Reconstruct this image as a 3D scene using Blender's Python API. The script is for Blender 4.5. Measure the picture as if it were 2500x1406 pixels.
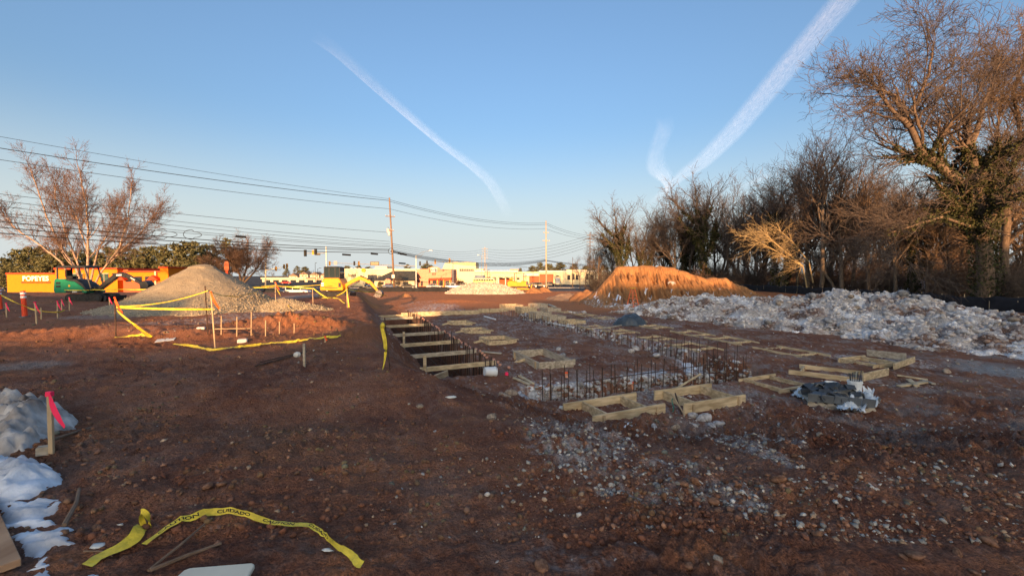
import bpy, bmesh, math, random
import numpy as np
from mathutils import Vector, Matrix, Euler
for o in list(bpy.data.objects): bpy.data.objects.remove(o)
random.seed(7); RNG = np.random.RandomState(11)
scene = bpy.context.scene
COL = scene.collection
R = math.radians
# ------------------------------------------------------------------ camera
CAMZ = 1.9; FPX = 1049.0; PITCH = math.atan(31/1049.0)
cam = bpy.data.cameras.new('camera'); cam.sensor_width = 36; cam.lens = 36*FPX/2500
cam.clip_start = 0.05; cam.clip_end = 40000
camo = bpy.data.objects.new('camera', cam); COL.objects.link(camo)
camo.location = (0, 0, CAMZ); camo.rotation_euler = (math.pi/2-PITCH, 0, 0)
scene.camera = camo
# ------------------------------------------------------------------ sky, sun, exposure
SUN_EL = R(8.0); SUN_AZ = R(0.5)          # light travels towards (sin az, cos az)
world = bpy.data.worlds.new('World'); scene.world = world; world.use_nodes = True
wn = world.node_tree; bgn = wn.nodes['Background']
sky = wn.nodes.new('ShaderNodeTexSky'); sky.sky_type = 'NISHITA'; sky.sun_disc = False
sky.sun_elevation = SUN_EL; sky.sun_rotation = math.pi+SUN_AZ
sky.air_density = 1.0; sky.dust_density = 7.0; sky.ozone_density = 2.6; sky.altitude = 100
# pale evening haze along the whole horizon, the same in every direction
tcw = wn.nodes.new('ShaderNodeTexCoord'); sxw = wn.nodes.new('ShaderNodeSeparateXYZ'); wn.links.new(tcw.outputs['Generated'], sxw.inputs[0])
mrw = wn.nodes.new('ShaderNodeMapRange'); mrw.interpolation_type = 'SMOOTHERSTEP'; mrw.inputs[1].default_value = -.02; mrw.inputs[2].default_value = .36; mrw.inputs[3].default_value = .72; mrw.inputs[4].default_value = 0
wn.links.new(sxw.outputs[2], mrw.inputs[0]); mxw = wn.nodes.new('ShaderNodeMix'); mxw.data_type = 'RGBA'; wn.links.new(mrw.outputs[0], mxw.inputs[0]); wn.links.new(sky.outputs[0], mxw.inputs[6])
mxw.inputs[7].default_value = (2.5, 2.68, 2.68, 1); wn.links.new(mxw.outputs[2], bgn.inputs[0]); bgn.inputs[1].default_value = 0.135
sl = bpy.data.lights.new('sun', 'SUN'); sl.energy = 3.7; sl.angle = R(0.5); sl.color = (1.0, 0.56, 0.26)
so = bpy.data.objects.new('sun', sl); COL.objects.link(so)
so.rotation_euler = Vector((math.sin(SUN_AZ)*math.cos(SUN_EL), math.cos(SUN_AZ)*math.cos(SUN_EL), -math.sin(SUN_EL))).to_track_quat('-Z', 'Y').to_euler()
scene.view_settings.view_transform = 'Standard'; scene.view_settings.look = 'None'
scene.view_settings.gamma = 1; scene.view_settings.use_curve_mapping = False
scene.view_settings.exposure = 1.5
scene.render.engine = 'CYCLES'
scene.render.resolution_x = 1024; scene.render.resolution_y = 575

# ------------------------------------------------------------------ helpers
def ray(px, py):
    x = (px-1250)/FPX; v = (703-py)/FPX
    return np.array([x, math.cos(PITCH)+math.sin(PITCH)*v, -math.sin(PITCH)+math.cos(PITCH)*v])
def atY(px, py, Y):
    d = ray(px, py); t = Y/d[1]
    return Vector((d[0]*t, Y, CAMZ+d[2]*t))
def atZ(px, py, z):
    d = ray(px, py); t = (z-CAMZ)/d[2]
    return Vector((d[0]*t, d[1]*t, z))
def link(o, parent=None):
    COL.objects.link(o)
    if parent: o.parent = parent
    return o
def tag(o, label=None, cat=None, group=None, kind=None):
    if label: o['label'] = label
    if cat: o['category'] = cat
    if group: o['group'] = group
    if kind: o['kind'] = kind
    return o
def thing(name, label, cat, loc=(0, 0, 0), rz=0, group=None):
    o = bpy.data.objects.new(name, None); link(o); o.empty_display_size = .1
    o.location = loc; o.rotation_euler = (0, 0, rz)
    return tag(o, label, cat, group)
def copy_tree(o, parent=None):
    c = o.copy(); COL.objects.link(c); c.parent = parent
    for ch in o.children: copy_tree(ch, c)
    return c
def nmesh(name, V, Fc, mat=None, parent=None, smooth=False, loc=None, attr=None):
    """numpy arrays V (n,3), Fc (m,3) or (m,4) -> object"""
    V = np.asarray(V, dtype=np.float32); Fc = np.asarray(Fc, dtype=np.int32)
    me = bpy.data.meshes.new(name); k = Fc.shape[1]
    me.vertices.add(len(V)); me.vertices.foreach_set('co', V.ravel())
    me.loops.add(Fc.size); me.loops.foreach_set('vertex_index', Fc.ravel())
    me.polygons.add(len(Fc)); me.polygons.foreach_set('loop_start', np.arange(0, Fc.size, k, dtype=np.int32))
    if smooth: me.polygons.foreach_set('use_smooth', np.ones(len(Fc), dtype=bool))
    if attr is not None:
        a = me.color_attributes.new('Col', 'FLOAT_COLOR', 'POINT')
        c = np.ones((len(V), 4), dtype=np.float32); c[:, :3] = attr
        a.data.foreach_set('color', c.ravel())
    me.update(calc_edges=True); me.validate()
    if mat: me.materials.append(mat)
    o = bpy.data.objects.new(name, me); link(o, parent)
    if loc is not None: o.location = loc
    return o
class MB:
    def __init__(s): s.v = []; s.f = []; s.uv = None
    def add(s, vs, fs):
        b = len(s.v); s.v += [tuple(v) for v in vs]; s.f += [tuple(i+b for i in f) for f in fs]; return s
    def box(s, c, d, rz=0, M=None):
        x, y, z = d[0]/2, d[1]/2, d[2]/2
        vs = [Vector(p) for p in ((-x,-y,-z),(x,-y,-z),(x,y,-z),(-x,y,-z),(-x,-y,z),(x,-y,z),(x,y,z),(-x,y,z))]
        if rz: m = Matrix.Rotation(rz, 3, 'Z'); vs = [m@v for v in vs]
        if M is not None: vs = [M@v for v in vs]
        c = Vector(c)
        return s.add([v+c for v in vs], [(0,3,2,1),(4,5,6,7),(0,1,5,4),(1,2,6,5),(2,3,7,6),(3,0,4,7)])
    def bar(s, p0, p1, w, h, up=(0, 0, 1)):
        p0 = Vector(p0); p1 = Vector(p1); d = (p1-p0).normalized(); upv = Vector(up)
        if abs(d.dot(upv)) > .98: upv = Vector((0, 1, 0))
        a = d.cross(upv).normalized()*w/2; b = a.cross(d).normalized()*h/2
        vs = [p+sa*a+sb*b for p in (p0, p1) for sa, sb in ((-1,-1),(1,-1),(1,1),(-1,1))]
        return s.add(vs, [(0,1,2,3),(7,6,5,4),(0,4,5,1),(1,5,6,2),(2,6,7,3),(3,7,4,0)])
    def cyl(s, p0, p1, r0, r1=None, n=8, cap=True):
        r1 = r0 if r1 is None else r1
        p0 = Vector(p0); p1 = Vector(p1); d = (p1-p0).normalized()
        a = d.orthogonal().normalized(); b = d.cross(a)
        vs = []
        for p, r in ((p0, r0), (p1, r1)):
            for i in range(n):
                t = 2*math.pi*i/n; vs.append(p+a*(r*math.cos(t))+b*(r*math.sin(t)))
        fs = [(i, (i+1) % n, n+(i+1) % n, n+i) for i in range(n)]
        if cap: fs += [tuple(range(n-1, -1, -1)), tuple(range(n, 2*n))]
        return s.add(vs, fs)
    def tube(s, pts, r, n=6, closed=False):
        pts = [Vector(p) for p in pts]; rs = r if isinstance(r, (list, tuple)) else [r]*len(pts)
        vs = []; ref = None
        for i, p in enumerate(pts):
            d = (pts[min(i+1, len(pts)-1)]-pts[max(i-1, 0)])
            d = d.normalized() if d.length > 1e-9 else Vector((0, 0, 1))
            if ref is None: ref = d.orthogonal().normalized()
            a = (ref-d*ref.dot(d)); a = a.normalized() if a.length > 1e-6 else d.orthogonal().normalized(); ref = a
            b = d.cross(a)
            for k in range(n):
                t = 2*math.pi*k/n; vs.append(p+a*(rs[i]*math.cos(t))+b*(rs[i]*math.sin(t)))
        fs = []
        for i in range(len(pts)-1):
            for k in range(n): fs.append((i*n+k, i*n+(k+1) % n, (i+1)*n+(k+1) % n, (i+1)*n+k))
        fs += [tuple(range(n-1, -1, -1)), tuple(range((len(pts)-1)*n, len(pts)*n))]
        return s.add(vs, fs)
    def prism(s, poly, y0, y1, axis='Y'):
        """poly of (x,z) extruded along y (axis Y), or (y,z) along x (axis X), or (x,y) along z"""
        n = len(poly)
        def P(a, b, c): return (a, c, b) if axis == 'Y' else ((c, a, b) if axis == 'X' else (a, b, c))
        vs = [P(a, b, y0) for a, b in poly]+[P(a, b, y1) for a, b in poly]
        fs = [tuple(range(n)), tuple(range(2*n-1, n-1, -1))]+[(i, n+i, n+(i+1) % n, (i+1) % n) for i in range(n)]
        return s.add(vs, fs)
    def lathe(s, prof, c=(0, 0, 0), n=16, M=None):
        c = Vector(c); vs = []
        for r, z in prof:
            for i in range(n):
                t = 2*math.pi*i/n; p = Vector((r*math.cos(t), r*math.sin(t), z))
                if M is not None: p = M@p
                vs.append(p+c)
        fs = [(j*n+i, j*n+(i+1) % n, (j+1)*n+(i+1) % n, (j+1)*n+i) for j in range(len(prof)-1) for i in range(n)]
        fs += [tuple(range(n-1, -1, -1)), tuple(range((len(prof)-1)*n, len(prof)*n))]
        return s.add(vs, fs)
    def build(s, name, mat, parent=None, bevel=0, smooth=False, loc=None, fix=True):
        me = bpy.data.meshes.new(name); me.from_pydata(s.v, [], s.f)
        if fix or bevel:
            bm = bmesh.new(); bm.from_mesh(me); bmesh.ops.recalc_face_normals(bm, faces=bm.faces)
            if bevel:
                bmesh.ops.bevel(bm, geom=[e for e in bm.edges if len(e.link_faces) == 2 and e.calc_face_angle(0) > .5], offset=bevel, segments=1, affect='EDGES', clamp_overlap=True)
            bm.to_mesh(me); bm.free()
        if smooth:
            for p in me.polygons: p.use_smooth = True
        me.update()
        if mat: me.materials.append(mat)
        o = bpy.data.objects.new(name, me); link(o, parent)
        if loc is not None: o.location = loc
        return o

# ------------------------------------------------------------------ materials
MAT = {}
def srgb(r, g, b):
    f = lambda c: (c/255/12.92) if c/255 <= .04045 else ((c/255+.055)/1.055)**2.4
    return (f(r), f(g), f(b))
def mat(name, col, rough=.8, var=.25, scale=6., bump=0., bscale=40., metal=0., spec=.3, hue=None, stretch=None):
    """base colour varied by two noises, optional second colour, optional bump"""
    m = bpy.data.materials.new(name); m.use_nodes = True; nt = m.node_tree; N = nt.nodes; L = nt.links
    b = N['Principled BSDF']; b.inputs['Roughness'].default_value = rough; b.inputs['Metallic'].default_value = metal
    b.inputs['Specular IOR Level'].default_value = spec
    tc = N.new('ShaderNodeTexCoord'); src = tc.outputs['Object']
    if stretch:
        mp = N.new('ShaderNodeMapping'); mp.inputs['Scale'].default_value = stretch; L.new(src, mp.inputs[0]); src = mp.outputs[0]
    n1 = N.new('ShaderNodeTexNoise'); n1.inputs['Scale'].default_value = scale; n1.inputs['Detail'].default_value = 6; L.new(src, n1.inputs[0])
    rmp = N.new('ShaderNodeValToRGB'); c = np.array(col)
    lo = c*(1-var); hi = np.minimum(c*(1+var), .95) if hue is None else np.array(hue)
    rmp.color_ramp.elements[0].position = .32; rmp.color_ramp.elements[1].position = .68
    rmp.color_ramp.elements[0].color = (*lo, 1); rmp.color_ramp.elements[1].color = (*hi, 1)
    L.new(n1.outputs[0], rmp.inputs[0]); L.new(rmp.outputs[0], b.inputs['Base Color'])
    if bump:
        n2 = N.new('ShaderNodeTexNoise'); n2.inputs['Scale'].default_value = bscale; n2.inputs['Detail'].default_value = 5; L.new(src, n2.inputs[0])
        bp = N.new('ShaderNodeBump'); bp.inputs['Strength'].default_value = min(1, bump); bp.inputs['Distance'].default_value = .02*max(1, bump)
        L.new(n2.outputs[0], bp.inputs['Height']); L.new(bp.outputs[0], b.inputs['Normal'])
    MAT[name] = m; return m
def vcmat(name, rough=.92, bump=.6, bscale=30., bdist=.02, var=.35, nscale=25., spec=.15):
    """material on the vertex colour 'Col' with fine noise and bump"""
    m = bpy.data.materials.new(name); m.use_nodes = True; nt = m.node_tree; N = nt.nodes; L = nt.links
    b = N['Principled BSDF']; b.inputs['Roughness'].default_value = rough; b.inputs['Specular IOR Level'].default_value = spec
    at = N.new('ShaderNodeAttribute'); at.attribute_name = 'Col'
    tc = N.new('ShaderNodeTexCoord')
    n1 = N.new('ShaderNodeTexNoise'); n1.inputs['Scale'].default_value = nscale; n1.inputs['Detail'].default_value = 8; n1.inputs['Roughness'].default_value = .65
    L.new(tc.outputs['Object'], n1.inputs[0])
    mr = N.new('ShaderNodeMapRange'); mr.inputs[1].default_value = .3; mr.inputs[2].default_value = .7; mr.inputs[3].default_value = 1-var; mr.inputs[4].default_value = 1+var
    L.new(n1.outputs[0], mr.inputs[0])
    mx = N.new('ShaderNodeMix'); mx.data_type = 'RGBA'; mx.blend_type = 'MULTIPLY'; mx.inputs[0].default_value = 1
    L.new(at.outputs['Color'], mx.inputs[6]); L.new(mr.outputs[0], mx.inputs[7]); L.new(mx.outputs[2], b.inputs['Base Color'])
    if bump:
        n2 = N.new('ShaderNodeTexNoise'); n2.inputs['Scale'].default_value = bscale; n2.inputs['Detail'].default_value = 8; n2.inputs['Roughness'].default_value = .6
        L.new(tc.outputs['Object'], n2.inputs[0])
        bp = N.new('ShaderNodeBump'); bp.inputs['Strength'].default_value = bump; bp.inputs['Distance'].default_value = bdist
        L.new(n2.outputs[0], bp.inputs['Height']); L.new(bp.outputs[0], b.inputs['Normal'])
    MAT[name] = m; return m
def glassmat(name, col=(.02, .03, .04), rough=.08):
    m = bpy.data.materials.new(name); m.use_nodes = True; b = m.node_tree.nodes['Principled BSDF']
    N = m.node_tree.nodes; L = m.node_tree.links
    n1 = N.new('ShaderNodeTexNoise'); n1.inputs['Scale'].default_value = 3
    mr = N.new('ShaderNodeMapRange'); mr.inputs[3].default_value = rough*.6; mr.inputs[4].default_value = rough*1.6
    L.new(n1.outputs[0], mr.inputs[0]); L.new(mr.outputs[0], b.inputs['Roughness'])
    b.inputs['Base Color'].default_value = (*col, 1); b.inputs['Specular IOR Level'].default_value = .6
    MAT[name] = m; return m

# ------------------------------------------------------------------ numpy noise
_perm = np.random.RandomState(3).permutation(256).astype(np.int64); _perm = np.concatenate([_perm, _perm, _perm])
_ga = np.linspace(0, 2*np.pi, 256, endpoint=False); _gx = np.cos(_ga); _gy = np.sin(_ga)
def pn(x, y, seed=0):
    xi = np.floor(x).astype(np.int64); yi = np.floor(y).astype(np.int64); xf = x-xi; yf = y-yi
    def g(ix, iy, dx, dy):
        h = _perm[(_perm[(ix+seed*37) & 255]+iy) & 255]; return _gx[h]*dx+_gy[h]*dy
    u = xf*xf*xf*(xf*(xf*6-15)+10); v = yf*yf*yf*(yf*(yf*6-15)+10)
    a = g(xi, yi, xf, yf); b = g(xi+1, yi, xf-1, yf); c = g(xi, yi+1, xf, yf-1); d = g(xi+1, yi+1, xf-1, yf-1)
    return (a+(b-a)*u+(c+(d-c)*u-(a+(b-a)*u))*v)*1.5
def fbm(x, y, oct=4, seed=0, gain=.5):
    s = 0; a = 1; t = 0
    for i in range(oct): s = s+a*pn(x*2**i+i*17.3, y*2**i-i*9.1, seed+i); t += a; a *= gain
    return s/t
def ss(a, b, x):
    t = np.clip((x-a)/(b-a), 0, 1); return t*t*(3-2*t)
# ------------------------------------------------------------------ terrain
CU, SU = .934, .357
def UW(x, y): return CU*x+SU*y, -SU*x+CU*y
def XY(u, w): return CU*u-SU*w, SU*u+CU*w
GRID_A = math.atan2(SU, CU)              # building grid: u axis angle
PADZ = -1.1
def rectm(u, w, u0, u1, w0, w1, e):
    return ss(u0-e, u0+e, u)*(1-ss(u1-e, u1+e, u))*ss(w0-e, w0+e, w)*(1-ss(w1-e, w1+e, w))
def gauss(x, y, cx, cy, rx, ry, a=0):
    c, s = math.cos(a), math.sin(a); dx = x-cx; dy = y-cy
    X = (c*dx+s*dy)/rx; Y = (-s*dx+c*dy)/ry
    return np.exp(-(X*X+Y*Y))
def padmask(x, y):
    u, w = UW(x, y)
    wob = .35*pn(x*.45, y*.45, 5)
    yf = 8.3+np.maximum(0, 2.2-x)*.85
    dl = u-2.15+wob*.6; df = (y-yf)+wob
    d = np.minimum(dl/1.5, df/(2.8+2.0*ss(-4, 0, x)))       # normalised slope widths
    return ss(-1, .1, d)
def base_h(x, y):
    x = np.asarray(x, float); y = np.asarray(y, float)
    u, w = UW(x, y); pm = padmask(x, y)
    z = PADZ*pm
    z = z+.35*pm*ss(26, 38, x)*(1-ss(60, 90, y))+pm*.3*ss(34, 70, y)
    k = ss(46+26*pm, 80+6*pm, y); z = z+(-2.2-z)*k
    z = z+(-.9-z)*ss(36, 44, x)*(1-ss(95, 120, y))*ss(-20, 5, y)
    z = z+4.2*ss(46, 82, x)*(1-ss(95, 130, y))
    # spoil humps on the plateau
    z = z+.52*gauss(x, y, -7.6, 15.0, 2.0, .9, .1)+.22*gauss(x, y, -9.6, 12.6, 2.4, .7)+.16*gauss(x, y, -5.0, 12.6, 1.2, .8)+.30*gauss(x, y, -12.5, 13.4, 4.0, .9, .12)
    z = z+1.15*gauss(x, y, -40.5, 30.5, 6.3, 1.5, -.03)+.25*gauss(x, y, -39, 24, 5, 1.3)+.2*gauss(x, y, -22.5, 31, 2.0, 1.0)
    z = z+.28*gauss(x, y, 2.7, 8.0, .75, .4, .3)+.16*gauss(x, y, 5.3, 8.0, 1.3, .45, .2)+.10*gauss(x, y, .5, 9.1, .8, .4, -.5)
    z = z+.30*gauss(x, y, -4.4, 13.3, .7, 1.2)+.35*gauss(x, y, -12.6, 32.5, 1.8, 1.2)+.3*gauss(x, y, -6.2, 47, 3, 1.2)
    z = z-.22*gauss(x, y, -3, 6.2, 3.5, .8, .12)
    # foundation trenches
    e = .14
    jit = .12*pn(x*1.7, y*1.7, 9)
    t1 = rectm(u+jit, w, 2.3, 4.25, 12.5, 33.6, e)
    t2 = rectm(u, w+jit*1.6, 4.2, 11.2, 9.25, 10.35, e)
    t3 = rectm(u+jit*1.6, w, 11.2, 12.55, 9.6, 33, e*1.3)
    t4 = rectm(u, w+jit, 4.2, 11.3, 32.6, 33.6, e)
    z = z-1.25*t1-.62*np.maximum(t2, 0)*(1-t1)-.75*t3*(1-.55*ss(16, 30, w))*(1-t1)-.35*t4*(1-t1)
    z = z-.25*gauss(x, y, *XY(11.0, 10.8), 1.6, 1.0, GRID_A)
    return z
def detail_h(x, y):
    r = np.hypot(x, y); pm = padmask(x, y)
    smooth = ss(36, 46, y)*pm
    amp = (1-.45*smooth)*(1-.8*ss(70, 90, y))
    near = 1-ss(25, 60, r)
    z = amp*(.09*fbm(x*.35, y*.35, 3, 21)+.05*fbm(x*1.1+3, y*1.1, 3, 31)*(.5+.5*pm+.3*ss(6.5, 9, y)))
    clod = np.abs(pn(x*2.6, y*2.6, 41)); clod2 = np.abs(pn(x*6.5+2, y*6.5, 43)); cl3 = pn(x*15, y*15, 44); cl4 = pn(x*34, y*34, 45)
    rough = np.clip(.25+1.1*fbm(x*.5, y*.5, 2, 47)+.55*ss(-.5, 3.0, x-.25*y+1.2)*ss(5.2, 8, y)*(1-ss(9.5, 11, y))+.35*ss(-1, 3, x)*(1-ss(5, 9, y))+1.1*np.clip(4*pm*(1-pm), 0, 1)*(y < 16)+.9*gauss(x, y, -7.6, 15.0, 3.0, 1.6)+.5*gauss(x, y, -9.6, 12.2, 4, 1.2), .38, 1.5)
    z = z+amp*near*rough*(.12*(clod-.25)+.085*(clod2-.2)+.040*np.abs(cl3)+.024*cl4)
    # wheel and track ruts, running roughly along the bank
    q = x*.22-y+.25*pn(x*.25, y*.25, 61)
    ruts = np.abs(pn(q*1.6, x*.12, 62)); fine = pn(q*7, x*1.1, 63)
    left = (1-ss(0, 4, x))*(1-ss(12, 18, y))
    z = z+left*(.045*(ruts-.25)*(.6+fbm(x*.4,y*.4,2,65))+.014*fine)+near*.020*pn(q*9, x*2.4, 64)
    return z
def H(x, y): return base_h(x, y)+detail_h(x, y)
def hz(x, y): return float(H(np.array([x]), np.array([y]))[0])
def G(px, py, it=14):
    """pixel -> point on the ground sheet"""
    p = atZ(px, py, -.5) if py > 690 else atY(px, py, 90)
    d = ray(px, py); o = np.array([0, 0, CAMZ])
    ts = np.geomspace(1.2, 400, 900); P = o+ts[:, None]*d[None]
    z = base_h(P[:, 0], P[:, 1]); i = np.argmax(P[:, 2] < z)
    if P[i, 2] >= z[i]: i = len(ts)-1
    lo, hi = ts[max(i-1, 0)], ts[i]
    for _ in range(it):
        m = (lo+hi)/2; q = o+m*d
        if q[2] < float(base_h(np.array([q[0]]), np.array([q[1]]))[0]): hi = m
        else: lo = m
    q = o+hi*d
    return Vector((q[0], q[1], hz(q[0], q[1])))

DARK = np.array([.160, .064, .039]); MID = np.array([.315, .145, .085]); CLAY = np.array([.46, .180, .072]); LOAM = np.array([.20, .098, .055])
STONE = np.array([.42, .40, .385]); PALE = np.array([.56, .52, .50]); GREY = np.array([.34, .35, .34]); ASPH = np.array([.06, .06, .062]); SNOW = np.array([.80, .83, .88]); LITTER = np.array([.075, .055, .035]); LAWN = np.array([.10, .085, .04])
# patches of crushed stone on the ground: pixel centre, pixel half sizes, strength, colour kind
PATCH = [(1400, 1062, 120, 20, .9, 0), (1470, 1082, 90, 16, .8, 0), (1370, 1050, 60, 18, .5, 0), (1780, 1085, 34, 22, 1., 0), (1840, 1078, 60, 9, .8, 0), (1560, 1150, 200, 26, .55, 0), (1640, 1140, 70, 14, .8, 0),
 (1500, 1195, 60, 14, .9, 0), (1740, 1200, 170, 30, .6, 0), (1820, 1235, 60, 14, .9, 0), (1600, 1215, 60, 12, .7, 0), (1400, 1150, 130, 50, .35, 0), (1330, 1350, 60, 40, .5, 0), (1420, 1370, 90, 30, .5, 0), (1560, 1345, 80, 20, .35, 0), (2030, 1200, 120, 20, .4, 0), (2150, 1180, 80, 14, .35, 0),
 (2140, 1300, 120, 40, .3, 0), (2300, 1330, 120, 40, .25, 0), (1960, 1290, 120, 25, .3, 0), (1250, 1180, 120, 30, .25, 0), (1120, 1130, 140, 40, .15, 0),
 (1450, 955, 120, 24, .6, 1), (1330, 970, 70, 18, .9, 1), (1580, 925, 60, 18, 1., 1), (1690, 900, 36, 16, 1., 1), (1500, 870, 60, 26, .3, 1), (1300, 905, 60, 25, .45, 1), (1600, 965, 200, 24, .55, 1), (1750, 955, 120, 22, .5, 1),
 (1300, 790, 200, 26, .45, 1), (1250, 770, 150, 14, .5, 1), (1200, 812, 100, 20, .35, 1), (1420, 815, 90, 12, .6, 1), (1480, 780, 60, 8, .9, 1), (1060, 752, 60, 12, .9, 1), (1020, 742, 40, 8, .5, 1), (1850, 800, 60, 6, .5, 1), (1630, 795, 30, 5, .9, 1), (1820, 870, 60, 12, .4, 1), (2080, 875, 45, 13, 1.0, 1), (2220, 885, 55, 13, 1.0, 1),
 (2100, 925, 50, 9, .9, 1), (2230, 945, 90, 10, .5, 1), (1700, 835, 30, 8, .4, 1), (1720, 1030, 45, 16, .5, 1), (2440, 905, 80, 22, .9, 2), (2400, 890, 60, 10, .6, 2), (620, 770, 90, 10, .9, 3), (480, 790, 160, 12, .7, 3), (380, 808, 80, 8, .4, 3), (240, 775, 90, 5, .5, 2), (60, 895, 90, 12, .5, 2), (760, 722, 50, 7, .6, 2),
 (960, 830, 40, 20, .1, 1), (1080, 760, 60, 10, .7, 1), (1350, 850, 40, 20, .3, 1)]
def patch_list():
    L = []
    for px, py, rx, ry, s, k in PATCH:
        c = G(px, py); a = G(px, py-ry); b = G(px, py+ry)
        L.append((c.x, c.y, max(.15, rx*c.y/FPX), max(.12, abs(a.y-b.y)/2), s, k))
    return L
PL = patch_list()
def patch_mask(x, y, kinds):
    m = np.zeros_like(x)
    for cx, cy, rx, ry, s, k in PL:
        if k in kinds:
            d = ((x-cx)/rx)**2+((y-cy)/ry)**2
            m = np.maximum(m, s*(1-ss(.25, 1.9, d)))
    return m
def ground_col(x, y, z):
    pm = padmask(x, y); u, w = UW(x, y)
    n = fbm(x*.55, y*.55, 4, 71); n2 = fbm(x*2.3, y*2.3, 4, 72); n3 = pn(x*9, y*9, 73); n4 = pn(x*23, y*23, 74)
    f = np.clip(.42+.75*n+.35*n2+.15*n3, 0, 1)[:, None]
    c = DARK+(MID-DARK)*f
    lo = ss(.1, .5, fbm(x*.3+5, y*.3, 3, 75))[:, None]*.6; c = c+(LOAM-c)*lo
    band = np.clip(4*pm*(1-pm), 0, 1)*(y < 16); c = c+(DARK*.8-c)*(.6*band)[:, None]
    gy = ss(-.05, .4, fbm(x*.8+11, y*.8, 4, 79)+.25*n3+.2*n4)*(.2+.55*pm*(1-ss(30, 36, y))); c = c+(np.array([.30, .235, .20])-c)*gy[:, None]
    # warmer clay: far graded ground, spoil humps on the plateau
    clay = .9*pm*ss(31, 38, y)
    clay = np.maximum(clay, .55*(1-pm)*ss(9.5, 12.5, y)*(1-ss(30, 45, y))*(.55+.6*n2)*(1-ss(-22, -14, -x-.0)*0))
    clay = np.maximum(clay, .8*gauss(x, y, -7.3, 14.7, 2.4, 1.2, .1))
    clay = np.maximum(clay, .35*ss(.05, .45, n2)*(1-ss(20, 30, np.hypot(x, y))))
    clay = np.clip(clay, 0, 1)*(1-.75*ss(18, 26, -x)*(1-pm))
    c = c+(CLAY-c)*clay[:, None]
    # stones: grainy thresholded noise inside the patches
    grain = np.clip(.5+.9*n3+.7*n4+.4*n2, 0, 1.4)
    for kinds, colr in (((0,), STONE), ((1,), PALE), ((2,), GREY), ((3,), STONE*.85)):
        m = patch_mask(x, y, kinds); t = np.clip(m*1.15*grain-.12, 0, 1)*np.clip(m*1.5, 0, 1) if kinds != (2,) else np.clip(m*(.9+.4*n3), 0, 1)
        c = c+(colr-c)*(.85*t)[:, None]
    spk = ss(.42, .62, n4)*ss(-.1, .5, n2+pm*.25)*(.25+.3*pm)*(1-ss(25, 40, y)); c = c+(PALE*.8-c)*spk[:, None]
    # white rock exposed on the far walls of the front trenches
    wr = np.maximum(rectm(u, w, 4.6, 6.3, 9.9, 10.7, .15)*.8, np.maximum(rectm(u, w, 7.9, 9.6, 9.8, 10.8, .2), rectm(u, w, 10.9, 12.3, 10.6, 12.2, .25)))
    nz = fbm(x*2.2+z*3.1, y*2.2-z*4.7+z*x*.3, 3, 83); nz2 = pn(x*6+z*13, y*6+z*17, 84)
    wr = np.maximum(wr, rectm(u, w, 11.6, 13.0, 13, 31, .3)*.75)*ss(-.25, .3, nz+.35*nz2)
    c = c+(np.array([.62, .64, .68])-c)*np.clip(wr*(.75+.5*nz2), 0, 1)[:, None]
    # trench floor: darker towards the bottom
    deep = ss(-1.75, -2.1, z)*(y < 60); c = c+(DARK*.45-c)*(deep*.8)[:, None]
    # beyond the fence: lawn strip, asphalt; leaf litter and snow in the wood
    far = ss(74, 80, y+.0*x); c = c+(LAWN-c)*far[:, None]
    c = c+(ASPH-c)*ss(86, 88, y)[:, None]
    wd = ss(37, 39, x)*(1-ss(100, 130, y)); c = c+(LITTER-c)*wd[:, None]
    sn = ss(.02, .18, fbm(x*.12, y*.12, 3, 77))*ss(46, 52, x)*(1-ss(110, 130, y)); c = c+(SNOW-c)*np.clip(sn, 0, 1)[:, None]
    ws = ss(29, 31, x)*(1-ss(36, 37.5, x))*ss(.0, .2, fbm(x*.5, y*.3, 3, 78))*ss(12, 20, y)*(1-ss(34, 44, y)); c = c+(SNOW-c)*ws[:, None]
    return np.clip(c, .01, .9)
def make_ground():
    cx, cy = 0., -1.5
    dens = np.linspace(-R(57), R(57), 720); rest = np.linspace(R(57), 2*math.pi-R(57), 64)[1:-1]
    th = np.concatenate([dens, rest]); nt = len(th)
    rr = np.geomspace(1.6, 2500, 60000)
    rho = .72*1.9*430/rr**2+52/rr+55/rr*((rr > 8)*(rr < 48))
    cum = np.concatenate([[0], np.cumsum((rho[1:]+rho[:-1])/2*np.diff(rr))])
    nr = int(cum[-1]); rows = np.interp(np.linspace(0, cum[-1], nr), cum, rr)
    rows = np.concatenate([[.25, .5, .8, 1.1, 1.35], rows]); nr = len(rows)
    X = cx+rows[:, None]*np.sin(th)[None]; Y = cy+rows[:, None]*np.cos(th)[None]
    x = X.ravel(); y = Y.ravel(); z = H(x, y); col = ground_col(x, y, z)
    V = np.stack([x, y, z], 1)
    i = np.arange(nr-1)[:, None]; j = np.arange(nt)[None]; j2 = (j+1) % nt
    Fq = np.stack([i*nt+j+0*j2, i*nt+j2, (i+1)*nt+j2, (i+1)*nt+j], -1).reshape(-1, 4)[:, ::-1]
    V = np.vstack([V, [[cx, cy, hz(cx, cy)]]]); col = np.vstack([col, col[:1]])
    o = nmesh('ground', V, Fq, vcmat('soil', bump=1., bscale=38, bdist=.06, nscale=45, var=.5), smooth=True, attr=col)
    tag(o, 'churned red-brown mud of the building site', None, kind='structure')
    print('ground verts', len(V))
    return o
ground = make_ground()
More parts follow.
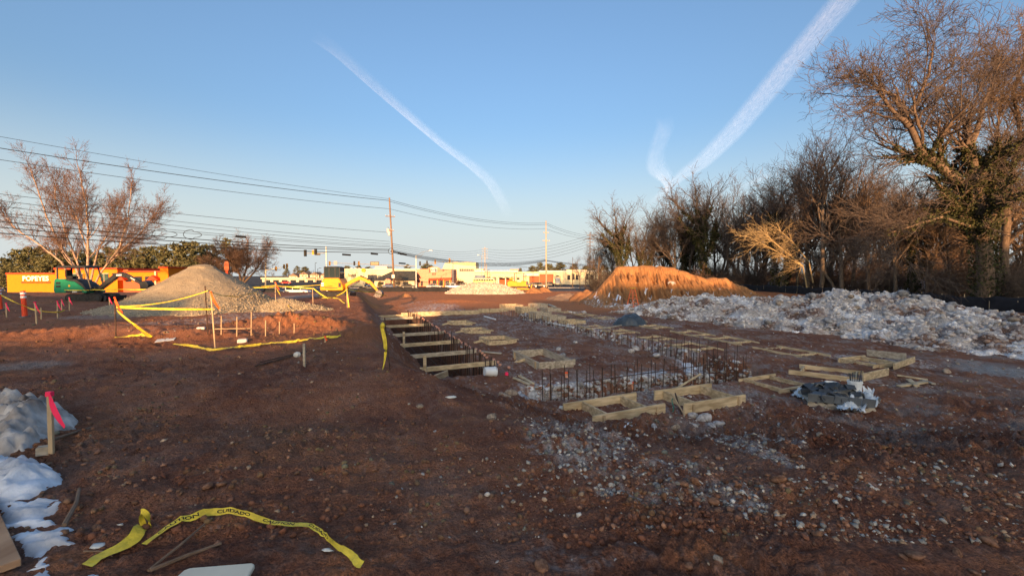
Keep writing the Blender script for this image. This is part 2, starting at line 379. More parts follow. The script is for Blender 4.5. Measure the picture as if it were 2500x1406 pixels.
# ------------------------------------------------------------------ unseen block added behind the viewpoint, roofline stepped to shape the evening shadow
mat('wall_brick', (.30, .20, .15), .9, .2, 4)
bb = thing('occluder', 'long brick warehouse added out of view, roofline stepped to shade the site', 'occluder', (0, -70, 0))
for x0, x1, h in ((-95, -24, 15.3), (-24, -17, 13.7), (-17, -6.4, 11.5), (-6.4, 1.1, 14.35), (1.1, 8.3, 15.8), (8.3, 22, 16.6), (22, 110, 20.2)):
    MB().box(((x0+x1)/2, -6, h/2-.3), (x1-x0-.006, 12, h+.6)).build('wall', MAT['wall_brick'], bb)
# ------------------------------------------------------------------ heaps
def heap_grid(name, fx, x0, x1, y0, y1, nx, ny, colf, m, parent=None, rot=None, org=(0, 0), sink=.08):
    """height field fx(X,Y)>0 above the ground in local frame (org, rot); keeps only cells near the heap"""
    X, Y = np.meshgrid(np.linspace(x0, x1, nx), np.linspace(y0, y1, ny))
    a = rot or 0; c, s = math.cos(a), math.sin(a)
    wx = org[0]+c*X-s*Y; wy = org[1]+s*X+c*Y
    h = fx(X, Y); g = base_h(wx, wy)
    z = g+np.where(h > 0, h, -sink)
    V = np.stack([wx.ravel(), wy.ravel(), z.ravel()], 1)
    i, j = np.meshgrid(np.arange(ny-1), np.arange(nx-1), indexing='ij')
    Fq = np.stack([i*nx+j, i*nx+j+1, (i+1)*nx+j+1, (i+1)*nx+j], -1).reshape(-1, 4)
    keep = (h.ravel()[Fq] > -.02).any(1); Fq = Fq[keep]
    used = np.unique(Fq); mp = -np.ones(len(V), int); mp[used] = np.arange(len(used))
    V = V[used]; Fq = mp[Fq]; col = colf(X.ravel()[used], Y.ravel()[used], h.ravel()[used], V)
    o = nmesh(name, V, Fq, m, parent, True, attr=col)
    return o, V, h.ravel()[used]
vcmat('heap_gravel', bump=.9, bscale=18, bdist=.05, nscale=30, var=.45)
vcmat('heap_dirt', bump=.6, bscale=10, bdist=.04, nscale=14, var=.25)
vcmat('heap_rubble', bump=.9, bscale=14, bdist=.06, nscale=24, var=.4)
vcmat('stone_mix', bump=.35, bscale=20, bdist=.02, nscale=12, var=.22)
def heap_normal(V): return None
# stone templates and joined scatter -------------------------------------------------
def ico(sub, seed, squash=(1, .8, .6), amp=.25):
    bm = bmesh.new(); bmesh.ops.create_icosphere(bm, subdivisions=sub, radius=1)
    r = np.random.RandomState(seed); V = np.array([v.co[:] for v in bm.verts])
    Fc = np.array([[v.index for v in f.verts] for f in bm.faces]); bm.free()
    for _ in range(5):                                  # chop with random planes -> faceted rock
        n = r.normal(size=3); n /= np.linalg.norm(n); d = V@n; k = .45+.4*r.rand()
        V = V-np.outer(np.maximum(d-k, 0), n)
    V = V*(1+amp*.4*(r.rand(len(V), 1)-.5))*np.array(squash)
    return V, Fc
TPL0 = [ico(1, s, (1, .8, .65), .5) for s in range(8)]
TPL1 = [ico(2, s+50, (1, .78, .62), .35) for s in range(8)]
OCT = []
for s in range(8):
    r = np.random.RandomState(s+90); V = np.array([[1,0,0],[-1,0,0],[0,1,0],[0,-1,0],[0,0,1],[0,0,-1]], float)*(.6+.6*r.rand(6, 1))+.25*(r.rand(6, 3)-.5)
    OCT.append((V*np.array([1, .8, .6]), np.array([[0,2,4],[2,1,4],[1,3,4],[3,0,4],[2,0,5],[1,2,5],[3,1,5],[0,3,5]])))
def rotmats(n, r):
    q = r.normal(size=(n, 4)); q /= np.linalg.norm(q, axis=1)[:, None]; w, x, y, z = q.T
    return np.stack([1-2*(y*y+z*z), 2*(x*y-z*w), 2*(x*z+y*w), 2*(x*y+z*w), 1-2*(x*x+z*z), 2*(y*z-x*w), 2*(x*z-y*w), 2*(y*z+x*w), 1-2*(x*x+y*y)], 1).reshape(n, 3, 3)
def scatter(name, P, S, C, tpl, m, parent=None, seed=1):
    """joined stones: positions P, sizes S, colours C"""
    r = np.random.RandomState(seed); Vs = []; Fs = []; Cs = []; b = 0
    kk = r.randint(0, len(tpl), len(P)); Rm = rotmats(len(P), r)
    for k in range(len(tpl)):
        ix = np.where(kk == k)[0]
        if not len(ix): continue
        T, Fc = tpl[k]; nv = len(T)
        v = np.einsum('nij,vj->nvi', Rm[ix], T)*S[ix][:, None, None]; v[:, :, 2] *= .8; v += P[ix][:, None, :]
        Vs.append(v.reshape(-1, 3)); Fs.append((Fc[None]+(b+np.arange(len(ix))*nv)[:, None, None]).reshape(-1, 3)); Cs.append(np.repeat(C[ix], nv, 0)); b += len(ix)*nv
    return nmesh(name, np.vstack(Vs), np.vstack(Fs), m, parent, False, attr=np.vstack(Cs))
ROCKMESH = []
for k, (T, Fc) in enumerate(TPL1):
    o = nmesh('rock', T, Fc, None, None, False); ROCKMESH.append(o.data); bpy.data.objects.remove(o)
def rockmat(name, col, hue): return mat(name, col, .9, .3, 2.2, .5, 9, hue=hue, spec=.15)
rockmat('rock_pale', (.36, .33, .31), (.56, .53, .51)); rockmat('rock_clay', (.20, .095, .055), (.33, .17, .10)); rockmat('rock_grey', (.22, .20, .19), (.38, .37, .36)); rockmat('rock_tan', (.27, .20, .14), (.42, .33, .25))
_rm = {}
def rock(name, loc, size, mk, parent=None, seed=None, sq=1.):
    k = random.randrange(len(ROCKMESH)); key = (k, mk)
    if key not in _rm: me = ROCKMESH[k].copy(); me.materials.append(MAT[mk]); _rm[key] = me
    o = bpy.data.objects.new(name, _rm[key]); link(o, parent); o.location = loc; o.scale = (size, size*random.uniform(.7, 1), size*random.uniform(.7, .95)*sq)
    o.rotation_euler = (random.uniform(-.5, .5), random.uniform(-.5, .5), random.uniform(0, 6.3)); return o
def pick(V, h, n, r, lo=.03, w=None):
    ok = np.where(h > lo)[0]; p = None
    if w is not None: p = w[ok]/w[ok].sum()
    return ok[r.choice(len(ok), n, p=p)]
# gravel pile (left) ---------------------------------------------------------------
gp = (-18.0, 25.0)
def f_gravel(X, Y):
    a = np.arctan2(Y, X); rr = np.hypot(X, Y)*(1+.05*np.sin(2*a+.6)+.05*pn(X*.5, Y*.5, 3))
    h = 2.78-.615*rr; h = np.where(rr < .7, 2.56-.30*rr*rr, h); h = np.where(rr > 3.4, np.maximum(h, .48*(1-ss(3.4, 5.6, rr))-.02), h)
    sp = .62*gauss(X, Y, 5.2, -1.2, 1.3, .9, .1)+.34*gauss(X, Y, 6.9, -1.6, 1.5, .7)
    h = np.maximum(h, sp-.1)
    h = h+.07*fbm(X*1.2, Y*1.2, 4, 13)+.03*np.abs(pn(X*4, Y*4, 14))
    return np.where(rr > 8.6, -1, h-.03)
gpile = thing('gravel_pile', 'tall cone of tan crushed gravel beside the green excavator', 'gravel pile', (gp[0], gp[1], 0))
def c_gravel(X, Y, h, V):
    t = np.clip(.5+.6*fbm(X*1.3, Y*1.3, 4, 15), 0, 1)[:, None]; return np.array([.27, .215, .14])*(1-t)+np.array([.38, .31, .21])*t
o, Vg, hg = heap_grid('heap', f_gravel, -7, 8.5, -6.5, 6, 250, 200, c_gravel, MAT['heap_gravel'], None, 0, gp)
o.parent = gpile; o.matrix_parent_inverse = Matrix.Translation((-gp[0], -gp[1], 0))
r = np.random.RandomState(5)
wt = .25+1.6*ss(.5, 5, Vg[:, 0]-gp[0]-.3*(Vg[:, 1]-gp[1]))+.8*(hg < .8)
ix = pick(Vg, hg, 9000, r, .0, wt); P = Vg[ix]+r.normal(0, .03, (len(ix), 3)); S = .014+.03*r.rand(len(ix))**2+.05*ss(1, 4, P[:, 0]-gp[0])*r.rand(len(ix))
C = np.array([.36, .30, .21])*(.65+.7*r.rand(len(ix), 1))
o = scatter('pebbles', P, S, C, OCT, MAT['stone_mix'], None, 6); o.parent = gpile; o.matrix_parent_inverse = Matrix.Translation((-gp[0], -gp[1], 0)); o['kind'] = 'stuff'
# big clay mound -------------------------------------------------------------------
def f_mound(X, Y):
    cx = np.array([7.2, 8.4, 9.6, 10.9, 13, 15.5, 17, 19, 20.6, 21.6, 22.6, 24, 26, 28.5]); ch = np.array([0, .9, 2.1, 3.85, 4.0, 3.95, 3.8, 3.15, 2.6, 2.75, 2.65, 1.9, .95, -.1])
    cr = np.interp(X, cx, ch)+.10*pn(X*1.3, 0*X, 4)
    yc = 45.6+.9*pn(X*.25, 0*X, 6)-.8*ss(22, 28, X)
    fw = 6.6-1.5*ss(19, 27, X); d = np.where(Y < yc, (yc-Y)/fw, (Y-yc)/5.0)
    d = d+.05*pn(X*.9, Y*.5, 8)
    pr = np.where(d < .12, 1-.4*d, np.clip(1.02-.9*d, -1, 1)); pr = pr*pr*.35+pr*.65 if False else np.where(pr > 0, pr**1.12, pr)
    rill = np.abs(pn(X*2.1+.35*(Y-45)*.5+.5*pn(X*.6, Y*.6, 11), Y*.22, 9)); rill2 = np.abs(pn(X*4.7-.1*Y, Y*.45, 10))
    mid = ss(.03, .2, d)*(1-ss(.75, 1.0, d))*(Y < yc)
    h = cr*pr-mid*cr*(.19*(1-np.clip(rill*2.6, 0, 1))+.09*(1-np.clip(rill2*2.6, 0, 1)))+.10*fbm(X*.9, Y*.9, 4, 12)*(cr > .3)
    return h-.04
def c_mound(X, Y, h, V):
    t = np.clip(.5+.7*fbm(X*.5, Y*.9, 4, 16), 0, 1)[:, None]; c = np.array([.27, .125, .052])*(1-t)+np.array([.37, .19, .078])*t
    st = ss(.31, .40, fbm((X+Y*1.2)*.45, (X-Y*.8)*1.5, 3, 18)+.2*ss(1.6, .7, h)-.12)*ss(2.1, 1.4, h)*(Y < 45)*(X > 8.4)*(X < 25)
    c = c+(SNOW-c)*np.clip(st, 0, 1)[:, None]
    rk = ss(.75, .25, h)*ss(-.1, .25, fbm(X*1.6, Y*1.6, 3, 19))*(Y < 45); return c+(PALE*.75-c)*(.5*rk)[:, None]
mound = thing('dirt_mound', 'largest mound of orange-red clay with rain rills and snow streaks', 'dirt mound', (16, 44, PADZ))
o, Vm, hm = heap_grid('heap', f_mound, 7, 28.6, 36.5, 51.5, 420, 260, c_mound, MAT['heap_dirt']); o.parent = mound; o.matrix_parent_inverse = Matrix.Translation((-16, -44, -PADZ))
r = np.random.RandomState(8)
ix = pick(Vm, hm, 1500, r, .0, ss(.9, .1, hm)*(Vm[:, 1] < 45)+.01); P = Vm[ix]; S = .03+.10*r.rand(len(ix))**2.5
C = np.where(r.rand(len(ix), 1) < .5, [[.5, .46, .42]], [[.30, .16, .09]])*(.7+.5*r.rand(len(ix), 1))
o = scatter('loose_stones', P, S, C, TPL0, MAT['stone_mix'], mound, 3); o.matrix_parent_inverse = Matrix.Translation((-16, -44, -PADZ)); o['kind'] = 'stuff'
q = np.argmin((Vm[:, 0]-15.9)**2+((hm-2.1)*3)**2+(Vm[:, 1] > 45.6)*50); o = rock('boulder', Vm[q]-np.array([16, 44, PADZ]), .5, 'rock_pale', mound)
# small clay heaps by the mound's foot ----------------------------------------------
def small_heap(name, label, cat, px, Y, wx, wy, hh, seed, cols, group=None, stones=0, stc=None, peak=1.):
    x = (px-1250)/FPX*Y
    def f(X, Yy):
        rr = np.sqrt((X/wx)**2+(Yy/wy)**2); rr = rr*(1+.16*pn(X*1.1/wx*2+seed, Yy*1.1/wy*2, seed))
        return hh*np.clip(1.05-rr**peak, -1, 1)*(1-.15*(rr < .3))+.16*hh*fbm(X*1.3+seed, Yy*1.3, 4, seed+3)*(rr < 1.1)-.06*hh
    def cf(X, Yy, h, V):
        t = np.clip(.5+.8*fbm(X*1.2+seed, Yy*1.2, 4, seed+1), 0, 1)[:, None]; return np.array(cols[0])*(1-t)+np.array(cols[1])*t
    th = thing(name, label, cat, (x, Y, float(base_h(np.array([x]), np.array([Y]))[0])), 0, group)
    n = int(min(160, max(50, wx*20)))
    o, V, h = heap_grid('heap', f, -1.25*wx, 1.25*wx, -1.25*wy, 1.25*wy, n, n, cf, MAT['heap_rubble'] if stones else MAT['heap_dirt'], None, 0, (x, Y))
    o.parent = th; inv = Matrix.Translation(-th.location); o.matrix_parent_inverse = inv
    if stones:
        r = np.random.RandomState(seed); ix = pick(V, h, stones, r, .0); S = (.05+.20*r.rand(stones)**3)*min(1, hh)
        C = np.array(stc)*(.6+.7*r.rand(stones, 1))
        o = scatter('loose_stones', V[ix], S, C, TPL0, MAT['stone_mix'], th, seed); o.matrix_parent_inverse = inv; o['kind'] = 'stuff'
    return th
cl = ([.25, .11, .05], [.36, .18, .08])
small_heap('dirt_heap', 'low sandy heap at the left foot of the clay mound', 'dirt heap', 1385, 51, 2.6, 2.6, 1.0, 21, ([.24, .15, .10], [.33, .22, .14]))
small_heap('dirt_heap', 'small clay heap leaning against the left end of the big mound', 'dirt heap', 1432, 49, 2.3, 2.4, 1.55, 22, cl)
small_heap('dirt_heap', 'round clay heap beside the parked bulldozer', 'dirt heap', 1303, 66, 1.5, 1.2, 1.15, 23, cl)
small_heap('dirt_heap', 'low clay heap behind the heap that touches the bulldozer', 'dirt heap', 1328, 70, 1.3, 1.2, 1.1, 24, cl)
small_heap('dirt_heap', 'orange spoil heap under the yellow excavator arm', 'dirt heap', 893, 40, 1.6, 1.1, .5, 25, cl)
small_heap('dirt_heap', 'rounded clay lump by the end of the black silt fence', 'dirt heap', 990, 56, .9, .8, .6, 26, cl)
small_heap('rubble_pile', 'pale sunlit rubble pile in front of the shops and bulldozer', 'rubble pile', 1180, 64.5, 6.0, 3.2, 2.05, 27, ([.40, .31, .24], [.60, .50, .41]), None, 2600, [.55, .45, .36], 1.25)
# long white rubble pile on the right -----------------------------------------------
RA = Vector((11.6, 36.6)); RB = Vector((24.8, 16.6)); rd = (RB-RA).normalized(); RL = (RB-RA).length; ra = math.atan2(rd.y, rd.x)
def f_rub(X, Y):      # X along the crest, Y>0 to the far side (left of direction), Y<0 near side
    t = X/RL; tt = np.array([-.06, 0, .1, .25, .36, .45, .52, .6, .66, .72, .78, .87, .95, 1.03, 1.1]); hh = np.array([-.1, .35, 1.15, 1.5, 1.5, 1.55, 1.75, 2.1, 2.1, 1.85, 1.6, 1.1, .75, .3, -.1])
    cr = np.interp(t, tt, hh)+.14*pn(X*.5, 0*X, 31)
    fw = 4.6+1.4*ss(.3, .9, t)+.7*pn(X*.35, 0*X, 33); d = np.where(Y < 0, -Y/fw, Y/3.3)
    pr = np.clip(1.03-d**.92, -1, 1)
    lump = np.abs(fbm(X*.55, Y*.55, 3, 35))
    return cr*pr+(.75*(lump-.14)+.15*fbm(X*1.8, Y*1.8, 4, 36))*np.clip(cr*1.2, 0, 1)*(d < 1.05)-.03
def c_rub(X, Y, h, V):
    n = fbm(X*.45, Y*.6, 4, 37); n2 = fbm(X*2, Y*2, 4, 38)
    c = np.array([.42, .38, .35])+0*X[:, None]; c = c*(1+.6*n2[:, None])
    w = ss(.0, .3, n+.1*n2)[:, None]; c = c+(np.array([.68, .68, .69])-c)*w*.85
    b = ss(.02, .28, fbm(X*.6+9, Y*.8, 4, 39)+.12*n2+.25*ss(.85, 1.05, X/RL)+.1*ss(.4, .1, h))[:, None]; c = c+(np.array([.15, .075, .045])-c)*b*.9
    return np.clip(c, .03, .85)
rp = thing('rubble_pile', 'long pile of white broken rock in front of the black silt fence', 'rubble pile', (18, 27, PADZ))
o, Vr, hr = heap_grid('heap', f_rub, -1.8, RL*1.12, -7.5, 4.2, 420, 200, c_rub, MAT['heap_rubble'], None, ra, RA); inv = Matrix.Translation((-18, -27, -PADZ)); o.parent = rp; o.matrix_parent_inverse = inv
r = np.random.RandomState(9); n = 24000
ix = pick(Vr, hr, n, r, -.01); P = Vr[ix]+r.normal(0, .03, (n, 3)); _dx = P[:, 0]-RA.x; _dy = P[:, 1]-RA.y; _cb = c_rub(math.cos(ra)*_dx+math.sin(ra)*_dy, -math.sin(ra)*_dx+math.cos(ra)*_dy, hr[ix], None); S = .022+.15*r.rand(n)**3.4
pal = np.array([[.55, .52, .50], [.44, .41, .39], [.63, .62, .62], [.36, .25, .19], [.42, .33, .26]]); C = pal[r.choice(5, n, p=[.34, .24, .2, .1, .12])]*(.45+.75*r.rand(n, 1)); C = C*.6+_cb*.68*(.6+.8*r.rand(n, 1))
o = scatter('loose_stones', P, S, C, TPL0, MAT['stone_mix'], rp, 5); o.matrix_parent_inverse = inv; o['kind'] = 'stuff'
for k in range(150):
    i = pick(Vr, hr, 1, r, .02, .4+ss(1.2, 2.0, hr))[0]
    rock('stone', Vr[i]-np.array([18, 27, PADZ])+np.array([0, 0, .05]), r.uniform(.14, .36)*(1 if r.rand() < .8 else 1.3), r.choice(['rock_pale', 'rock_pale', 'rock_grey', 'rock_tan']), rp)
# dark soil heaps: end of the rubble pile
small_heap('dirt_heap', 'dark brown clod heap at the right end of the white rubble pile', 'dirt heap', 2460, 19.5, 2.6, 1.6, .85, 28, ([.05, .028, .02], [.12, .06, .04]), None, 500, [.10, .055, .036])
# ------------------------------------------------------------------ beyond the fence: road, shops, vehicles, poles, wires
ROADZ = -2.2
def gx(px, Y): return (px-1250)/FPX*Y
def gz(py, Y): return atY(1250, py, Y).z
mat('orange_stucco', srgb(226, 126, 22), .85, .06, 2); mat('red_trim', srgb(205, 70, 35), .6, .08, 3); mat('cream_wall', srgb(220, 202, 162), .85, .05, 1.2); mat('cream_dark', srgb(205, 190, 160), .85, .06, 1.2)
mat('salmon_wall', srgb(225, 150, 120), .85, .06, 1.5); mat('brick_red', srgb(165, 95, 65), .9, .15, 5); mat('dark_window', (.025, .03, .035), .15, .2, 2, spec=.6); mat('green_window', (.05, .09, .075), .2, .3, 1, spec=.6)
mat('roof_dark', (.055, .055, .05), .9, .25, 2, .3, 6); mat('white_paint', (.66, .63, .55), .6, .05, 3); mat('white_letter', (.82, .80, .74), .5, .03, 3); mat('asphalt', (.055, .055, .058), .9, .2, 1.5, .3, 30); mat('concrete', (.42, .40, .37), .9, .12, 2)
mat('galv', (.42, .41, .39), .45, .15, 4, metal=.6); mat('wood_pole', (.22, .14, .09), .9, .3, 6, .4, 12, stretch=(1, 1, .1)); mat('wood_pole_pale', (.46, .37, .26), .9, .2, 6, .4, 12, stretch=(1, 1, .1)); mat('wire_black', (.012, .012, .013), .6, .2, 3); mat('signal_black', (.012, .012, .012), .5, .2, 4); mat('signal_yellow', srgb(205, 150, 25), .5, .1, 4); mat('sign_grey', (.33, .33, .34), .5, .1, 3); mat('sign_brown', (.10, .08, .05), .5, .2, 3); mat('transformer', (.48, .48, .46), .45, .1, 3)
mat('black_fabric', (.016, .016, .019), .75, .4, 1.5, .5, 6, spec=.25); mat('stake_wood', (.45, .33, .20), .85, .2, 8, .2, 20, stretch=(1, 1, .2))
def text_mesh(body, size, extrude=.02, bold=0., shear=0., align='CENTER'):
    cu = bpy.data.curves.new('lettering', 'FONT'); cu.body = body; cu.size = size; cu.extrude = extrude; cu.offset = bold; cu.shear = shear; cu.align_x = align; cu.align_y = 'CENTER'; cu.resolution_u = 3
    o = bpy.data.objects.new('lettering', cu); COL.objects.link(o); dg = bpy.context.evaluated_depsgraph_get()
    me = bpy.data.meshes.new_from_object(o.evaluated_get(dg)); bpy.data.objects.remove(o); return me
def letters(body, size, loc, m, parent, rot=(math.pi/2, 0, 0), extrude=.02, bold=0., sx=1., shear=0., name='lettering'):
    me = text_mesh(body, size, extrude, bold, shear); me.materials.clear(); me.materials.append(MAT[m])
    o = bpy.data.objects.new(name, me); link(o, parent); o.location = loc; o.rotation_euler = rot; o.scale = (sx, 1, 1); return o
class B:
    """building helper: everything given in pixels on the facade plane Y"""
    def __init__(s, name, label, cat, px, Y, group=None): s.Y = Y; s.x0 = gx(px, Y); s.t = thing(name, label, cat, (s.x0, Y, ROADZ), 0, group)
    def box(s, part, px0, px1, top, bot, m, depth=8, dy=0, parent=None, bevel=0):
        x0 = gx(px0, s.Y)-s.x0; x1 = gx(px1, s.Y)-s.x0; z1 = gz(top, s.Y)-ROADZ; z0 = -.2 if bot is None else gz(bot, s.Y)-ROADZ
        return MB().box(((x0+x1)/2, dy+depth/2, (z0+z1)/2), (x1-x0, depth, z1-z0)).build(part, MAT[m], parent or s.t, bevel)
    def poly(s, part, pts, m, d0, d1, parent=None):
        return MB().prism([(gx(a, s.Y)-s.x0, gz(b, s.Y)-ROADZ) for a, b in pts], d0, d1).build(part, MAT[m], parent or s.t)
# ---- orange restaurant
b = B('restaurant', 'orange stucco restaurant with red roof trim and white letters', 'restaurant', 70, 85)
b.box('wall', 10, 135, 668.5, None, 'orange_stucco', 12, .5); b.box('wall', 135.2, 287, 656.5, None, 'orange_stucco', 13, 0); b.box('wall', 287.2, 300, 658, None, 'brick_red', 10, 1.2); b.box('wall', 300.2, 393, 663.5, None, 'orange_stucco', 11, .3); b.box('wall', 393.2, 413, 654, None, 'orange_stucco', 5, -.2)
for a, c, t, dy, dp in ((9, 135, 666.2, .35, 12.3), (134, 288.5, 654.3, -.2, 13.4), (299, 393, 661, .1, 11.4), (391.5, 415, 651, -.45, 5.5)): b.box('roof_trim', a, c, t, t+3.6, 'red_trim', dp, dy)
for a, c in ((178, 203), (246, 266)):
    w = b.box('window', a, c, 668, 686, 'green_window', .1, -.08); b.box('frame', a-1, c+1, 667, 668.2, 'cream_dark', .12, -.12, w); b.box('mullion', (a+c)/2-.4, (a+c)/2+.4, 668.2, 686, 'cream_dark', .06, -.16, w)
for a, c in ((304, 318), (326, 344), (352, 368)): b.box('window', a, c, 675, 694, 'dark_window', .1, .2)
for a, c in ((297, 312), (366, 394)): b.poly('awning', [(a, 684), ((a+c)/2, 672), (c, 684)], 'red_trim', -.9, .28)
b.box('brick_base', 300.5, 392.8, 688, None, 'brick_red', .3, .02)
b.box('pilaster', 378, 382, 662.5, None, 'cream_dark', .3, -.1); b.box('downpipe', 132, 134, 690, None, 'white_paint', .2, .3)
letters('POPEYES', 1.35, (gx(82, 85)-b.x0, .40, gz(680.5, 85)-ROADZ), 'white_letter', b.t, extrude=.05, bold=.035, sx=1.0)
sb = b.box('sign_board', 46, 117, 687.2, 691.6, 'red_trim', .08, .40); letters('LOUISIANA KITCHEN', .36, (gx(81.5, 85)-b.x0, .36, gz(689.4, 85)-ROADZ), 'orange_stucco', sb, extrude=.01, sx=1.25)
b = B('dumpster_enclosure', 'small grey shed behind the orange restaurant tower', 'shed', 420, 90); b.box('wall', 408, 432, 664, None, 'sign_grey', 4); b.box('roof', 406, 434, 662.5, 664, 'roof_dark', 4.6, -.3)
# red pylon sign
t = thing('pylon_sign', 'tall narrow orange-red pylon sign behind the gravel pile', 'sign', (gx(555, 78), 78, ROADZ))
z0 = gz(690, 78)-ROADZ; z1 = gz(638, 78)-ROADZ; MB().box((0, 0, z1*.3), (.75, .3, z1*.6)).build('panel', MAT['red_trim'], t, .03); MB().box((0, 0, z1*.68), (.35, .22, z1*.16)).build('neck', MAT['red_trim'], t); MB().prism([(-.42, z1*.76), (.42, z1*.76), (.42, z1*.94), (.25, z1), (-.25, z1), (-.42, z1*.94)], -.15, .15).build('head_panel', MAT['brick_red'], t)
# ---- far strip mall and houses, left of the signal
b = B('strip_mall', 'far low cream strip mall with a flat white roof edge', 'store', 720, 260)
b.box('wall', 640, 800, 681, None, 'cream_dark', 12); b.box('roof_edge', 638, 748, 677.5, 681, 'cream_wall', 13, -.6); b.box('roof_edge', 748.3, 802, 679, 682, 'salmon_wall', 13, -.5)
for k in range(7): b.box('window', 646+k*21, 660+k*21, 683.5, 689, 'dark_window', .1, -.08)
mat('roof_brown', (.20, .14, .10), .9, .25, 2)
for i, (px, top, w) in enumerate(((716, 668, 22), (742, 664, 22), (768, 665, 24), (793, 666, 22))):
    b = B('house', ('pinkish house with a brown gable roof at the far left of the row', 'far house with brown gable roof second in the row', 'far house with brown gable roof third in the row', 'far house with brown gable roof nearest the traffic signal pole')[i], 'house', px, 320, 'far houses beyond the strip mall')
    b.box('wall', px-w/2+1, px+w/2-1, top+6, None, 'cream_dark', 9); b.poly('roof', [(px-w/2, top+6.2), (px, top-1), (px+w/2, top+6.2)], 'roof_brown', -.4, 9.4)
    for k in (-5, 4): b.box('window', px+k, px+k+2.5, top+8, top+11, 'dark_window', .1, -.08)
# ---- white tyre shop
b = B('tyre_shop', 'long cream tyre shop with dark script lettering and garage bay', 'store', 920, 165)
b.box('wall', 834, 1024, 657.5, None, 'cream_wall', 18); b.box('coping', 833, 1025, 656, 657.6, 'white_paint', 18.4, -.2); b.box('upper_block', 904, 934, 649.5, 657, 'cream_wall', 8, 6)
d = b.box('garage_door', 898, 921, 671, 690, 'dark_window', .12, -.1)
for k in range(3): b.box('rail', 898, 921, 675+k*5, 675.5+k*5, 'sign_grey', .05, -.16, d)
for a in (858, 846, 866): b.box('roof_unit', a-3, a+3, 654, 656, 'cream_dark', 2, 5)
b.box('wall_lamp', 875, 879, 675, 679, 'sign_brown', .3, -.32); b.box('window', 985, 996, 672, 690, 'dark_window', .1, -.08)
mat('script_dark', (.05, .03, .03), .5, .2, 3); letters('Firestone', 1.7, (gx(859, 165)-b.x0, -.06, gz(672, 165)-ROADZ), 'script_dark', b.t, (math.pi/2, -.10, 0), extrude=.04, bold=.02, sx=.5, shear=.35)
# ---- dark-roofed small building
b = B('pizza_hut_style_building', 'tan building with steep dark hip roof by the main pole', 'store', 960, 142); b.t.name = 'hip_roof_shop'
b.box('wall', 914, 1012, 684, None, 'cream_dark', 9)
z = lambda py: gz(py, 142)-ROADZ; X = lambda px: gx(px, 142)-b.x0
MB().add([(X(908), -.8, z(685)), (X(1018), -.8, z(685)), (X(1018), 10, z(685)), (X(908), 10, z(685)), (X(952), 4, z(661)), (X(1008), 4, z(661))], [(0,1,5,4),(1,2,5),(2,3,4,5),(3,0,4),(3,2,1,0)]).build('roof', MAT['roof_dark'], b.t)
for k in range(4): b.box('window', 925+k*20, 937+k*20, 688, 695, 'dark_window', .1, -.08)
b.poly('entry_gable', [(942, 696), (942, 684), (949, 678.5), (956, 684), (956, 696)], 'salmon_wall', -1.2, -.1)
# ---- salmon building
b = B('restaurant', 'salmon pink restaurant with arched parapet sign and red awning', 'restaurant', 1060, 150)
b.box('wall', 1016, 1102.5, 657, None, 'salmon_wall', 14); b.poly('parapet_arch', [(1045, 657), (1047, 653.5), (1051, 653), (1055, 651.3), (1067, 651.3), (1070, 653), (1073, 653.5), (1075, 657)], 'salmon_wall', -.15, .5)
sg = b.box('sign_board', 1052, 1068, 653.6, 664, 'white_paint', .12, -.3); [b.box('sign_mark', 1053.5+k*3.4, 1055.8+k*3.4, 656.5+(k % 2), 661-(k % 3), 'script_dark', .04, -.35, sg) for k in range(4)]
for k in range(3): b.box('window', 1055+k*3.4, 1057+k*3.4, 666.5, 671.5, 'dark_window', .1, -.07)
b.poly('awning', [(1049, 684), (1049, 679), (1103, 677.3), (1103, 682)], 'red_trim', -1.6, -.02); b.poly('porch_gable', [(1000, 699), (1000, 683), (1012, 678), (1050, 681), (1050, 699)], 'salmon_wall', -3, -.3)
for a in (1004, 1013, 1022, 1032): b.box('porch_opening', a, a+5, 686, 698, 'dark_window', .1, -3.1)
for a in (1056, 1072, 1087): b.box('window', a, a+10, 685, 697, 'dark_window', .1, -.08)
for a in (1069, 1084, 1099): b.box('pillar', a, a+2, 683, None, 'signal_yellow', .4, -1.5)
# ---- big cream store behind
b = B('big_box_store', 'big white department store with tall block above a window band', 'store', 1120, 215)
b.box('wall', 1096, 1262, 663, None, 'cream_wall', 30); b.box('tall_block', 1095, 1160, 639.5, 663, 'cream_wall', 20, 4); b.poly('sloped_roof', [(1076, 657), (1083, 641), (1095, 639.5), (1095, 663), (1076, 663)], 'cream_dark', 5, 20)
wb = b.box('window_band', 1119, 1156, 656, 662.4, 'dark_window', .15, 3.85)
for k in range(9): b.box('mullion', 1120+k*4.4, 1120.5+k*4.4, 656, 662.4, 'cream_wall', .1, 3.72, wb)
b.box('side_block', 1157, 1178, 655.5, 663, 'cream_wall', 12, 6); b.box('fascia', 1160, 1264, 660.5, 664, 'white_paint', 6, -1); b.box('parapet_block', 1245, 1266, 657, 660.4, 'salmon_wall', 5, 0)
for k in range(6): b.box('window', 1172+k*15, 1182+k*15, 676, 686, 'dark_window', .1, -.08)
b = B('blue_roof_kiosk', 'small kiosk with a steep blue-grey roof before the department store', 'kiosk', 1170, 180); b.box('wall', 1160, 1182, 680, None, 'cream_dark', 4); mat('roof_blue', (.16, .20, .26), .7, .1, 2); b.poly('roof', [(1157, 680.5), (1160, 672), (1181, 672), (1185, 680.5)], 'roof_blue', -.5, 4.5)
b = B('fuel_canopy', 'low fuel canopy with a pale flat roof beside the bus', 'canopy', 1230, 175); b.box('canopy_roof', 1212, 1258, 668, 676, 'cream_wall', 9); 
for a in (1216, 1233, 1252): b.box('column', a, a+2.2, 676.1, None, 'white_paint', .5, 2)
b.box('store_wall', 1214, 1256, 679, None, 'brick_red', 1, 8.2)
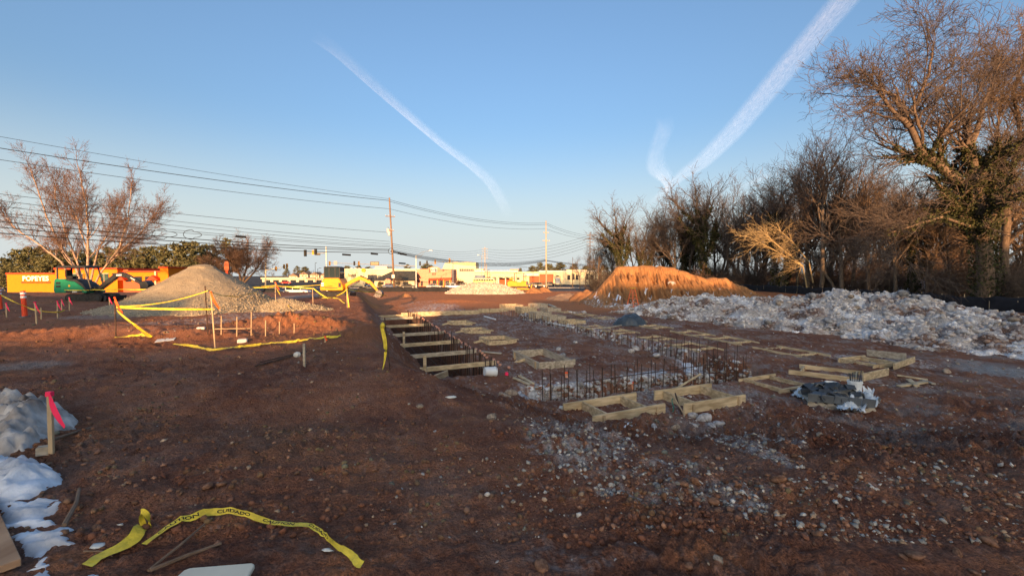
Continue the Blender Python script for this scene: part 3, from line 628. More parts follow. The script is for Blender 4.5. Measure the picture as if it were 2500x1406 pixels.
# ---- right row
b = B('shopping_center', 'long cream shopping center with brick bays behind the pale pole', 'store', 1380, 190)
b.box('wall', 1262, 1500, 663.5, None, 'cream_wall', 16); b.box('coping', 1316, 1500, 660.5, 663.6, 'white_paint', 16.3, -.2); b.box('brick_bay', 1317, 1351, 669, None, 'brick_red', .4, -.35); b.box('brick_bay', 1292, 1316.5, 674, None, 'brick_red', .4, -.3); b.box('fascia', 1276, 1314, 668, 673.6, 'white_paint', 1.5, -1.6)
for k, a in enumerate((1385, 1396, 1405, 1430, 1442, 1460, 1475)): b.box('window', a, a+7, 668 if k % 2 else 671, 683, 'dark_window', .1, -.08)
b.box('raised_parapet', 1383, 1432, 658.5, 660.4, 'cream_wall', 8, 0)
b = B('kiosk', 'dark green notice kiosk in front of the shopping center', 'kiosk', 1362, 150); b.box('panel', 1356, 1367, 678, 692, 'roof_blue', .3); b.box('post', 1354.6, 1355.6, 674, None, 'signal_black', .2); b.box('post', 1367.4, 1368.4, 674, None, 'signal_black', .2); b.poly('roof', [(1354, 676), (1361.5, 671.5), (1369.5, 676)], 'signal_black', -.4, .7)
# ------------------------------------------------------------------ cars
mat('car_glass', (.02, .025, .03), .1, .2, 2, spec=.7); mat('tyre', (.02, .02, .02), .85, .2, 10); mat('rim', (.45, .45, .45), .35, .1, 5, metal=.7); mat('lamp_red', (.35, .02, .02), .3, .1, 4); mat('lamp_clear', (.6, .6, .58), .2, .1, 4)
def car(label, px, Y, m, suv=False, rz=0., L=4.6, group='cars on the road and lots'):
    x = gx(px, Y); t = thing('car', label, 'car', (x, Y, ROADZ), rz, group); h = 1.65 if suv else 1.42; W = 1.8
    prof = [(-L/2, .35), (-L/2, .8), (-L/2+.15, .95), (-L/2+.95 if not suv else -L/2+.5, 1.0), (L/2-1.25, .98), (L/2-.15, .82), (L/2, .6), (L/2, .35)]
    bd = MB().prism(prof, -W/2, W/2).build('body', MAT[m], t, .05)
    a, c, d, e = (-L/2+.15, -L/2+.45, L/2-2.0, L/2-1.25) if suv else (-L/2+.6, -L/2+1.25, L/2-2.1, L/2-1.3)
    cb = MB().prism([(a, .96), (c, h), (d, h), (e, .96)], -W/2+.14, W/2-.14).build('cabin', MAT['car_glass'], t, .03)
    MB().prism([(c-.05, h-.06), (c+.05, h+.02), (d-.05, h+.02), (d+.08, h-.06)], -W/2+.12, W/2-.12).build('roof', MAT[m], t, .02)
    for q in (a*.6+c*.4, (c+d)/2, d*.5+e*.5):
        MB().box((q, 0, (h+.96)/2), (.09, W-.26, h-.96)).build('pillar', MAT[m], cb)
    for sx in (-1, 1):
        for sy in (-1, 1):
            cx = sx*(L/2-.85); wv = MB().cyl((cx, sy*(W/2-.2), .33), (cx, sy*(W/2+.01), .33), .33, n=14).build('wheel', MAT['tyre'], t); MB().cyl((cx, sy*(W/2+.012), .33), (cx, sy*(W/2+.03), .33), .2, n=10).build('rim', MAT['rim'], wv)
    for sy in (-1, 1):
        MB().box((L/2-.02, sy*.6, .72), (.08, .4, .14)).build('headlight', MAT['lamp_clear'], t); MB().box((-L/2+.01, sy*.65, .85), (.06, .3, .18)).build('tail_light', MAT['lamp_red'], t)
    MB().box((.1, 0, .93), (.025, W+.012, .02)).build('door_handle_line', MAT['car_glass'], t)
    return t
for nm, c in (('paint_white', (.75, .74, .72)), ('paint_silver', (.42, .42, .42)), ('paint_black', (.015, .015, .018)), ('paint_blue', (.06, .10, .20)), ('paint_dark', (.035, .035, .04)), ('paint_red', (.35, .03, .02)), ('paint_bus', srgb(225, 165, 25))): mat(nm, c, .3, .06, 2, spec=.5)
car('white SUV driving past the salmon restaurant', 1106, 132, 'paint_white', True); car('silver sedan on the road ahead of the white SUV', 1060, 134, 'paint_silver'); car('black sedan waiting beside the street light pole', 998, 132, 'paint_black'); car('pale blue car partly behind the main utility pole', 953, 138, 'paint_blue'); car('blue car parked at the tyre shop garage bay', 908, 150, 'paint_blue', True)
car('white van parked behind the yellow caution tape', 727, 92, 'paint_white', True, L=5.0); car('black car beside the white van with a long dark roof', 668, 90, 'paint_black', False, L=4.9); car('dark SUV in front of the brick bay', 1318, 150, 'paint_black', True); car('dark car by the bulldozer in front of the brick wall', 1302, 156, 'paint_dark'); car('dark car parked at the notice kiosk', 1344, 162, 'paint_dark', True); car('dark blue car behind the white SUV', 1134, 150, 'paint_dark'); car('small red car at the far strip mall', 700, 200, 'paint_red'); car('dark sedan parked in front of the department store', 1128, 185, 'paint_dark', True)
# school bus
t = thing('school_bus', 'yellow school bus with pale roof beyond the pale rubble pile', 'bus', (gx(1183, 165), 165, ROADZ))
MB().prism([(-4.4, .5), (-4.4, 2.2), (4.0, 2.2), (4.3, 1.6), (4.3, .5)], -1.2, 1.2).build('body', MAT['paint_bus'], t, .06); MB().prism([(-4.38, 2.205), (-4.2, 2.95), (3.7, 2.95), (3.98, 2.205)], -1.15, 1.15).build('roof', MAT['cream_wall'], t, .08)
for k in range(8): MB().box((-3.7+k*.95, 0, 2.22), (.75, 2.44, .6)).build('window', MAT['car_glass'], t)
for x in (-2.7, 3.0):
    for sy in (-1, 1): MB().cyl((x, sy*.95, .48), (x, sy*1.22, .48), .48, n=14).build('wheel', MAT['tyre'], t)
# ------------------------------------------------------------------ roads (kerb strips and lane line)
mat('road_paint', (.7, .68, .6), .7, .15, 3)
def strip(name, x0, x1, y0, y1, z, m, n=40):
    xs = np.linspace(x0, x1, n); V = []; 
    for x in xs: V += [(x, y0, z), (x, y1, z)]
    Fq = [(2*i, 2*i+2, 2*i+3, 2*i+1) for i in range(n-1)]; return tag(nmesh(name, V, Fq, MAT[m]), None, None, kind='structure')
strip('road', -260, 260, 88, 137, ROADZ+.06, 'asphalt'); strip('lane_line', -260, 260, 110.2, 110.4, ROADZ+.064, 'road_paint'); strip('lane_line', -260, 260, 110.8, 111.0, ROADZ+.064, 'road_paint')
kb = MB().box((0, 87.6, ROADZ+.05), (500, .4, .3)).build('kerb', MAT['concrete']); kb['kind'] = 'structure'; kb = MB().box((0, 138, ROADZ+.05), (500, .6, .3)).build('kerb', MAT['concrete']); kb['kind'] = 'structure'
# ------------------------------------------------------------------ utility poles
def pole(label, px, top, Y, m, r=.16, lean=0., arms=(), group='utility poles along the road', extra=None, base=None):
    x = gx(px, Y); zb = float(base_h(np.array([x]), np.array([Y]))[0]) if base is None else base; h = gz(top, Y)-zb
    t = thing('utility_pole', label, 'utility pole', (x, Y, zb), 0, group)
    MB().cyl((0, 0, -.3), (lean, 0, h), r, r*.62, 10).build('shaft', MAT[m], t, smooth=True)
    for z, w, ry in arms:
        zz = h-z; a = MB().box((lean*(zz/h), -.12, zz), (w, .11, .13), ry).build('crossarm', MAT[m], t)
        for q in np.linspace(-.46, .46, 4): MB().cyl((lean*(zz/h)+q*w*math.cos(ry), -.12+q*w*math.sin(ry), zz+.06), (lean*(zz/h)+q*w*math.cos(ry), -.12+q*w*math.sin(ry), zz+.24), .05, .03, 6).build('insulator', MAT['transformer'], a)
    return t, Vector((x+lean, Y, zb+h)), zb
P1, P1t, z1 = pole('tall brown utility pole with transformer behind the yellow excavator', 963, 483, 74, 'wood_pole', .19, -.75, ((3.2, 1.6, .5), (5.6, .9, .5)))
h1 = P1t.z-z1
for dx, zz in ((-.55, 10.4), (-.35, 9.9)): tr = MB().cyl((dx-.4, -.25, zz-.35), (dx-.4, -.25, zz+.35), .24, n=12).build('transformer', MAT['transformer'], P1); MB().cyl((dx-.4, -.25, zz+.35), (dx-.4, -.25, zz+.6), .05, n=6).build('bushing', MAT['sign_brown'], tr)
MB().tube([(-.5+.45*math.cos(a), -.2, 6.9+.5*math.sin(a)) for a in np.linspace(0, 6.283, 20)], .035, 6).build('cable_coil', MAT['wire_black'], P1)
MB().box((-.15, -.2, 2.6), (.5, .12, .6)).build('notice_board', MAT['white_paint'], P1)
P2, P2t, z2 = pole('pale wooden utility pole right of the bulldozer', 1334, 539, 108, 'wood_pole_pale', .22, -.15, ((3.0, 1.6, .4), (5.0, 2.0, .4)))
P3, P3t, z3 = pole('brown pole with stacked crossarms at the edge of the wood', 1440, 567, 128, 'wood_pole', .18, 0, ((.9, 2.1, .2), (2.0, 2.1, .2), (3.0, 2.1, .2), (4.0, 2.1, .2)))
P4, P4t, z4 = pole('far double pole with five crossarms beyond the rubble pile', 1184, 603, 185, 'wood_pole_pale', .22, 0, ((.8, 2.6, .1), (1.9, 2.6, .1), (3.0, 2.6, .1), (4.0, 2.6, .1), (4.9, 2.6, .1)))
MB().cyl((.9, 0, 0), (.7, 0, 9), .18, .14, 8).build('second_shaft', MAT['wood_pole_pale'], P4)
P0 = Vector((-62, 38, 0)); zb0 = float(base_h(np.array([-62.]), np.array([38.]))[0])
t0 = thing('utility_pole', 'utility pole that carries the overhead wires leftwards out past the birch', 'utility pole', (P0.x, P0.y, zb0), 0, 'utility poles along the road'); MB().cyl((0, 0, -.3), (0, 0, 17.5-zb0), .19, .12, 10).build('shaft', MAT['wood_pole'], t0)
MB().box((0, 0, 16-zb0), (1.6, .12, .12), -.6).build('crossarm', MAT['wood_pole'], t0)
P5, P5t, z5 = pole('short thin pole behind the saplings at the edge of the wood', 1398, 628, 140, 'wood_pole', .12, 0)
# ------------------------------------------------------------------ wires
WG = 'overhead wires'
def wire(label, a, b, sag, r, n=26, grp=WG, t1=1.0, name='overhead_wire'):
    a = Vector(a); b = Vector(b); pts = []
    for i in range(n+1):
        t = t1*i/n; p = a.lerp(b, t); p.z -= sag*4*t*(1-t); pts.append(p)
    o = MB().tube(pts, r, 5).build(name, MAT['wire_black'], None, fix=False); tag(o, label, 'wire', grp); return pts
def P1z(py): return 1.9+(672-py)*74/1049.
def P0pt(py_left):                      # point on the line to the left pole whose picture height at the frame edge is py_left
    X, Y = -53.8, 45.1; z = 1.9+(672-py_left)*Y/1049.; return X, Y, z
def leftwire(label, yl, yr, r, sag=.35, dy=0., grp=WG):
    X, Y, z = P0pt(yl); zr = P1z(yr); k = 1/.80; z0 = zr+(z-zr)*k+sag*4*.8*.2*k
    wire(label, (P1t.x+(X-P1t.x)*k, 74+dy+(Y-74)*k, z0), (P1t.x, 74+dy, zr), sag, r, 40, grp)
leftwire('thin topmost wire above the birch tree', 335, 487, .022, .5); leftwire('upper thick wire passing above the birch tree', 363, 491, .04, .6); leftwire('third wire from the top passing just over the birch tree', 391, 511, .028, .6)
for yl, yr in ((474, 568), (490, 590), (504, 596), (520, 601), (527, 604)): leftwire('thin wire crossing in front of the birch branches', yl, yr, .026, .5, grp='thin wires crossing the birch')
for yl, yr in ((541, 609), (555, 612), (569, 617)): leftwire('thick communication cable running low past the birch to the main pole', yl, yr, .05, .8, -.15, grp='thick communication cables past the birch')
for yr, y2, rr, sg in ((489, 545, .03, 1.3), (493, 549, .03, 1.3), (511, 559, .026, 1.2)): wire('upper wire between the main pole and the pale pole', (P1t.x, 74, P1z(yr)), (P2t.x, 108, 1.9+(672-y2)*108/1049.), sg, rr, grp='upper wires from the main pole to the pale pole')
for k in range(4): wire('thick cable sagging from the main pole past the pale pole', (P1t.x+.2, 74-.1*k, P1z(611+k*1.5)), (P2t.x, 108, 1.9+(672-(634+k*1.2))*108/1049.), 1.5+.1*k, .045, grp='thick cables from the main pole to the pale pole')
for y2, y3 in ((545, 576), (549, 581), (559, 584)): wire('upper wire between the pale pole and the stacked crossarm pole', (P2t.x, 108, 1.9+(672-y2)*.10296), (P3t.x, 128, 1.9+(672-y3)*.122), .5, .03, grp='upper wires from the pale pole to the crossarm pole')
for k in range(3): wire('thick cable from the pale pole towards the wood', (P2t.x, 108, 1.9+(672-635-k)*.10296), (P3t.x+14, 140, 1.9+(672-(645+k*3))*.1335), .7, .04, grp='thick cables towards the wood')
for k in range(5): wire('wire strung between the far double pole and the crossarm pole', (P4t.x, 185, P4t.z-.8-1.0*k), (P3t.x, 128, P3t.z-.9-.8*k), 2.2+.15*k, .035, grp='wires from the far double pole to the crossarm pole')
for k in range(5): wire('wire strung from the main pole to the far double pole', (P1t.x+.3, 74, P1z(595+k*4.5)), (P4t.x, 185, P4t.z-.8-1.0*k), 1.4, .03, grp='wires from the main pole to the far double pole')
for k in range(3): wire('thin wire hanging behind the shops from the far double pole', (P4t.x, 185, P4t.z-5.2-.9*k), (30, 172, 3.4+.9*k), 1.2, .03, grp='thin wires behind the shops')
# splice boxes and loops on the cables
def splice(label, px, py, Y, L=1.1): 
    p = atY(px, py, Y); d = Vector((1, .85, -.06)).normalized(); o = MB().cyl(p-d*L/2, p+d*L/2, .14, n=8).build('splice_box', MAT['wire_black']); tag(o, label, 'cable box', 'black splice boxes on the cables')
splice('black splice box on the cable above the gravel pile side trees', 588, 578, 58, 1.2); splice('black splice box on the cable just right of the signal pole', 846, 622, 68, 1.3); splice('black splice box left of the main pole', 914, 620, 72, 1.2); splice('black splice box just right of the main pole', 985, 621, 76, 1.2); splice('fatter black splice box on cables right of the main pole', 976, 619, 75.4, .7); splice('black splice box hanging below the wires near the main pole', 982, 643, 80, 1.3)
for px, py, rx, label in ((402, 572, 26, 'round slack loop of cable above the gravel pile'), (470, 573, 18, 'narrow slack loop of cable above the evergreens')):
    c = atY(px, py, 55); k = 55/1049.; o = MB().tube([c+Vector((rx*k*math.cos(a), .3*math.cos(a), 12*k*math.sin(a)*(1 if math.cos(a) < .2 else .6))) for a in np.linspace(0, 6.283, 24)], .035, 5).build('cable_loop', MAT['wire_black'], None); tag(o, label, 'cable')
# ------------------------------------------------------------------ traffic signals and street lights
def head(parent, p, m, k=1.):
    o = MB().box((p[0], p[1], p[2]), (.42*k, .3, 1.15*k)).build('signal_head', MAT[m], parent, .03)
    for q in (-.36, 0, .36): MB().cyl((p[0], p[1]-.14, p[2]+q*k), (p[0], p[1]-.34, p[2]+q*k), .15*k, n=8).build('visor', MAT['signal_black'], o)
Y = 80; x = gx(799, Y); zb = float(base_h(np.array([x]), np.array([80.]))[0])
t = thing('traffic_signal', 'grey signal pole with left mast arm behind the yellow excavator', 'traffic signal', (x, Y, zb)); top = gz(602, Y)-zb; za = gz(618, Y)-zb
MB().cyl((0, 0, -.3), (-.15, 0, top), .17, .11, 10).build('pole', MAT['galv'], t); MB().cyl((0, 0, za), (gx(745, Y)-x, 0, za-.05), .09, .06, 8).build('mast_arm', MAT['galv'], t)
head(t, (gx(747, Y)-x, -.1, za), 'signal_black', 1.05); head(t, (gx(773, Y)-x, -.2, za+.25), 'signal_black', 1.0); MB().box((gx(767, Y)-x, -.3, za+.1), (.35, .05, .8)).build('sign', MAT['signal_yellow'], t); MB().box((gx(778, Y)-x, -.2, za-.25), (.9, .1, .3)).build('camera_box', MAT['sign_brown'], t)
Y = 112; x = gx(1016, Y); zb = ROADZ; top = gz(624, Y)-zb; za = gz(650, Y)-zb
t = thing('traffic_signal', 'signal pole with a long left mast arm, street sign and lamp arm', 'traffic signal', (x, Y, zb)); MB().cyl((0, 0, -.2), (0, 0, top), .19, .12, 10).build('pole', MAT['galv'], t)
xl = gx(804, Y)-x; MB().cyl((0, 0, za), (xl, 0, gz(641.5, Y)-zb), .12, .06, 8).build('mast_arm', MAT['galv'], t)
MB().tube([(0, 0, top-.2), (1.6, 0, top+.9), (gx(1050, Y)-x, 0, gz(612, Y)-zb)], .05, 6).build('lamp_arm', MAT['galv'], t); MB().tube([(0, 0, top-1.2), (2.0, 0, top+.6)], .04, 6).build('lamp_brace', MAT['galv'], t); MB().box((gx(1052, Y)-x, 0, gz(612, Y)-zb), (.8, .25, .15)).build('lamp_head', MAT['galv'], t)
for px, py, m in ((806, 643, 'signal_yellow'), (866, 643, 'signal_black'), (877, 643, 'signal_yellow')): head(t, (gx(px, Y)-x, -.15, gz(py, Y)-zb), m, .95)
MB().box((gx(820, Y)-x, -.1, gz(642, Y)-zb), (.9, .06, 1.0)).build('sign', MAT['sign_grey'], t); MB().box((gx(915.5, Y)-x, -.15, gz(643.5, Y)-zb), (2.3, .08, 1.0)).build('street_name_sign', MAT['sign_brown'], t)
for k in range(2): MB().box((gx(915.5, Y)-x, -.2, gz(641.6+k*4, Y)-zb), (1.9, .03, .12)).build('sign_lettering', MAT['cream_wall'], t)
Y = 135; x = gx(1106, Y)
t = thing('traffic_signal', 'far mast arm with four signal heads in front of the salmon restaurant', 'traffic signal', (x, Y, ROADZ)); MB().cyl((0, 0, -.2), (0, 0, gz(634, Y)-ROADZ), .17, .12, 8).build('pole', MAT['galv'], t); MB().cyl((0, 0, gz(636, Y)-ROADZ), (gx(1024, Y)-x, 0, gz(646, Y)-ROADZ), .1, .05, 8).build('mast_arm', MAT['galv'], t)
for px, py, m in ((1026, 643.5, 'signal_black'), (1043, 641.5, 'signal_black'), (1063, 639.5, 'signal_yellow'), (1098, 636, 'signal_yellow')): head(t, (gx(px, Y)-x, -.15, gz(py, Y)-ROADZ), m, 1.15)
Y = 122; x = gx(648, Y)
t = thing('traffic_signal', 'cream signal pole with short rising mast arm right of the brown bare tree', 'traffic signal', (x, Y, ROADZ)); MB().cyl((0, 0, -.2), (.2, 0, gz(640, Y)-ROADZ), .22, .14, 8).build('pole', MAT['cream_dark'], t); MB().tube([(.2, 0, gz(640, Y)-ROADZ), (.35, 0, gz(626, Y)-ROADZ), (.8, 0, gz(622, Y)-ROADZ)], .08, 6).build('lamp_arm', MAT['galv'], t); MB().cyl((.1, 0, gz(660, Y)-ROADZ), (gx(705, Y)-x, 0, gz(649, Y)-ROADZ), .1, .06, 8).build('mast_arm', MAT['cream_dark'], t)
for px, py, m in ((675, 656, 'signal_yellow'), (695, 651, 'signal_yellow'), (702, 649, 'signal_yellow')): head(t, (gx(px, Y)-x, -.15, gz(py, Y)-ROADZ), m, 1.1)
def lamp(label, px, top, Y, arm=8, m='galv'):
    x = gx(px, Y); t = thing('street_lamp', label, 'street lamp', (x, Y, ROADZ), 0, 'parking lot and street lamps'); h = gz(top, Y)-ROADZ; w = arm*Y/1049.
    MB().cyl((0, 0, -.2), (0, 0, h), .12, .08, 8).build('post', MAT[m], t); MB().cyl((0, 0, h-.1), (w, 0, h+.25), .05, .04, 6).build('arm', MAT[m], t); MB().box((w, 0, h+.22), (.8, .35, .15)).build('lamp_head', MAT[m], t)
lamp('thin dark lamp post in the lot behind the yellow excavator', 770, 643, 190, 2, 'signal_black'); lamp('hooked dark lamp post beside the thin one', 776, 656, 170, 6, 'signal_black'); lamp('dark lamp post in front of the tyre shop roof line', 828, 653, 150, 5, 'signal_black'); lamp('tall thin street lamp left of the far double pole', 1176, 624, 170, -8); lamp('short lamp post right of the far double pole', 1190, 660, 165, 3, 'signal_black'); lamp('thin lamp post among the far houses', 742, 660, 230, 4, 'signal_black')
# yellow shop sign
t = thing('pole_sign', 'round yellow sign on a tapered post by the tyre shop', 'sign', (gx(888, 148), 148, ROADZ)); h = gz(660, 148)-ROADZ; MB().cyl((0, 0, -.2), (0, 0, h-.3), .35, .2, 8).build('post', MAT['cream_dark'], t); MB().cyl((0, -.2, h), (0, .2, h), .75, n=16).build('sign_disc', MAT['signal_yellow'], t)
# ------------------------------------------------------------------ silt fences
def fence(label, pts, h, seed, step=2.4, wave=.05):
    rr = random.Random(seed); t = thing('silt_fence', label, 'fence', (pts[0][0], pts[0][1], float(base_h(np.array([pts[0][0]]), np.array([pts[0][1]]))[0]))); o0 = t.location
    P = []
    for (x0, y0), (x1, y1) in zip(pts, pts[1:]):
        L = math.hypot(x1-x0, y1-y0); n = max(2, int(L/.4))
        P += [(x0+(x1-x0)*i/n, y0+(y1-y0)*i/n) for i in range(n)]
    P.append(pts[-1]); V = []; Fq = []; P = np.array(P); g = base_h(P[:, 0], P[:, 1]); nr = 5
    for i, (x, y) in enumerate(P):
        hh = h*(1+.08*math.sin(i*.37+seed)+.05*math.sin(i*1.3)); 
        for k in range(nr):
            f = k/(nr-1); off = wave*math.sin(i*.9+k*.8)*math.sin(f*3.1)
            for s in (-.006, .006): V.append((x-o0.x+off+s, y-o0.y+off*.8+s, g[i]-.06+hh*f-o0.z))
    for i in range(len(P)-1):
        for k in range(nr-1):
            a = (i*nr+k)*2; c = a+nr*2; Fq += [(a, c, c+2, a+2), (a+1, a+3, c+3, c+1)]
        a = (i*nr+nr-1)*2; c = a+nr*2; Fq.append((a, c, c+1, a+1))
    nmesh('fabric', V, Fq, MAT['black_fabric'], t, True)
    d = 0
    for i in range(0, len(P), max(1, int(step/.4))):
        x, y = P[i]; MB().box((x-o0.x+.04, y-o0.y+.06, g[i]-o0.z+h*.5), (.045, .045, h*1.12)).build('post', MAT['stake_wood'], t)
fence('black silt fence along the road side of the site', [(-52, 66), (-30, 70), (-8, 71), (6, 71.5)], .8, 3); fence('long black silt fence along the dark wood', [(30, 86), (39.5, 72), (38, 50), (36.3, 30), (35, 18), (34, 6)], 1.05, 5)
# ------------------------------------------------------------------ trees
mat('bark_grey', (.13, .10, .075), .95, .35, 9, .5, 14, stretch=(1, 1, .3)); mat('bark_warm', (.14, .096, .066), .95, .35, 9, .5, 14, stretch=(1, 1, .3)); mat('twig_grey', (.105, .078, .062), .95, .25, 5); mat('twig_warm', (.17, .115, .075), .95, .25, 5); mat('birch_bark', (.30, .18, .12), .9, .3, 7, .3, 12, hue=(.52, .38, .28), stretch=(1, 1, .5)); mat('birch_twig', (.17, .105, .08), .95, .2, 5); mat('twig_straw', (.42, .31, .16), .95, .2, 5)
mat('needle', (.070, .075, .030), .9, .45, 1.3, hue=(.19, .175, .075)); mat('ivy_leaf', (.028, .034, .012), .85, .5, 4, hue=(.075, .075, .024)); mat('shrub_brown', (.20, .115, .07), .95, .25, 4)
def tubes(S, n=3):
    """segments array (m,8): p0,p1,r0,r1 -> vertex, face arrays"""
    S = np.asarray(S); p0 = S[:, 0:3]; p1 = S[:, 3:6]; d = p1-p0; d /= np.maximum(np.linalg.norm(d, axis=1), 1e-6)[:, None]
    ref = np.where(np.abs(d[:, 2:3]) > .9, [[1., 0, 0]], [[0, 0, 1.]]); a = np.cross(d, ref); a /= np.linalg.norm(a, axis=1)[:, None]; b = np.cross(d, a)
    t = np.arange(n)*2*math.pi/n; ring = a[:, None, :]*np.cos(t)[None, :, None]+b[:, None, :]*np.sin(t)[None, :, None]
    V = np.concatenate([p0[:, None]+ring*S[:, 6][:, None, None], p1[:, None]+ring*S[:, 7][:, None, None]], 1)
    k = np.arange(n); fq = np.stack([k, (k+1) % n, n+(k+1) % n, n+k], 1)
    return V.reshape(-1, 3), (fq[None]+(np.arange(len(S))*2*n)[:, None, None]).reshape(-1, 4)
def unit(v): return v/max(1e-9, math.sqrt(v[0]*v[0]+v[1]*v[1]+v[2]*v[2]))
def grow(S, rg, p, d, L, r, lvl, P):
    """one branch of length L, then children; S collects segments"""
    n = max(2, int(L/P['seg'][min(lvl, len(P['seg'])-1)])); sl_ = L/n; r1 = r*P.get('taper', .55); pts = [p]; q = p; dd = d
    kids = P['kids'][lvl] if lvl < len(P['kids']) else 0
    for i in range(n):
        dd = unit(dd+np.array([rg.gauss(0, 1), rg.gauss(0, 1), rg.gauss(0, 1)])*P['wob'][min(lvl, len(P['wob'])-1)]+np.array([0, 0, P['up'][min(lvl, len(P['up'])-1)]]))
        q2 = q+dd*sl_; a = r+(r1-r)*i/n; b = r+(r1-r)*(i+1)/n
        S.append((*q, *q2, a, b)); q = q2; pts.append((q, dd, b))
    if kids:
        s0 = P['start'][min(lvl, len(P['start'])-1)]
        for k in range(kids):
            f = s0+(1-s0)*(k+rg.random())/kids if k < kids-1 else 1.
            i = min(n, max(1, int(round(f*n)))); c, cd, cr = pts[i]
            ax = np.cross(cd, np.array([rg.gauss(0, 1), rg.gauss(0, 1), rg.gauss(0, 1)])); ax = unit(ax)
            an = P['ang'][min(lvl, len(P['ang'])-1)]*(.65+.7*rg.random())*(.55 if f == 1. else 1)
            nd = unit(cd*math.cos(an)+ax*math.sin(an))
            if P.get('flat') and nd[2] < -.1: nd[2] *= -.4; nd = unit(nd)
            grow(S, rg, c, nd, L*P['len'][min(lvl, len(P['len'])-1)]*(.7+.55*rg.random())*(1.0 if f < .8 else .9), max(cr*P['rr'][min(lvl, len(P['rr'])-1)], P['rmin']), lvl+1, P)
OAK = dict(seg=[1.0, .7, .5, .35, .3], kids=[7, 6, 6, 5], wob=[.07, .13, .16, .2, .22], up=[.03, .07, .05, .03, .02], start=[.35, .25, .2, .2], ang=[.75, .75, .7, .7], len=[.55, .58, .55, .55], rr=[.62, .62, .6, .6], rmin=.013)
TALL = dict(OAK, kids=[9, 6, 5, 4], start=[.45, .3, .2], ang=[.55, .6, .65, .7], len=[.42, .55, .55, .55], up=[.02, .12, .08, .04])
SCRUB = dict(seg=[.6, .45, .35, .3], kids=[5, 6, 5], wob=[.12, .18, .22, .25], up=[.05, .05, .03, .02], start=[.15, .2, .2], ang=[.7, .75, .75], len=[.7, .6, .55], rr=[.7, .65, .6], rmin=.012)
def split_tree(S, rt): 
    S = np.array(S); big = S[:, 6] > rt; return S[big], S[~big]
def leafcards(C, size, r, aspect=.6):
    n = len(C); a = r.normal(size=(n, 3)); a /= np.linalg.norm(a, axis=1)[:, None]; b = r.normal(size=(n, 3)); b -= a*(a*b).sum(1)[:, None]; b /= np.linalg.norm(b, axis=1)[:, None]
    s = size*(.6+.8*r.rand(n, 1)); V = np.stack([C-a*s, C+b*s*aspect, C+a*s, C-b*s*aspect], 1).reshape(-1, 3)
    return V, (np.arange(4)[None]+(np.arange(n)*4)[:, None])
def ivy_on(S, zmax, n, r, rad=.35, sz=.09):
    S = np.array(S); S = S[(S[:, 2] < zmax) & (S[:, 6] > .06)]
    if not len(S): return None
    L = np.linalg.norm(S[:, 3:6]-S[:, :3], axis=1)*(S[:, 6]+.1); k = r.choice(len(S), n, p=L/L.sum()); t = r.rand(n, 1)
    fall = np.clip(1.25-S[k, 2:3]/zmax, .2, 1.2)
    C = S[k, :3]*(1-t)+S[k, 3:6]*t; off = r.normal(size=(n, 3)); off /= np.linalg.norm(off, axis=1)[:, None]
    return leafcards(C+off*(S[k, 6:7]+rad*fall*r.rand(n, 1)**.7), sz, r, .75)
def tree_parts(S, rt, parent, bark, twig, ivy=None, n0=7):
    big, small = split_tree(S, rt)
    if len(big): V, Fc = tubes(big, n0); nmesh('trunk', V, Fc, MAT[bark], parent, True)
    if len(small): V, Fc = tubes(small, 3); nmesh('crown', V, Fc, MAT[twig], parent)
    if ivy is not None and ivy[0] is not None: nmesh('ivy', ivy[0], ivy[1], MAT['ivy_leaf'], parent)
# ---- prototypes of woodland trees (height ~ 1 unit = metres as grown)
def proto(seed, P, L, r, lean=(0, 0), bark='bark_grey', twig='twig_grey', ivyz=0, ivyn=0, multi=1):
    rg = random.Random(seed); S = []
    for m in range(multi):
        d = unit(np.array([lean[0]+(rg.gauss(0, .22) if multi > 1 else 0), lean[1]+(rg.gauss(0, .2) if multi > 1 else 0), 1.]))
        grow(S, rg, np.array([rg.gauss(0, .15) if multi > 1 else 0., rg.gauss(0, .15) if multi > 1 else 0., -.4]), d, L*(1 if m == 0 else rg.uniform(.7, 1)), r*(1 if m == 0 else .8), 0, P)
    t = bpy.data.objects.new('bare_tree', None); COL.objects.link(t)
    iv = ivy_on(S, ivyz, ivyn, np.random.RandomState(seed), .4, .11) if ivyn else None
    tree_parts(S, r*.22, t, bark, twig, (iv if iv else None)); t['hh'] = max(s[5] for s in S); return t
PT = [proto(1, OAK, 9.5, .24), proto(2, TALL, 12, .22, (.05, 0)), proto(3, OAK, 9, .3, ivyz=9, ivyn=5200), proto(4, TALL, 11.5, .2, (-.08, 0), 'bark_warm', 'twig_warm'), proto(5, TALL, 10, .26, (.1, 0), ivyz=8, ivyn=4200, multi=2), proto(6, OAK, 8, .2, (-.2, 0), 'bark_warm', 'twig_warm', multi=2), proto(7, dict(OAK, up=[.02, .1, .08, .05]), 10, .2, (.12, .1), multi=2)]
SH = [proto(21, SCRUB, 2.6, .06, multi=6, bark='shrub_brown', twig='shrub_brown'), proto(22, SCRUB, 3.4, .07, multi=5, bark='bark_grey', twig='twig_grey'), proto(23, dict(SCRUB, wob=[.16, .2, .25, .3]), 3.0, .06, multi=6, bark='bark_warm', twig='twig_warm')]
FIRST = set()
def put(pr, name, label, cat, x, y, h, rz, group, lean=(0, 0)):
    o = copy_tree(pr); o.name = name; z = float(base_h(np.array([x]), np.array([y]))[0]); o.location = (x, y, z); s = h/pr['hh']; o.scale = (s, s, s); o.rotation_euler = (lean[0], lean[1], rz)
    if 'hh' in o: del o['hh']
    return tag(o, label, cat, group)
TL = ['grey bare tree', 'slender grey bare tree', 'ivy-clad bare tree', 'warm brown slender bare tree', 'two-stemmed ivy-clad bare tree', 'spreading warm brown bare tree', 'forked grey bare tree']
rg = random.Random(99)
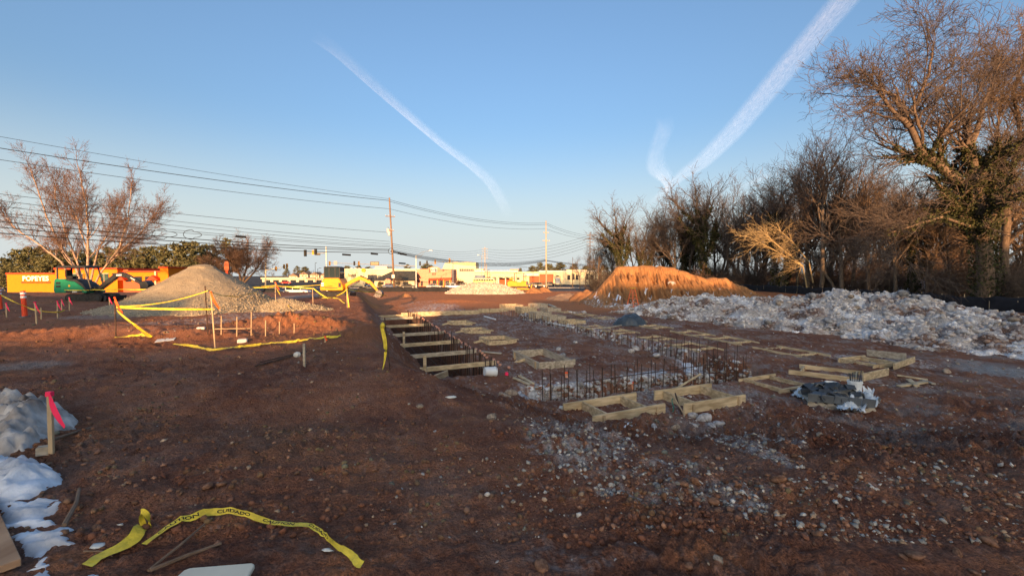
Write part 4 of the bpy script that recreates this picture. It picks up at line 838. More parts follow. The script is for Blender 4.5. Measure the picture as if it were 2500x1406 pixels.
TR = [(1462, 575, 104, 3), (1487, 545, 100, 1), (1505, 560, 106, 6), (1526, 483, 92, 2), (1545, 540, 104, 3), (1565, 540, 95, 4), (1596, 512, 98, 1), (1620, 500, 104, 0), (1648, 462, 90, 0), (1672, 470, 98, 4), (1694, 450, 92, 1), (1732, 418, 84, 2), (1752, 440, 94, 6), (1775, 440, 86, 0), (1800, 475, 96, 3), (1815, 455, 80, 1), (1840, 490, 88, 5), (1862, 430, 76, 1), (1890, 352, 66, 4), (1915, 420, 74, 0), (1945, 380, 64, 6), (1968, 340, 60, 0), (2004, 305, 55, 1), (2030, 380, 66, 5), (2058, 330, 54, 6), (2085, 400, 62, 0), (2120, 360, 52, 3), (2150, 420, 58, 5), (2185, 400, 50, 0), (2230, 430, 52, 4), (2262, 470, 47, 5), (2300, 440, 50, 1), (2345, 470, 56, 0), (2450, 330, 50, 3), (2490, 420, 44, 5), (2560, 250, 46, 1), (2640, 300, 44, 0), (1580, 570, 112, 0), (1700, 540, 110, 5), (1870, 500, 92, 0), (1960, 470, 80, 1), (2090, 470, 72, 3), (2200, 480, 66, 6), (2330, 520, 64, 5), (2420, 500, 60, 0)]
for _i in range(46):
    _px = 1475+rg.random()*1080; _t = (_px-1475)/1080; TR.append((_px, 548-190*_t+rg.uniform(-35, 45)+(60 if _px > 2180 else 0), 116-56*_t+rg.uniform(0, 14), rg.choice((0, 1, 3, 5, 6, 4))))
for i, (px, top, Y, k) in enumerate(TR):
    x = gx(px, Y); zb = float(base_h(np.array([x]), np.array([float(Y)]))[0]); h = gz(top, Y)-zb
    zn = 'behind the left end of the clay mound' if px < 1640 else ('behind the right slope of the clay mound' if px < 1850 else ('behind the silt fence and white rubble' if px < 2200 else 'close to the ivy-covered giant tree'))
    put(PT[k], 'bare_tree', TL[k]+' '+zn, 'tree', x, Y, h*1.08, rg.uniform(0, 6.28), 'bare trees %s, %s' % (zn, ('plain', 'slender', 'ivy clad', 'warm slender', 'twin ivy', 'spreading', 'forked')[k]))
SLB = ['reddish brown bare shrub', 'grey bare thicket shrub', 'warm tan bare shrub']
for i in range(170):
    px = rg.uniform(1440, 2560); t_ = (px-1440)/1100; Y = 100-62*t_**.75+rg.uniform(-3, 22); x = gx(px, Y)
    if x < 41 and Y < 86: x = 41+rg.uniform(0, 3); Y = x/((px-1250)/FPX)
    k = rg.choice((0, 1, 1, 2)); zn = 'behind the clay mound' if px < 1850 else ('behind the white rubble pile' if px < 2200 else 'near the ivy-covered giant tree'); put(SH[k], 'shrub', SLB[k]+' '+zn, 'shrub', x, Y, rg.uniform(2.4, 6.5), rg.uniform(0, 6.28), 'bare shrubs %s, %s' % (zn, ('reddish', 'grey', 'tan')[k]))
for i in range(46):
    px = rg.uniform(1475, 2250); Y = rg.uniform(112, 150)-30*(px-1475)/775; put(SH[1], 'shrub', 'tall grey thicket shrub at the far side of the wood', 'shrub', gx(px, Y), Y, rg.uniform(5, 8.5), rg.uniform(0, 6.28), 'thicket shrubs at the far side of the wood')
put(SH[0], 'shrub', 'dense reddish bare bush directly behind the clay mound', 'shrub', gx(1720, 62), 62, 4.6, 1.0, None)
# straw coloured arching branches lit by the sun
S = []; r_ = random.Random(31)
for pts in ([(1975, 700), (1960, 650), (1880, 605), (1820, 575)], [(1960, 650), (1900, 600), (1850, 555)], [(1985, 690), (1975, 640), (1935, 590), (1900, 560)]):
    W = [np.array(atY(a, b_, 57)) for a, b_ in pts]
    for i in range(len(W)-1): S.append((*W[i], *W[i+1], .10-.025*i, .10-.025*(i+1)))
    for _ in range(16):
        i = r_.randrange(1, len(W)-1) if len(W) > 2 else 0; f = r_.random(); p = W[i]*(1-f)+W[i+1]*f; grow(S, r_, p, unit(np.array([-.8+r_.gauss(0, .4), r_.gauss(0, .4), .25+r_.gauss(0, .4)])), r_.uniform(1.2, 2.6), .035, 0, dict(SCRUB, kids=[5, 4], up=[.02, .02, .0]))
S = np.array(S); c = S[0, :3].copy(); c[2] = base_h(np.array([c[0]]), np.array([c[1]]))[0]; S[:, :3] -= c; S[:, 3:6] -= c; S[0, 2] = -.3
t = thing('arching_tree', 'leaning straw-coloured bare tree with arching sunlit branches', 'tree', c); tree_parts(S, .03, t, 'twig_straw', 'twig_straw')
# ---- hand-laid trees: limbs as pixel polylines on a plane, twigs grown from them
def limb_tree(name, label, Y, limbs, P, bark, twig, kids, Lk, rt, seed, ivy=None, jit=.9, cat='tree'):
    r_ = random.Random(seed); S = []; base = None
    for pts, r0, r1, dy in limbs:
        W = []
        for k, (a, b_) in enumerate(pts): W.append(np.array(atY(a, b_, Y+dy*k/max(1, len(pts)-1)+r_.uniform(-.15, .15)*k)))
        if base is None: base = W[0].copy(); base[2] = base_h(np.array([base[0]]), np.array([base[1]]))[0]; W[0][2] = base[2]-.3
        fine = []
        for i in range(len(W)-1):
            for f in np.linspace(0, 1, 5)[:-1]: fine.append(W[i]*(1-f)+W[i+1]*f+np.array([r_.gauss(0, .05), r_.gauss(0, .05), 0])*(i+f > .3))
        fine.append(W[-1]); m = len(fine)-1
        for i in range(m): S.append((*fine[i], *fine[i+1], r0+(r1-r0)*i/m, r0+(r1-r0)*(i+1)/m))
        for _ in range(kids):
            f = r_.uniform(.3, 1); i = min(m-1, int(f*m)); d = unit(fine[i+1]-fine[i]); ax = unit(np.cross(d, np.array([r_.gauss(0, 1), r_.gauss(0, 1), r_.gauss(0, .6)]))); an = r_.uniform(.4, 1.0)*jit
            grow(S, r_, fine[i], unit(d*math.cos(an)+ax*math.sin(an)), Lk*(1.25-.6*f)*r_.uniform(.6, 1.2), max((r0+(r1-r0)*f)*.5, .03), 1, P)
        grow(S, r_, fine[-1], unit(fine[-1]-fine[-2]), Lk*.8, r1*.8, 1, P)
    S = np.array(S); iv = ivy_on(S, ivy[0], ivy[1], np.random.RandomState(seed), ivy[2], ivy[3]) if ivy else None
    S[:, :3] -= base; S[:, 3:6] -= base
    t = thing(name, label, cat, base); 
    if iv: iv = (iv[0]-base, iv[1])
    tree_parts(S, rt, t, bark, twig, iv); return t
BIG = dict(OAK, kids=[0, 6, 6, 5], seg=[.8, .6, .45, .35], wob=[.1, .13, .17, .2], up=[.02, .03, .03, .02], len=[.6, .6, .6, .55], rmin=.016)
limb_tree('bare_tree', 'largest bare tree with ivy-covered trunk and long leaning limb', 38, [([(2405, 735), (2405, 620), (2390, 490), (2375, 430)], .62, .40, 0), ([(2385, 470), (2320, 430), (2250, 370), (2225, 310), (2200, 290)], .40, .2, -1), ([(2205, 292), (2240, 250), (2265, 180), (2280, 110)], .2, .06, 0), ([(2205, 292), (2185, 235), (2150, 220)], .16, .06, -1), ([(2380, 440), (2375, 350), (2400, 260), (2430, 180)], .3, .09, 1), ([(2378, 420), (2350, 360), (2310, 320), (2290, 310)], .15, .06, 1), ([(2390, 560), (2300, 530), (2200, 560), (2160, 575)], .14, .06, -1.5), ([(2385, 455), (2450, 430), (2490, 380)], .18, .07, 1)], BIG, 'bark_warm', 'twig_grey', 9, 5.2, .06, 5, (13.0, 24000, .6, .095))
limb_tree('bare_tree', 'tall reddish bare tree with clean forked trunk beside the ivy giant', 41, [([(2452, 720), (2455, 600), (2460, 470), (2470, 420)], .34, .26, 0), ([(2470, 420), (2490, 330), (2475, 230), (2500, 130)], .22, .07, 0), ([(2468, 425), (2440, 370), (2435, 300), (2450, 220)], .17, .06, 0), ([(2480, 380), (2540, 300), (2560, 200)], .16, .06, 1)], BIG, 'bark_warm', 'twig_warm', 11, 5, .06, 8)
BIR = dict(OAK, kids=[0, 6, 6, 4], seg=[.7, .55, .4, .35], wob=[.05, .08, .12, .15], up=[.03, .05, .04, .03], len=[.6, .6, .55, .5], ang=[.5, .55, .55, .6], rmin=.012)
limb_tree('birch_tree', 'multi-stemmed bare birch with pale peeling stems behind the green excavator', 62, [([(214, 715), (214, 660), (216, 560), (206, 480), (190, 405)], .21, .05, 0), ([(205, 715), (185, 655), (140, 590), (108, 510), (75, 415)], .19, .05, 0), ([(208, 715), (193, 655), (165, 580), (140, 510), (132, 445)], .15, .05, 1), ([(220, 715), (250, 660), (290, 605), (312, 540), (320, 460)], .15, .05, -1), ([(218, 700), (240, 610), (275, 550), (300, 500)], .15, .04, 1), ([(200, 710), (150, 640), (100, 600), (40, 560), (5, 520)], .16, .04, -1), ([(216, 620), (190, 540), (160, 470)], .12, .04, 1), ([(250, 660), (300, 610), (350, 560), (380, 520)], .12, .04, 0)], BIR, 'birch_bark', 'birch_twig', 22, 3.1, .05, 12, jit=.75)
SPR = dict(SCRUB, kids=[0, 7, 6, 5], seg=[.6, .5, .4, .3], len=[.6, .62, .6, .55], rmin=.02, up=[.03, .05, .04, .03])
limb_tree('bare_tree', 'broad reddish bare tree spreading low right of the gravel pile', 95, [([(590, 693), (585, 670), (560, 640), (545, 615)], .28, .1, 0), ([(592, 693), (600, 660), (605, 620)], .25, .1, 0), ([(594, 693), (620, 665), (640, 635), (650, 620)], .22, .08, 0), ([(590, 690), (560, 670), (530, 655)], .2, .08, 0), ([(592, 690), (575, 650), (580, 610)], .2, .08, 1)], SPR, 'bark_warm', 'shrub_brown', 12, 3.4, .06, 14)
# ---- evergreens
def pine(seed, h, w, tufts, base=.12, dens=30):
    r = np.random.RandomState(seed); S = [(0, 0, -.3, 0, 0, h*.95, .22, .04)]; C = []
    for k in range(tufts):
        f = base+(1-base)*(k+r.rand())/tufts; z = h*f; R_ = w*(1-f)**.62*(.65+.5*r.rand())+.25; a = r.rand()*6.283
        e = np.array([R_*math.cos(a), R_*math.sin(a), z+R_*.15]); S.append((0, 0, z-R_*.1, *e, .05, .015))
        n = int(dens*(.5+R_/w)); tt = .35+.65*r.rand(n, 1)**.7; C.append(np.array([0, 0, z-R_*.1])*(1-tt)+e*tt+r.normal(0, .10*w*.5+.08, (n, 3))*np.array([1, 1, .55]))
    V, Fc = tubes(S, 5); t = bpy.data.objects.new('evergreen_tree', None); COL.objects.link(t); nmesh('trunk', V, Fc, MAT['bark_grey'], t)
    V, Fc = leafcards(np.vstack(C), .24, r, .38); nmesh('crown', V, Fc, MAT['needle'], t); t['hh'] = h; return t
PN = [pine(1, 8, 3.0, 90), pine(2, 8, 3.4, 100), pine(3, 9, 2.6, 90), pine(4, 12, 3.6, 60, .35, 42)]
for i, (px, top, Y) in enumerate([(12, 632, 112), (45, 612, 108), (72, 605, 104), (100, 604, 110), (128, 612, 103), (150, 608, 112), (180, 616, 106), (212, 612, 112), (245, 618, 104), (268, 606, 112), (300, 604, 104), (330, 610, 112), (352, 606, 105), (378, 604, 112), (402, 602, 104), (432, 598, 110), (455, 594, 102), (478, 592, 108), (500, 600, 114), (-20, 640, 108), (-50, 620, 112)]):
    x = gx(px, Y); put(PN[i % 3], 'evergreen_tree', 'olive green evergreen tree '+(zn := 'behind the lettered wing of the restaurant' if px < 135 else ('behind the taller middle of the restaurant' if px < 290 else ('behind the awning side of the restaurant' if px < 395 else 'between the restaurant tower and the gravel pile'))), 'tree', x, Y, gz(top, Y)+2.3, rg.uniform(0, 6.28), 'evergreens '+zn)
put(PN[3], 'pine_tree', 'tall flat-topped pine above the broad bare tree', 'tree', gx(556, 118), 118, gz(584, 118)+2.3, .5, None); put(PN[3], 'pine_tree', 'ragged pine between the evergreen row and the flat-topped pine', 'tree', gx(520, 120), 120, gz(600, 120)+2.3, 2.5, None)
for i, (px, top, Y) in enumerate([(726, 650, 350), (745, 652, 350), (760, 655, 360), (700, 655, 360), (812, 652, 340), (848, 650, 300), (876, 648, 290), (900, 652, 300), (958, 648, 260), (995, 646, 260), (1014, 648, 270), (1040, 645, 250), (1052, 648, 255), (1368, 642, 300), (1385, 641, 300), (1400, 645, 310), (1415, 648, 310), (1340, 645, 300), (1318, 642, 300), (1300, 650, 310), (1285, 653, 310), (1270, 655, 320), (1350, 647, 320), (1430, 650, 300), (1450, 652, 280), (1475, 648, 280)]):
    x = gx(px, Y); pr = PN[3] if i % 3 == 0 else (PN[1] if i % 2 else PT[0]); o = put(pr, 'distant_tree', 'small far tree on the skyline behind the shops', 'tree', x, Y, gz(top, Y)+2.3, rg.uniform(0, 6.28), 'far trees on the skyline'); o.scale = (o.scale[0]*rg.uniform(1.3, 2.0), o.scale[1]*1.5, o.scale[2])
for i in range(26):
    px = 600+i*37+rg.uniform(-12, 12); Y = rg.uniform(370, 430); put(PT[i % 2], 'distant_tree', 'hazy bare tree on the horizon line', 'tree', gx(px, Y), Y, rg.uniform(7, 11), rg.uniform(0, 6.28), 'bare trees on the horizon')
put(SH[0], 'shrub', 'rounded bare tree in front of the white department store', 'shrub', gx(1119, 150), 150, 4.6, 2, None); put(SH[1], 'shrub', 'dark bare bush before the hip-roofed shop', 'shrub', gx(975, 136), 136, 5.4, 2, None); put(PN[0], 'evergreen_shrub', 'low rounded green shrub behind the excavator arm', 'shrub', gx(927, 100), 100, 2.6, 1, None); put(SH[2], 'shrub', 'bare bush in front of the brick bay', 'shrub', gx(1326, 152), 152, 3.4, 1, None)
for i, (px, top, Y) in enumerate(((1430, 600, 118), (1455, 590, 112), (1415, 620, 122), (1470, 610, 108), (1490, 600, 104))): put(PT[3], 'sapling', 'thin leafless sapling left of the ivy-clad trunk', 'tree', gx(px, Y), Y, gz(top, Y)+2.2, rg.uniform(0, 6), 'saplings at the edge of the wood')
for pr in PT+SH+PN:
    for ch in list(pr.children): bpy.data.objects.remove(ch)
    bpy.data.objects.remove(pr)
# ------------------------------------------------------------------ site objects
mat('lumber', (.50, .37, .21), .8, .35, 5, .2, 30, stretch=(.5, 2, 3), hue=(.66, .52, .33)); mat('lumber_grey', (.40, .33, .24), .85, .35, 5, .2, 30, stretch=(.5, 2, 3), hue=(.55, .47, .36)); mat('rebar', (.035, .028, .026), .75, .5, 12, hue=(.11, .06, .04)); mat('cap_orange', srgb(205, 150, 125), .7, .25, 5); mat('ribbon_pink', srgb(255, 50, 95), .6, .08, 6); mat('ribbon_orange', srgb(255, 95, 30), .6, .1, 6); mat('tape_yellow', srgb(215, 190, 60), .5, .3, 9, .6, 25, spec=.35); mat('tape_print', (.012, .012, .01), .6, .1, 4); mat('post_orange', srgb(225, 75, 40), .55, .1, 5); mat('white_plastic', (.72, .74, .74), .4, .06, 5, spec=.5); mat('pvc', (.74, .75, .76), .4, .05, 4); mat('tarp', (.045, .060, .075), .45, .35, 4, .5, 12, spec=.5); mat('ladder_orange', srgb(235, 120, 75), .5, .1, 5); mat('ladder_yellow', srgb(235, 185, 40), .5, .1, 5); mat('metal_dark', (.05, .05, .055), .5, .2, 6, metal=.5); mat('film', (.62, .66, .68), .25, .12, 6, .4, 15, spec=.6); mat('sheet_black', (.045, .050, .056), .4, .35, 5, spec=.5); mat('panel_grey', (.13, .145, .16), .45, .25, 5, spec=.5); mat('snow', (.50, .50, .52), .75, .2, 3.5, .8, 14, hue=(.74, .77, .82)); mat('snow_dirty', (.17, .12, .092), .9, .35, 3.2, 1., 9, hue=(.60, .56, .52)); mat('snow_stony', (.20, .18, .17), .9, .4, 4.5, .9, 12, hue=(.66, .69, .74)); mat('stick', (.20, .13, .085), .9, .3, 8); mat('block_white', (.66, .62, .55), .85, .12, 6, .2, 20); mat('paper', (.62, .62, .58), .8, .1, 8); mat('panel_cream', (.60, .56, .45), .5, .08, 3); mat('plank_near', (.36, .18, .09), .85, .3, 4, .4, 20, stretch=(1, .2, 1), hue=(.48, .29, .17))
UA = np.array([CU, SU]); WA = np.array([-SU, CU])
def board(name, p0, p1, w, h, m='lumber', parent=None, label=None, cat='board', group=None, drop=.015):
    p0 = Vector(p0); p1 = Vector(p1); c = (p0+p1)/2; c.z = min(p0.z, p1.z)
    o = MB().bar(p0-c+Vector((0, 0, h/2-drop)), p1-c+Vector((0, 0, h/2-drop)), w, h).build(name, MAT[m], parent, .004, loc=c)
    if label: tag(o, label, cat, group)
    return o
def gmax(x, y, r=.3):
    a = np.linspace(0, 6.283, 9); xs = np.concatenate([[x], x+r*np.cos(a)]); ys = np.concatenate([[y], y+r*np.sin(a)]); return float(np.median(H(xs, ys)))
# ---- timber forms: open frames of two long and two cross boards
def frame(label, px, py, L, Wd, along, h=.235, over=.45, m='lumber', rz=0., group=None, box=False, ncross=2):
    p = G(px, py); ang = GRID_A+(0 if along == 'u' else math.pi/2)+rz; z = gmax(p.x, p.y, .8)
    t = thing('timber_form', label, 'timber form', (p.x, p.y, z-.02), ang, group); th = .04
    tl = [random.uniform(-.025, .025) for _ in range(4)]
    for s in (-1, 1):
        a, c = (-L/2+(random.uniform(0, .25) if not box else 0), L/2-(random.uniform(0, .25) if not box else 0))
        o = MB().bar((a, s*Wd/2, h/2+tl[0]), (c, s*Wd/2, h/2+tl[1]+(.02 if not box else 0)), th, h).build('long_board', MAT[m], t, .004)
        if h > .15:
            for q in (a+.25, c-.25): MB().box((q, s*(Wd/2+th/2+.022), h*.3), (.045, .04, h*1.25)).build('stake', MAT['stake_wood'], t)
    xs = (-L/2+over, L/2-over) if not box else (-L/2+th/2+.002, L/2-th/2-.002)
    for x in xs[:ncross]: MB().bar((x, -Wd/2+th/2+.003, h/2), (x, Wd/2-th/2-.003, h/2), th, h*.97).build('cross_board', MAT[m], t, .004)
    return t
frame('near timber form half buried by a dark spoil heap', 1500, 1010, 2.15, .95, 'u', .22, .55, rz=.06); frame('new pale timber form beside a cluster of white rocks', 1705, 985, 2.2, 1.05, 'u', .235, .5, rz=.05); frame('timber ladder-shaped form just behind the pallet of black panels', 1893, 937, 1.75, 1.2, 'u', .12, .35, 'lumber'); frame('timber form holding gravel behind the pallet of black panels', 2022, 917, 1.9, 1.15, 'w', .14, .3, 'lumber', rz=.5); frame('timber form between two patches of white stone', 2120, 888, 1.7, 1.15, 'u', .16, .3, 'lumber')
FG = 'low timber forms in the right half of the pad'
for k, (px, py, L, W_, al) in enumerate([(1925, 860, 2.4, .95, 'w'), (1783, 833, 2.3, .9, 'w'), (1690, 848, 2.2, .9, 'w'), (1602, 827, 1.9, .8, 'w'), (1690, 815, 2.2, .85, 'w'), (1515, 812, 1.9, .9, 'w'), (1448, 800, 1.9, .9, 'w'), (1597, 799, 2.0, .8, 'w'), (1425, 770, 2.4, .8, 'w'), (1383, 764, 1.9, .8, 'w'), (1475, 778, 2.0, .8, 'w')]):
    frame(('low ladder-shaped timber form closest to the big rubble pile', 'low timber form second closest to the big rubble pile', 'low timber form beside the deep end of the diagonal trench', 'small low timber form left of the row by the rubble pile', 'low timber form halfway to the tarp-covered heap', 'low timber form in front of the tarp-covered heap', 'low timber form left of the tarp-covered heap', 'thin timber form right behind the tarp-covered heap', 'thin low timber form near the white gravel patch', 'small timber form at the far right of the pad rows', 'thin timber form touching the white gravel patch')[k], px, py, L, W_*1.3, al, .09, .5, 'lumber', group=FG)
BG = 'boxed timber forms on the pad'
for k, (px, py, L, W_, h, mm) in enumerate([(1322, 884, 2.3, 1.2, .28, 'lumber_grey'), (1214, 835, 1.5, 1.25, .19, 'lumber'), (1160, 810, 1.5, 1.2, .19, 'lumber'), (1122, 791, 1.4, 1.2, .19, 'lumber'), (1318, 774, 1.3, 1.2, .42, 'lumber_grey'), (1352, 780, 1.3, 1.2, .3, 'lumber_grey'), (1396, 787, 1.4, 1.2, .22, 'lumber'), (1284, 763, 1.4, 1.3, .5, 'lumber'), (1313, 752, 1.4, 1.3, .4, 'lumber_grey'), (1344, 759, 1.5, 1.2, .3, 'lumber_grey'), (1248, 755, 1.6, 1.6, .45, 'lumber')]):
    t = frame(('largest boxed timber form near the white bucket', 'boxed timber form with braces behind the largest one', 'boxed timber form third from the white bucket', 'boxed timber form fourth from the white bucket', 'tall grey boxed timber form at the far trench corner', 'grey boxed timber form right of the tall grey one', 'weathered boxed timber form two beyond the tall grey one', 'sunlit boxed timber form where the shadow edge falls', 'grey boxed form just inside the far shadow edge', 'low grey boxed form right of the far shadow edge', 'wide boxed form in the sunlit back row')[k], px, py, L, W_, 'w', h, .3, mm, group=BG, box=True)
    if k in (0, 1, 2, 3):
        for s in (-1, 1): MB().bar((0, s*(W_/2+.03), h*.6), (.1, s*(W_/2+.45), .02), .04, .09).build('brace', MAT['lumber'], t)
for k, (px, py, L) in enumerate([(1012, 772, 1.9), (1060, 771, 2.6), (1130, 768, 2.6), (1205, 764, 2.6)]):
    p = G(px, py); d = Vector((CU, SU, 0)); p.z = gmax(p.x, p.y, .6); board('edge_board', p-d*L/2, p+d*L/2, .045, .34, 'lumber', None, ('edge board standing at the far end of the deep trench', 'edge board with dowels right of the far trench end', 'third edge board along the back of the pad', 'edge board at the sunlit end of the back row')[k], 'board', 'edge boards along the back of the pad')
# ---- trench: boards across, posts, rebar
BR = 'boards laid across the deep trench'
def tz(u, w): x, y = XY(u, w); return x, y, hz(x, y)
for k, w in enumerate((13.3, 15.6, 18.2, 21.4, 25.2, 29.6, 31.6)):
    x0, y0 = XY(2.0, w-.05); x1, y1 = XY(4.55, w+.1); z = PADZ+.02
    board('trench_board', (x0, y0, z), (x1, y1, z+.02), .045, .15, 'lumber_grey' if k % 2 else 'lumber', None, ('board across the near end of the deep trench', 'second board across the trench counted from its near end', 'third board across the trench counted from its near end', 'fourth board across the trench counted from its near end', 'fifth board across the trench counted from its near end', 'sixth board across the trench counted from its near end', 'board across the far end of the deep trench')[k], 'board', BR, 0)
for u, w, h, lb in ((2.15, 13.0, .55, 'short timber post at the near left corner of the deep trench'), (2.2, 18.6, .6, 'timber post on the left lip of the trench')):
    x, y, z = tz(u, w); tag(MB().box((x, y, PADZ+.1), (.09, .05, h+.4)).build('post', MAT['lumber'], None, .004), lb, 'post')
x, y = XY(2.6, 13.1); tag(MB().box((0, 0, 0), (.6, .03, .35), .5, Matrix.Rotation(.6, 3, 'X')).build('plywood_scrap', MAT['lumber_grey'], None, loc=(x, y, PADZ-.15)), 'plywood scrap tipped into the near end of the trench', 'board')
cage = thing('rebar_cage', 'dark rebar mat lying in the deep trench', 'rebar mat', (*XY(3.27, 23), PADZ-1.15), GRID_A)
lb = MB().cyl((0, -10.2, 0), (0, 10.2, 0), .016, n=5).build('long_bar', MAT['rebar'], cage)
for k in range(1, 8):
    c = lb.copy(); COL.objects.link(c); c.location = (-.8+k*.22, 0, .22*(k % 2)+.03); c.name = 'long_bar'
lb.location = (-.8, 0, 0); ct = MB().cyl((-.9, 0, 0), (.9, 0, 0), .014, n=5).build('cross_bar', MAT['rebar'], cage); ct.location = (0, -10, .05)
for k in range(1, 64):
    c = ct.copy(); COL.objects.link(c); c.location = (0, -10+k*.315, .03+.22*(k % 2)); c.name = 'cross_bar'
dm = MB().cyl((0, 0, -.2), (0, 0, 1), .011, .011, 5).build('rebar_dowel', MAT['rebar']); dme = dm.data; bpy.data.objects.remove(dm)
cm = MB().lathe([(.02, -.05), (.05, -.01), (.055, .02), (.03, .035)], n=8).build('cap', MAT['cap_orange']); cme = cm.data; bpy.data.objects.remove(cm)
rd_ = random.Random(4)
def dowel(u, w, z0, h, label, group, cap=False, k=1.):
    x, y = XY(u, w); o = bpy.data.objects.new('rebar_dowel', dme); link(o); o.location = (x, y, z0); o.scale = (k, k, h); o.rotation_euler = (rd_.gauss(0, .03), rd_.gauss(0, .03), 0)
    tag(o, label, 'rebar', group)
    if cap: c = bpy.data.objects.new('cap', cme); link(c, o); c.location = (0, 0, 1.0); c.scale = (1, 1, 1/h)
for k in range(100): dowel(4.12+rd_.gauss(0, .02), 12.3+k*.21, PADZ-1.2, 1.6+rd_.gauss(0, .06), 'upright rebar bar along the right wall of the deep trench', 'rebar along the right wall of the deep trench', k=1.5)
for k in range(44): dowel(4.62+rd_.gauss(0, .05), 12.6+k*.45, PADZ-.06, .17, 'short rebar stub with salmon cap beside the deep trench', 'capped rebar stubs beside the trench', True)
for k in range(28): dowel(4.5+k*.245, 9.62+rd_.gauss(0, .02), PADZ-.6, 1.15+rd_.gauss(0, .05), 'thin upright rebar in the front trench', 'upright rebar in the front trench')
for k in range(16): dowel(4.9+k*.40, 10.02+rd_.gauss(0, .02), PADZ-.6, 1.2+rd_.gauss(0, .05), 'taller upright rebar in the back row of the front trench', 'upright rebar in the back row of the front trench')
for k in range(22): dowel(11.5+.75*(k % 2)+rd_.gauss(0, .03), 10.2+k*.2, PADZ-.85, 1.45+rd_.gauss(0, .05), 'upright rebar at the corner where the trenches meet', 'upright rebar at the trench corner')
for k in range(46): dowel(11.55+.6*(k % 2)+rd_.gauss(0, .03), 14.8+k*.39, PADZ-.5, .8+rd_.gauss(0, .05), 'short upright rebar along the diagonal trench', 'upright rebar along the diagonal trench')
for k in range(10): dowel(4.4+k*.7, 33.1, PADZ-.3, .7, 'upright rebar behind the edge boards', 'upright rebar behind the edge boards')
for (u0, w0, u1, w1, z), lb_ in (((5.8, 9.9, 11.4, 10.4, PADZ+.18), 'long thin horizontal rebar tied across the front trench bars'), ((11.0, 10.2, 12.4, 12.6, PADZ+.25), 'horizontal rebar tied to the corner bars'), ((5.0, 9.6, 8.0, 9.7, PADZ-.35), 'low horizontal rebar in the front trench')):
    a = (*XY(u0, w0), z); c = (*XY(u1, w1), z+.02); tag(MB().cyl(a, c, .013, n=5).build('rebar_rod', MAT['rebar']), lb_, 'rebar')
# ---- survey stakes with ribbons
def ribbon_mesh(path, width, twist, m, name, parent=None, text=None, sag=None):
    """flat ribbon along path (Vectors); twist(t)->roll angle about the path; text repeats along it"""
    n = len(path); V = []; cum = [0]
    for i in range(1, n): cum.append(cum[-1]+(path[i]-path[i-1]).length)
    fr = []
    for i, p in enumerate(path):
        d = (path[min(i+1, n-1)]-path[max(i-1, 0)]).normalized(); s = d.cross(Vector((0, 0, 1)))
        s = s.normalized() if s.length > 1e-4 else Vector((1, 0, 0)); nn = s.cross(d); a = twist(cum[i]); sd = s*math.cos(a)+nn*math.sin(a); up = sd.cross(d)
        fr.append((p, sd, up)); w = width(cum[i]) if callable(width) else width
        V += [p-sd*w/2, p+sd*w/2]
    o = nmesh(name, [tuple(v) for v in V], [(2*i, 2*i+1, 2*i+3, 2*i+2) for i in range(n-1)], MAT[m], parent, True)
    if text:
        s0 = .1; ws_ = text.split('|'); wi = 0
        while s0 < cum[-1]-.42:
            me = text_mesh(ws_[wi % len(ws_)], .052, 0, .0012, 0, 'LEFT'); vs = [v.co.copy() for v in me.vertices]; fs = [tuple(p.vertices) for p in me.polygons]; out = []
            for v in vs:
                s = s0+v.x*1.15; j = max(0, min(n-2, int(np.searchsorted(cum, s))-1)); f = (s-cum[j])/max(1e-6, cum[j+1]-cum[j]); w = (width(s) if callable(width) else width)/.075
                A = fr[j]; Bq = fr[j+1]; out.append(A[0].lerp(Bq[0], f)+A[1].lerp(Bq[1], f)*(-v.y*w)+A[2].lerp(Bq[2], f).normalized()*(.0025 if True else 0))
            q = MB().add(out, fs).build('printed_word', MAT['tape_print'], o, fix=False); q2 = MB().add([v-2*.0025*fr[0][2]*0 for v in out], fs)
            s0 += max(v.x for v in vs)*1.15+.12; wi += 1
    return o
def stake(label, px, top, bot, rib=None, w=.04, m='stake_wood', lean=0, group='survey stakes with pink ribbons', name='survey_stake', round_=False):
    p = G(px, bot); h = (bot-top)*math.hypot(p.y, 0)/FPX*1.0
    t = thing(name, label, 'stake', p, 0, group); top_ = Vector((lean*h, 0, h))
    if round_: MB().cyl((0, 0, -.1), top_, w/2, w/2, 6).build('rod', MAT[m], t)
    else: MB().bar((0, 0, -.1), top_, w, w*.55, (0, 1, 0)).build('shaft', MAT[m], t, .003)
    if rib:
        sgn = 1; L = min(.42, h*.5)
        pts = [top_+Vector((.02, -.02, -.03))+Vector((sgn*(.10*f+.12*f*f)*L/.4, -.03*f, -L*f)) for f in np.linspace(0, 1, 9)]
        ribbon_mesh(pts, lambda s: .05+.06*s, lambda s: 1.5+.35*math.sin(s*11), rib, 'ribbon', t); MB().bar(top_-Vector((0, 0, .045)), top_+Vector((0, 0, .004)), w*1.15, w*.75, (0, 1, 0)).build('ribbon_wrap', MAT[rib], t)
    return t
SG = 'survey stakes by the green excavator'
stake('wooden survey stake with a bright pink ribbon beside the dirty snow heap', 126, 955, 1108, 'ribbon_pink', .05, group=None)
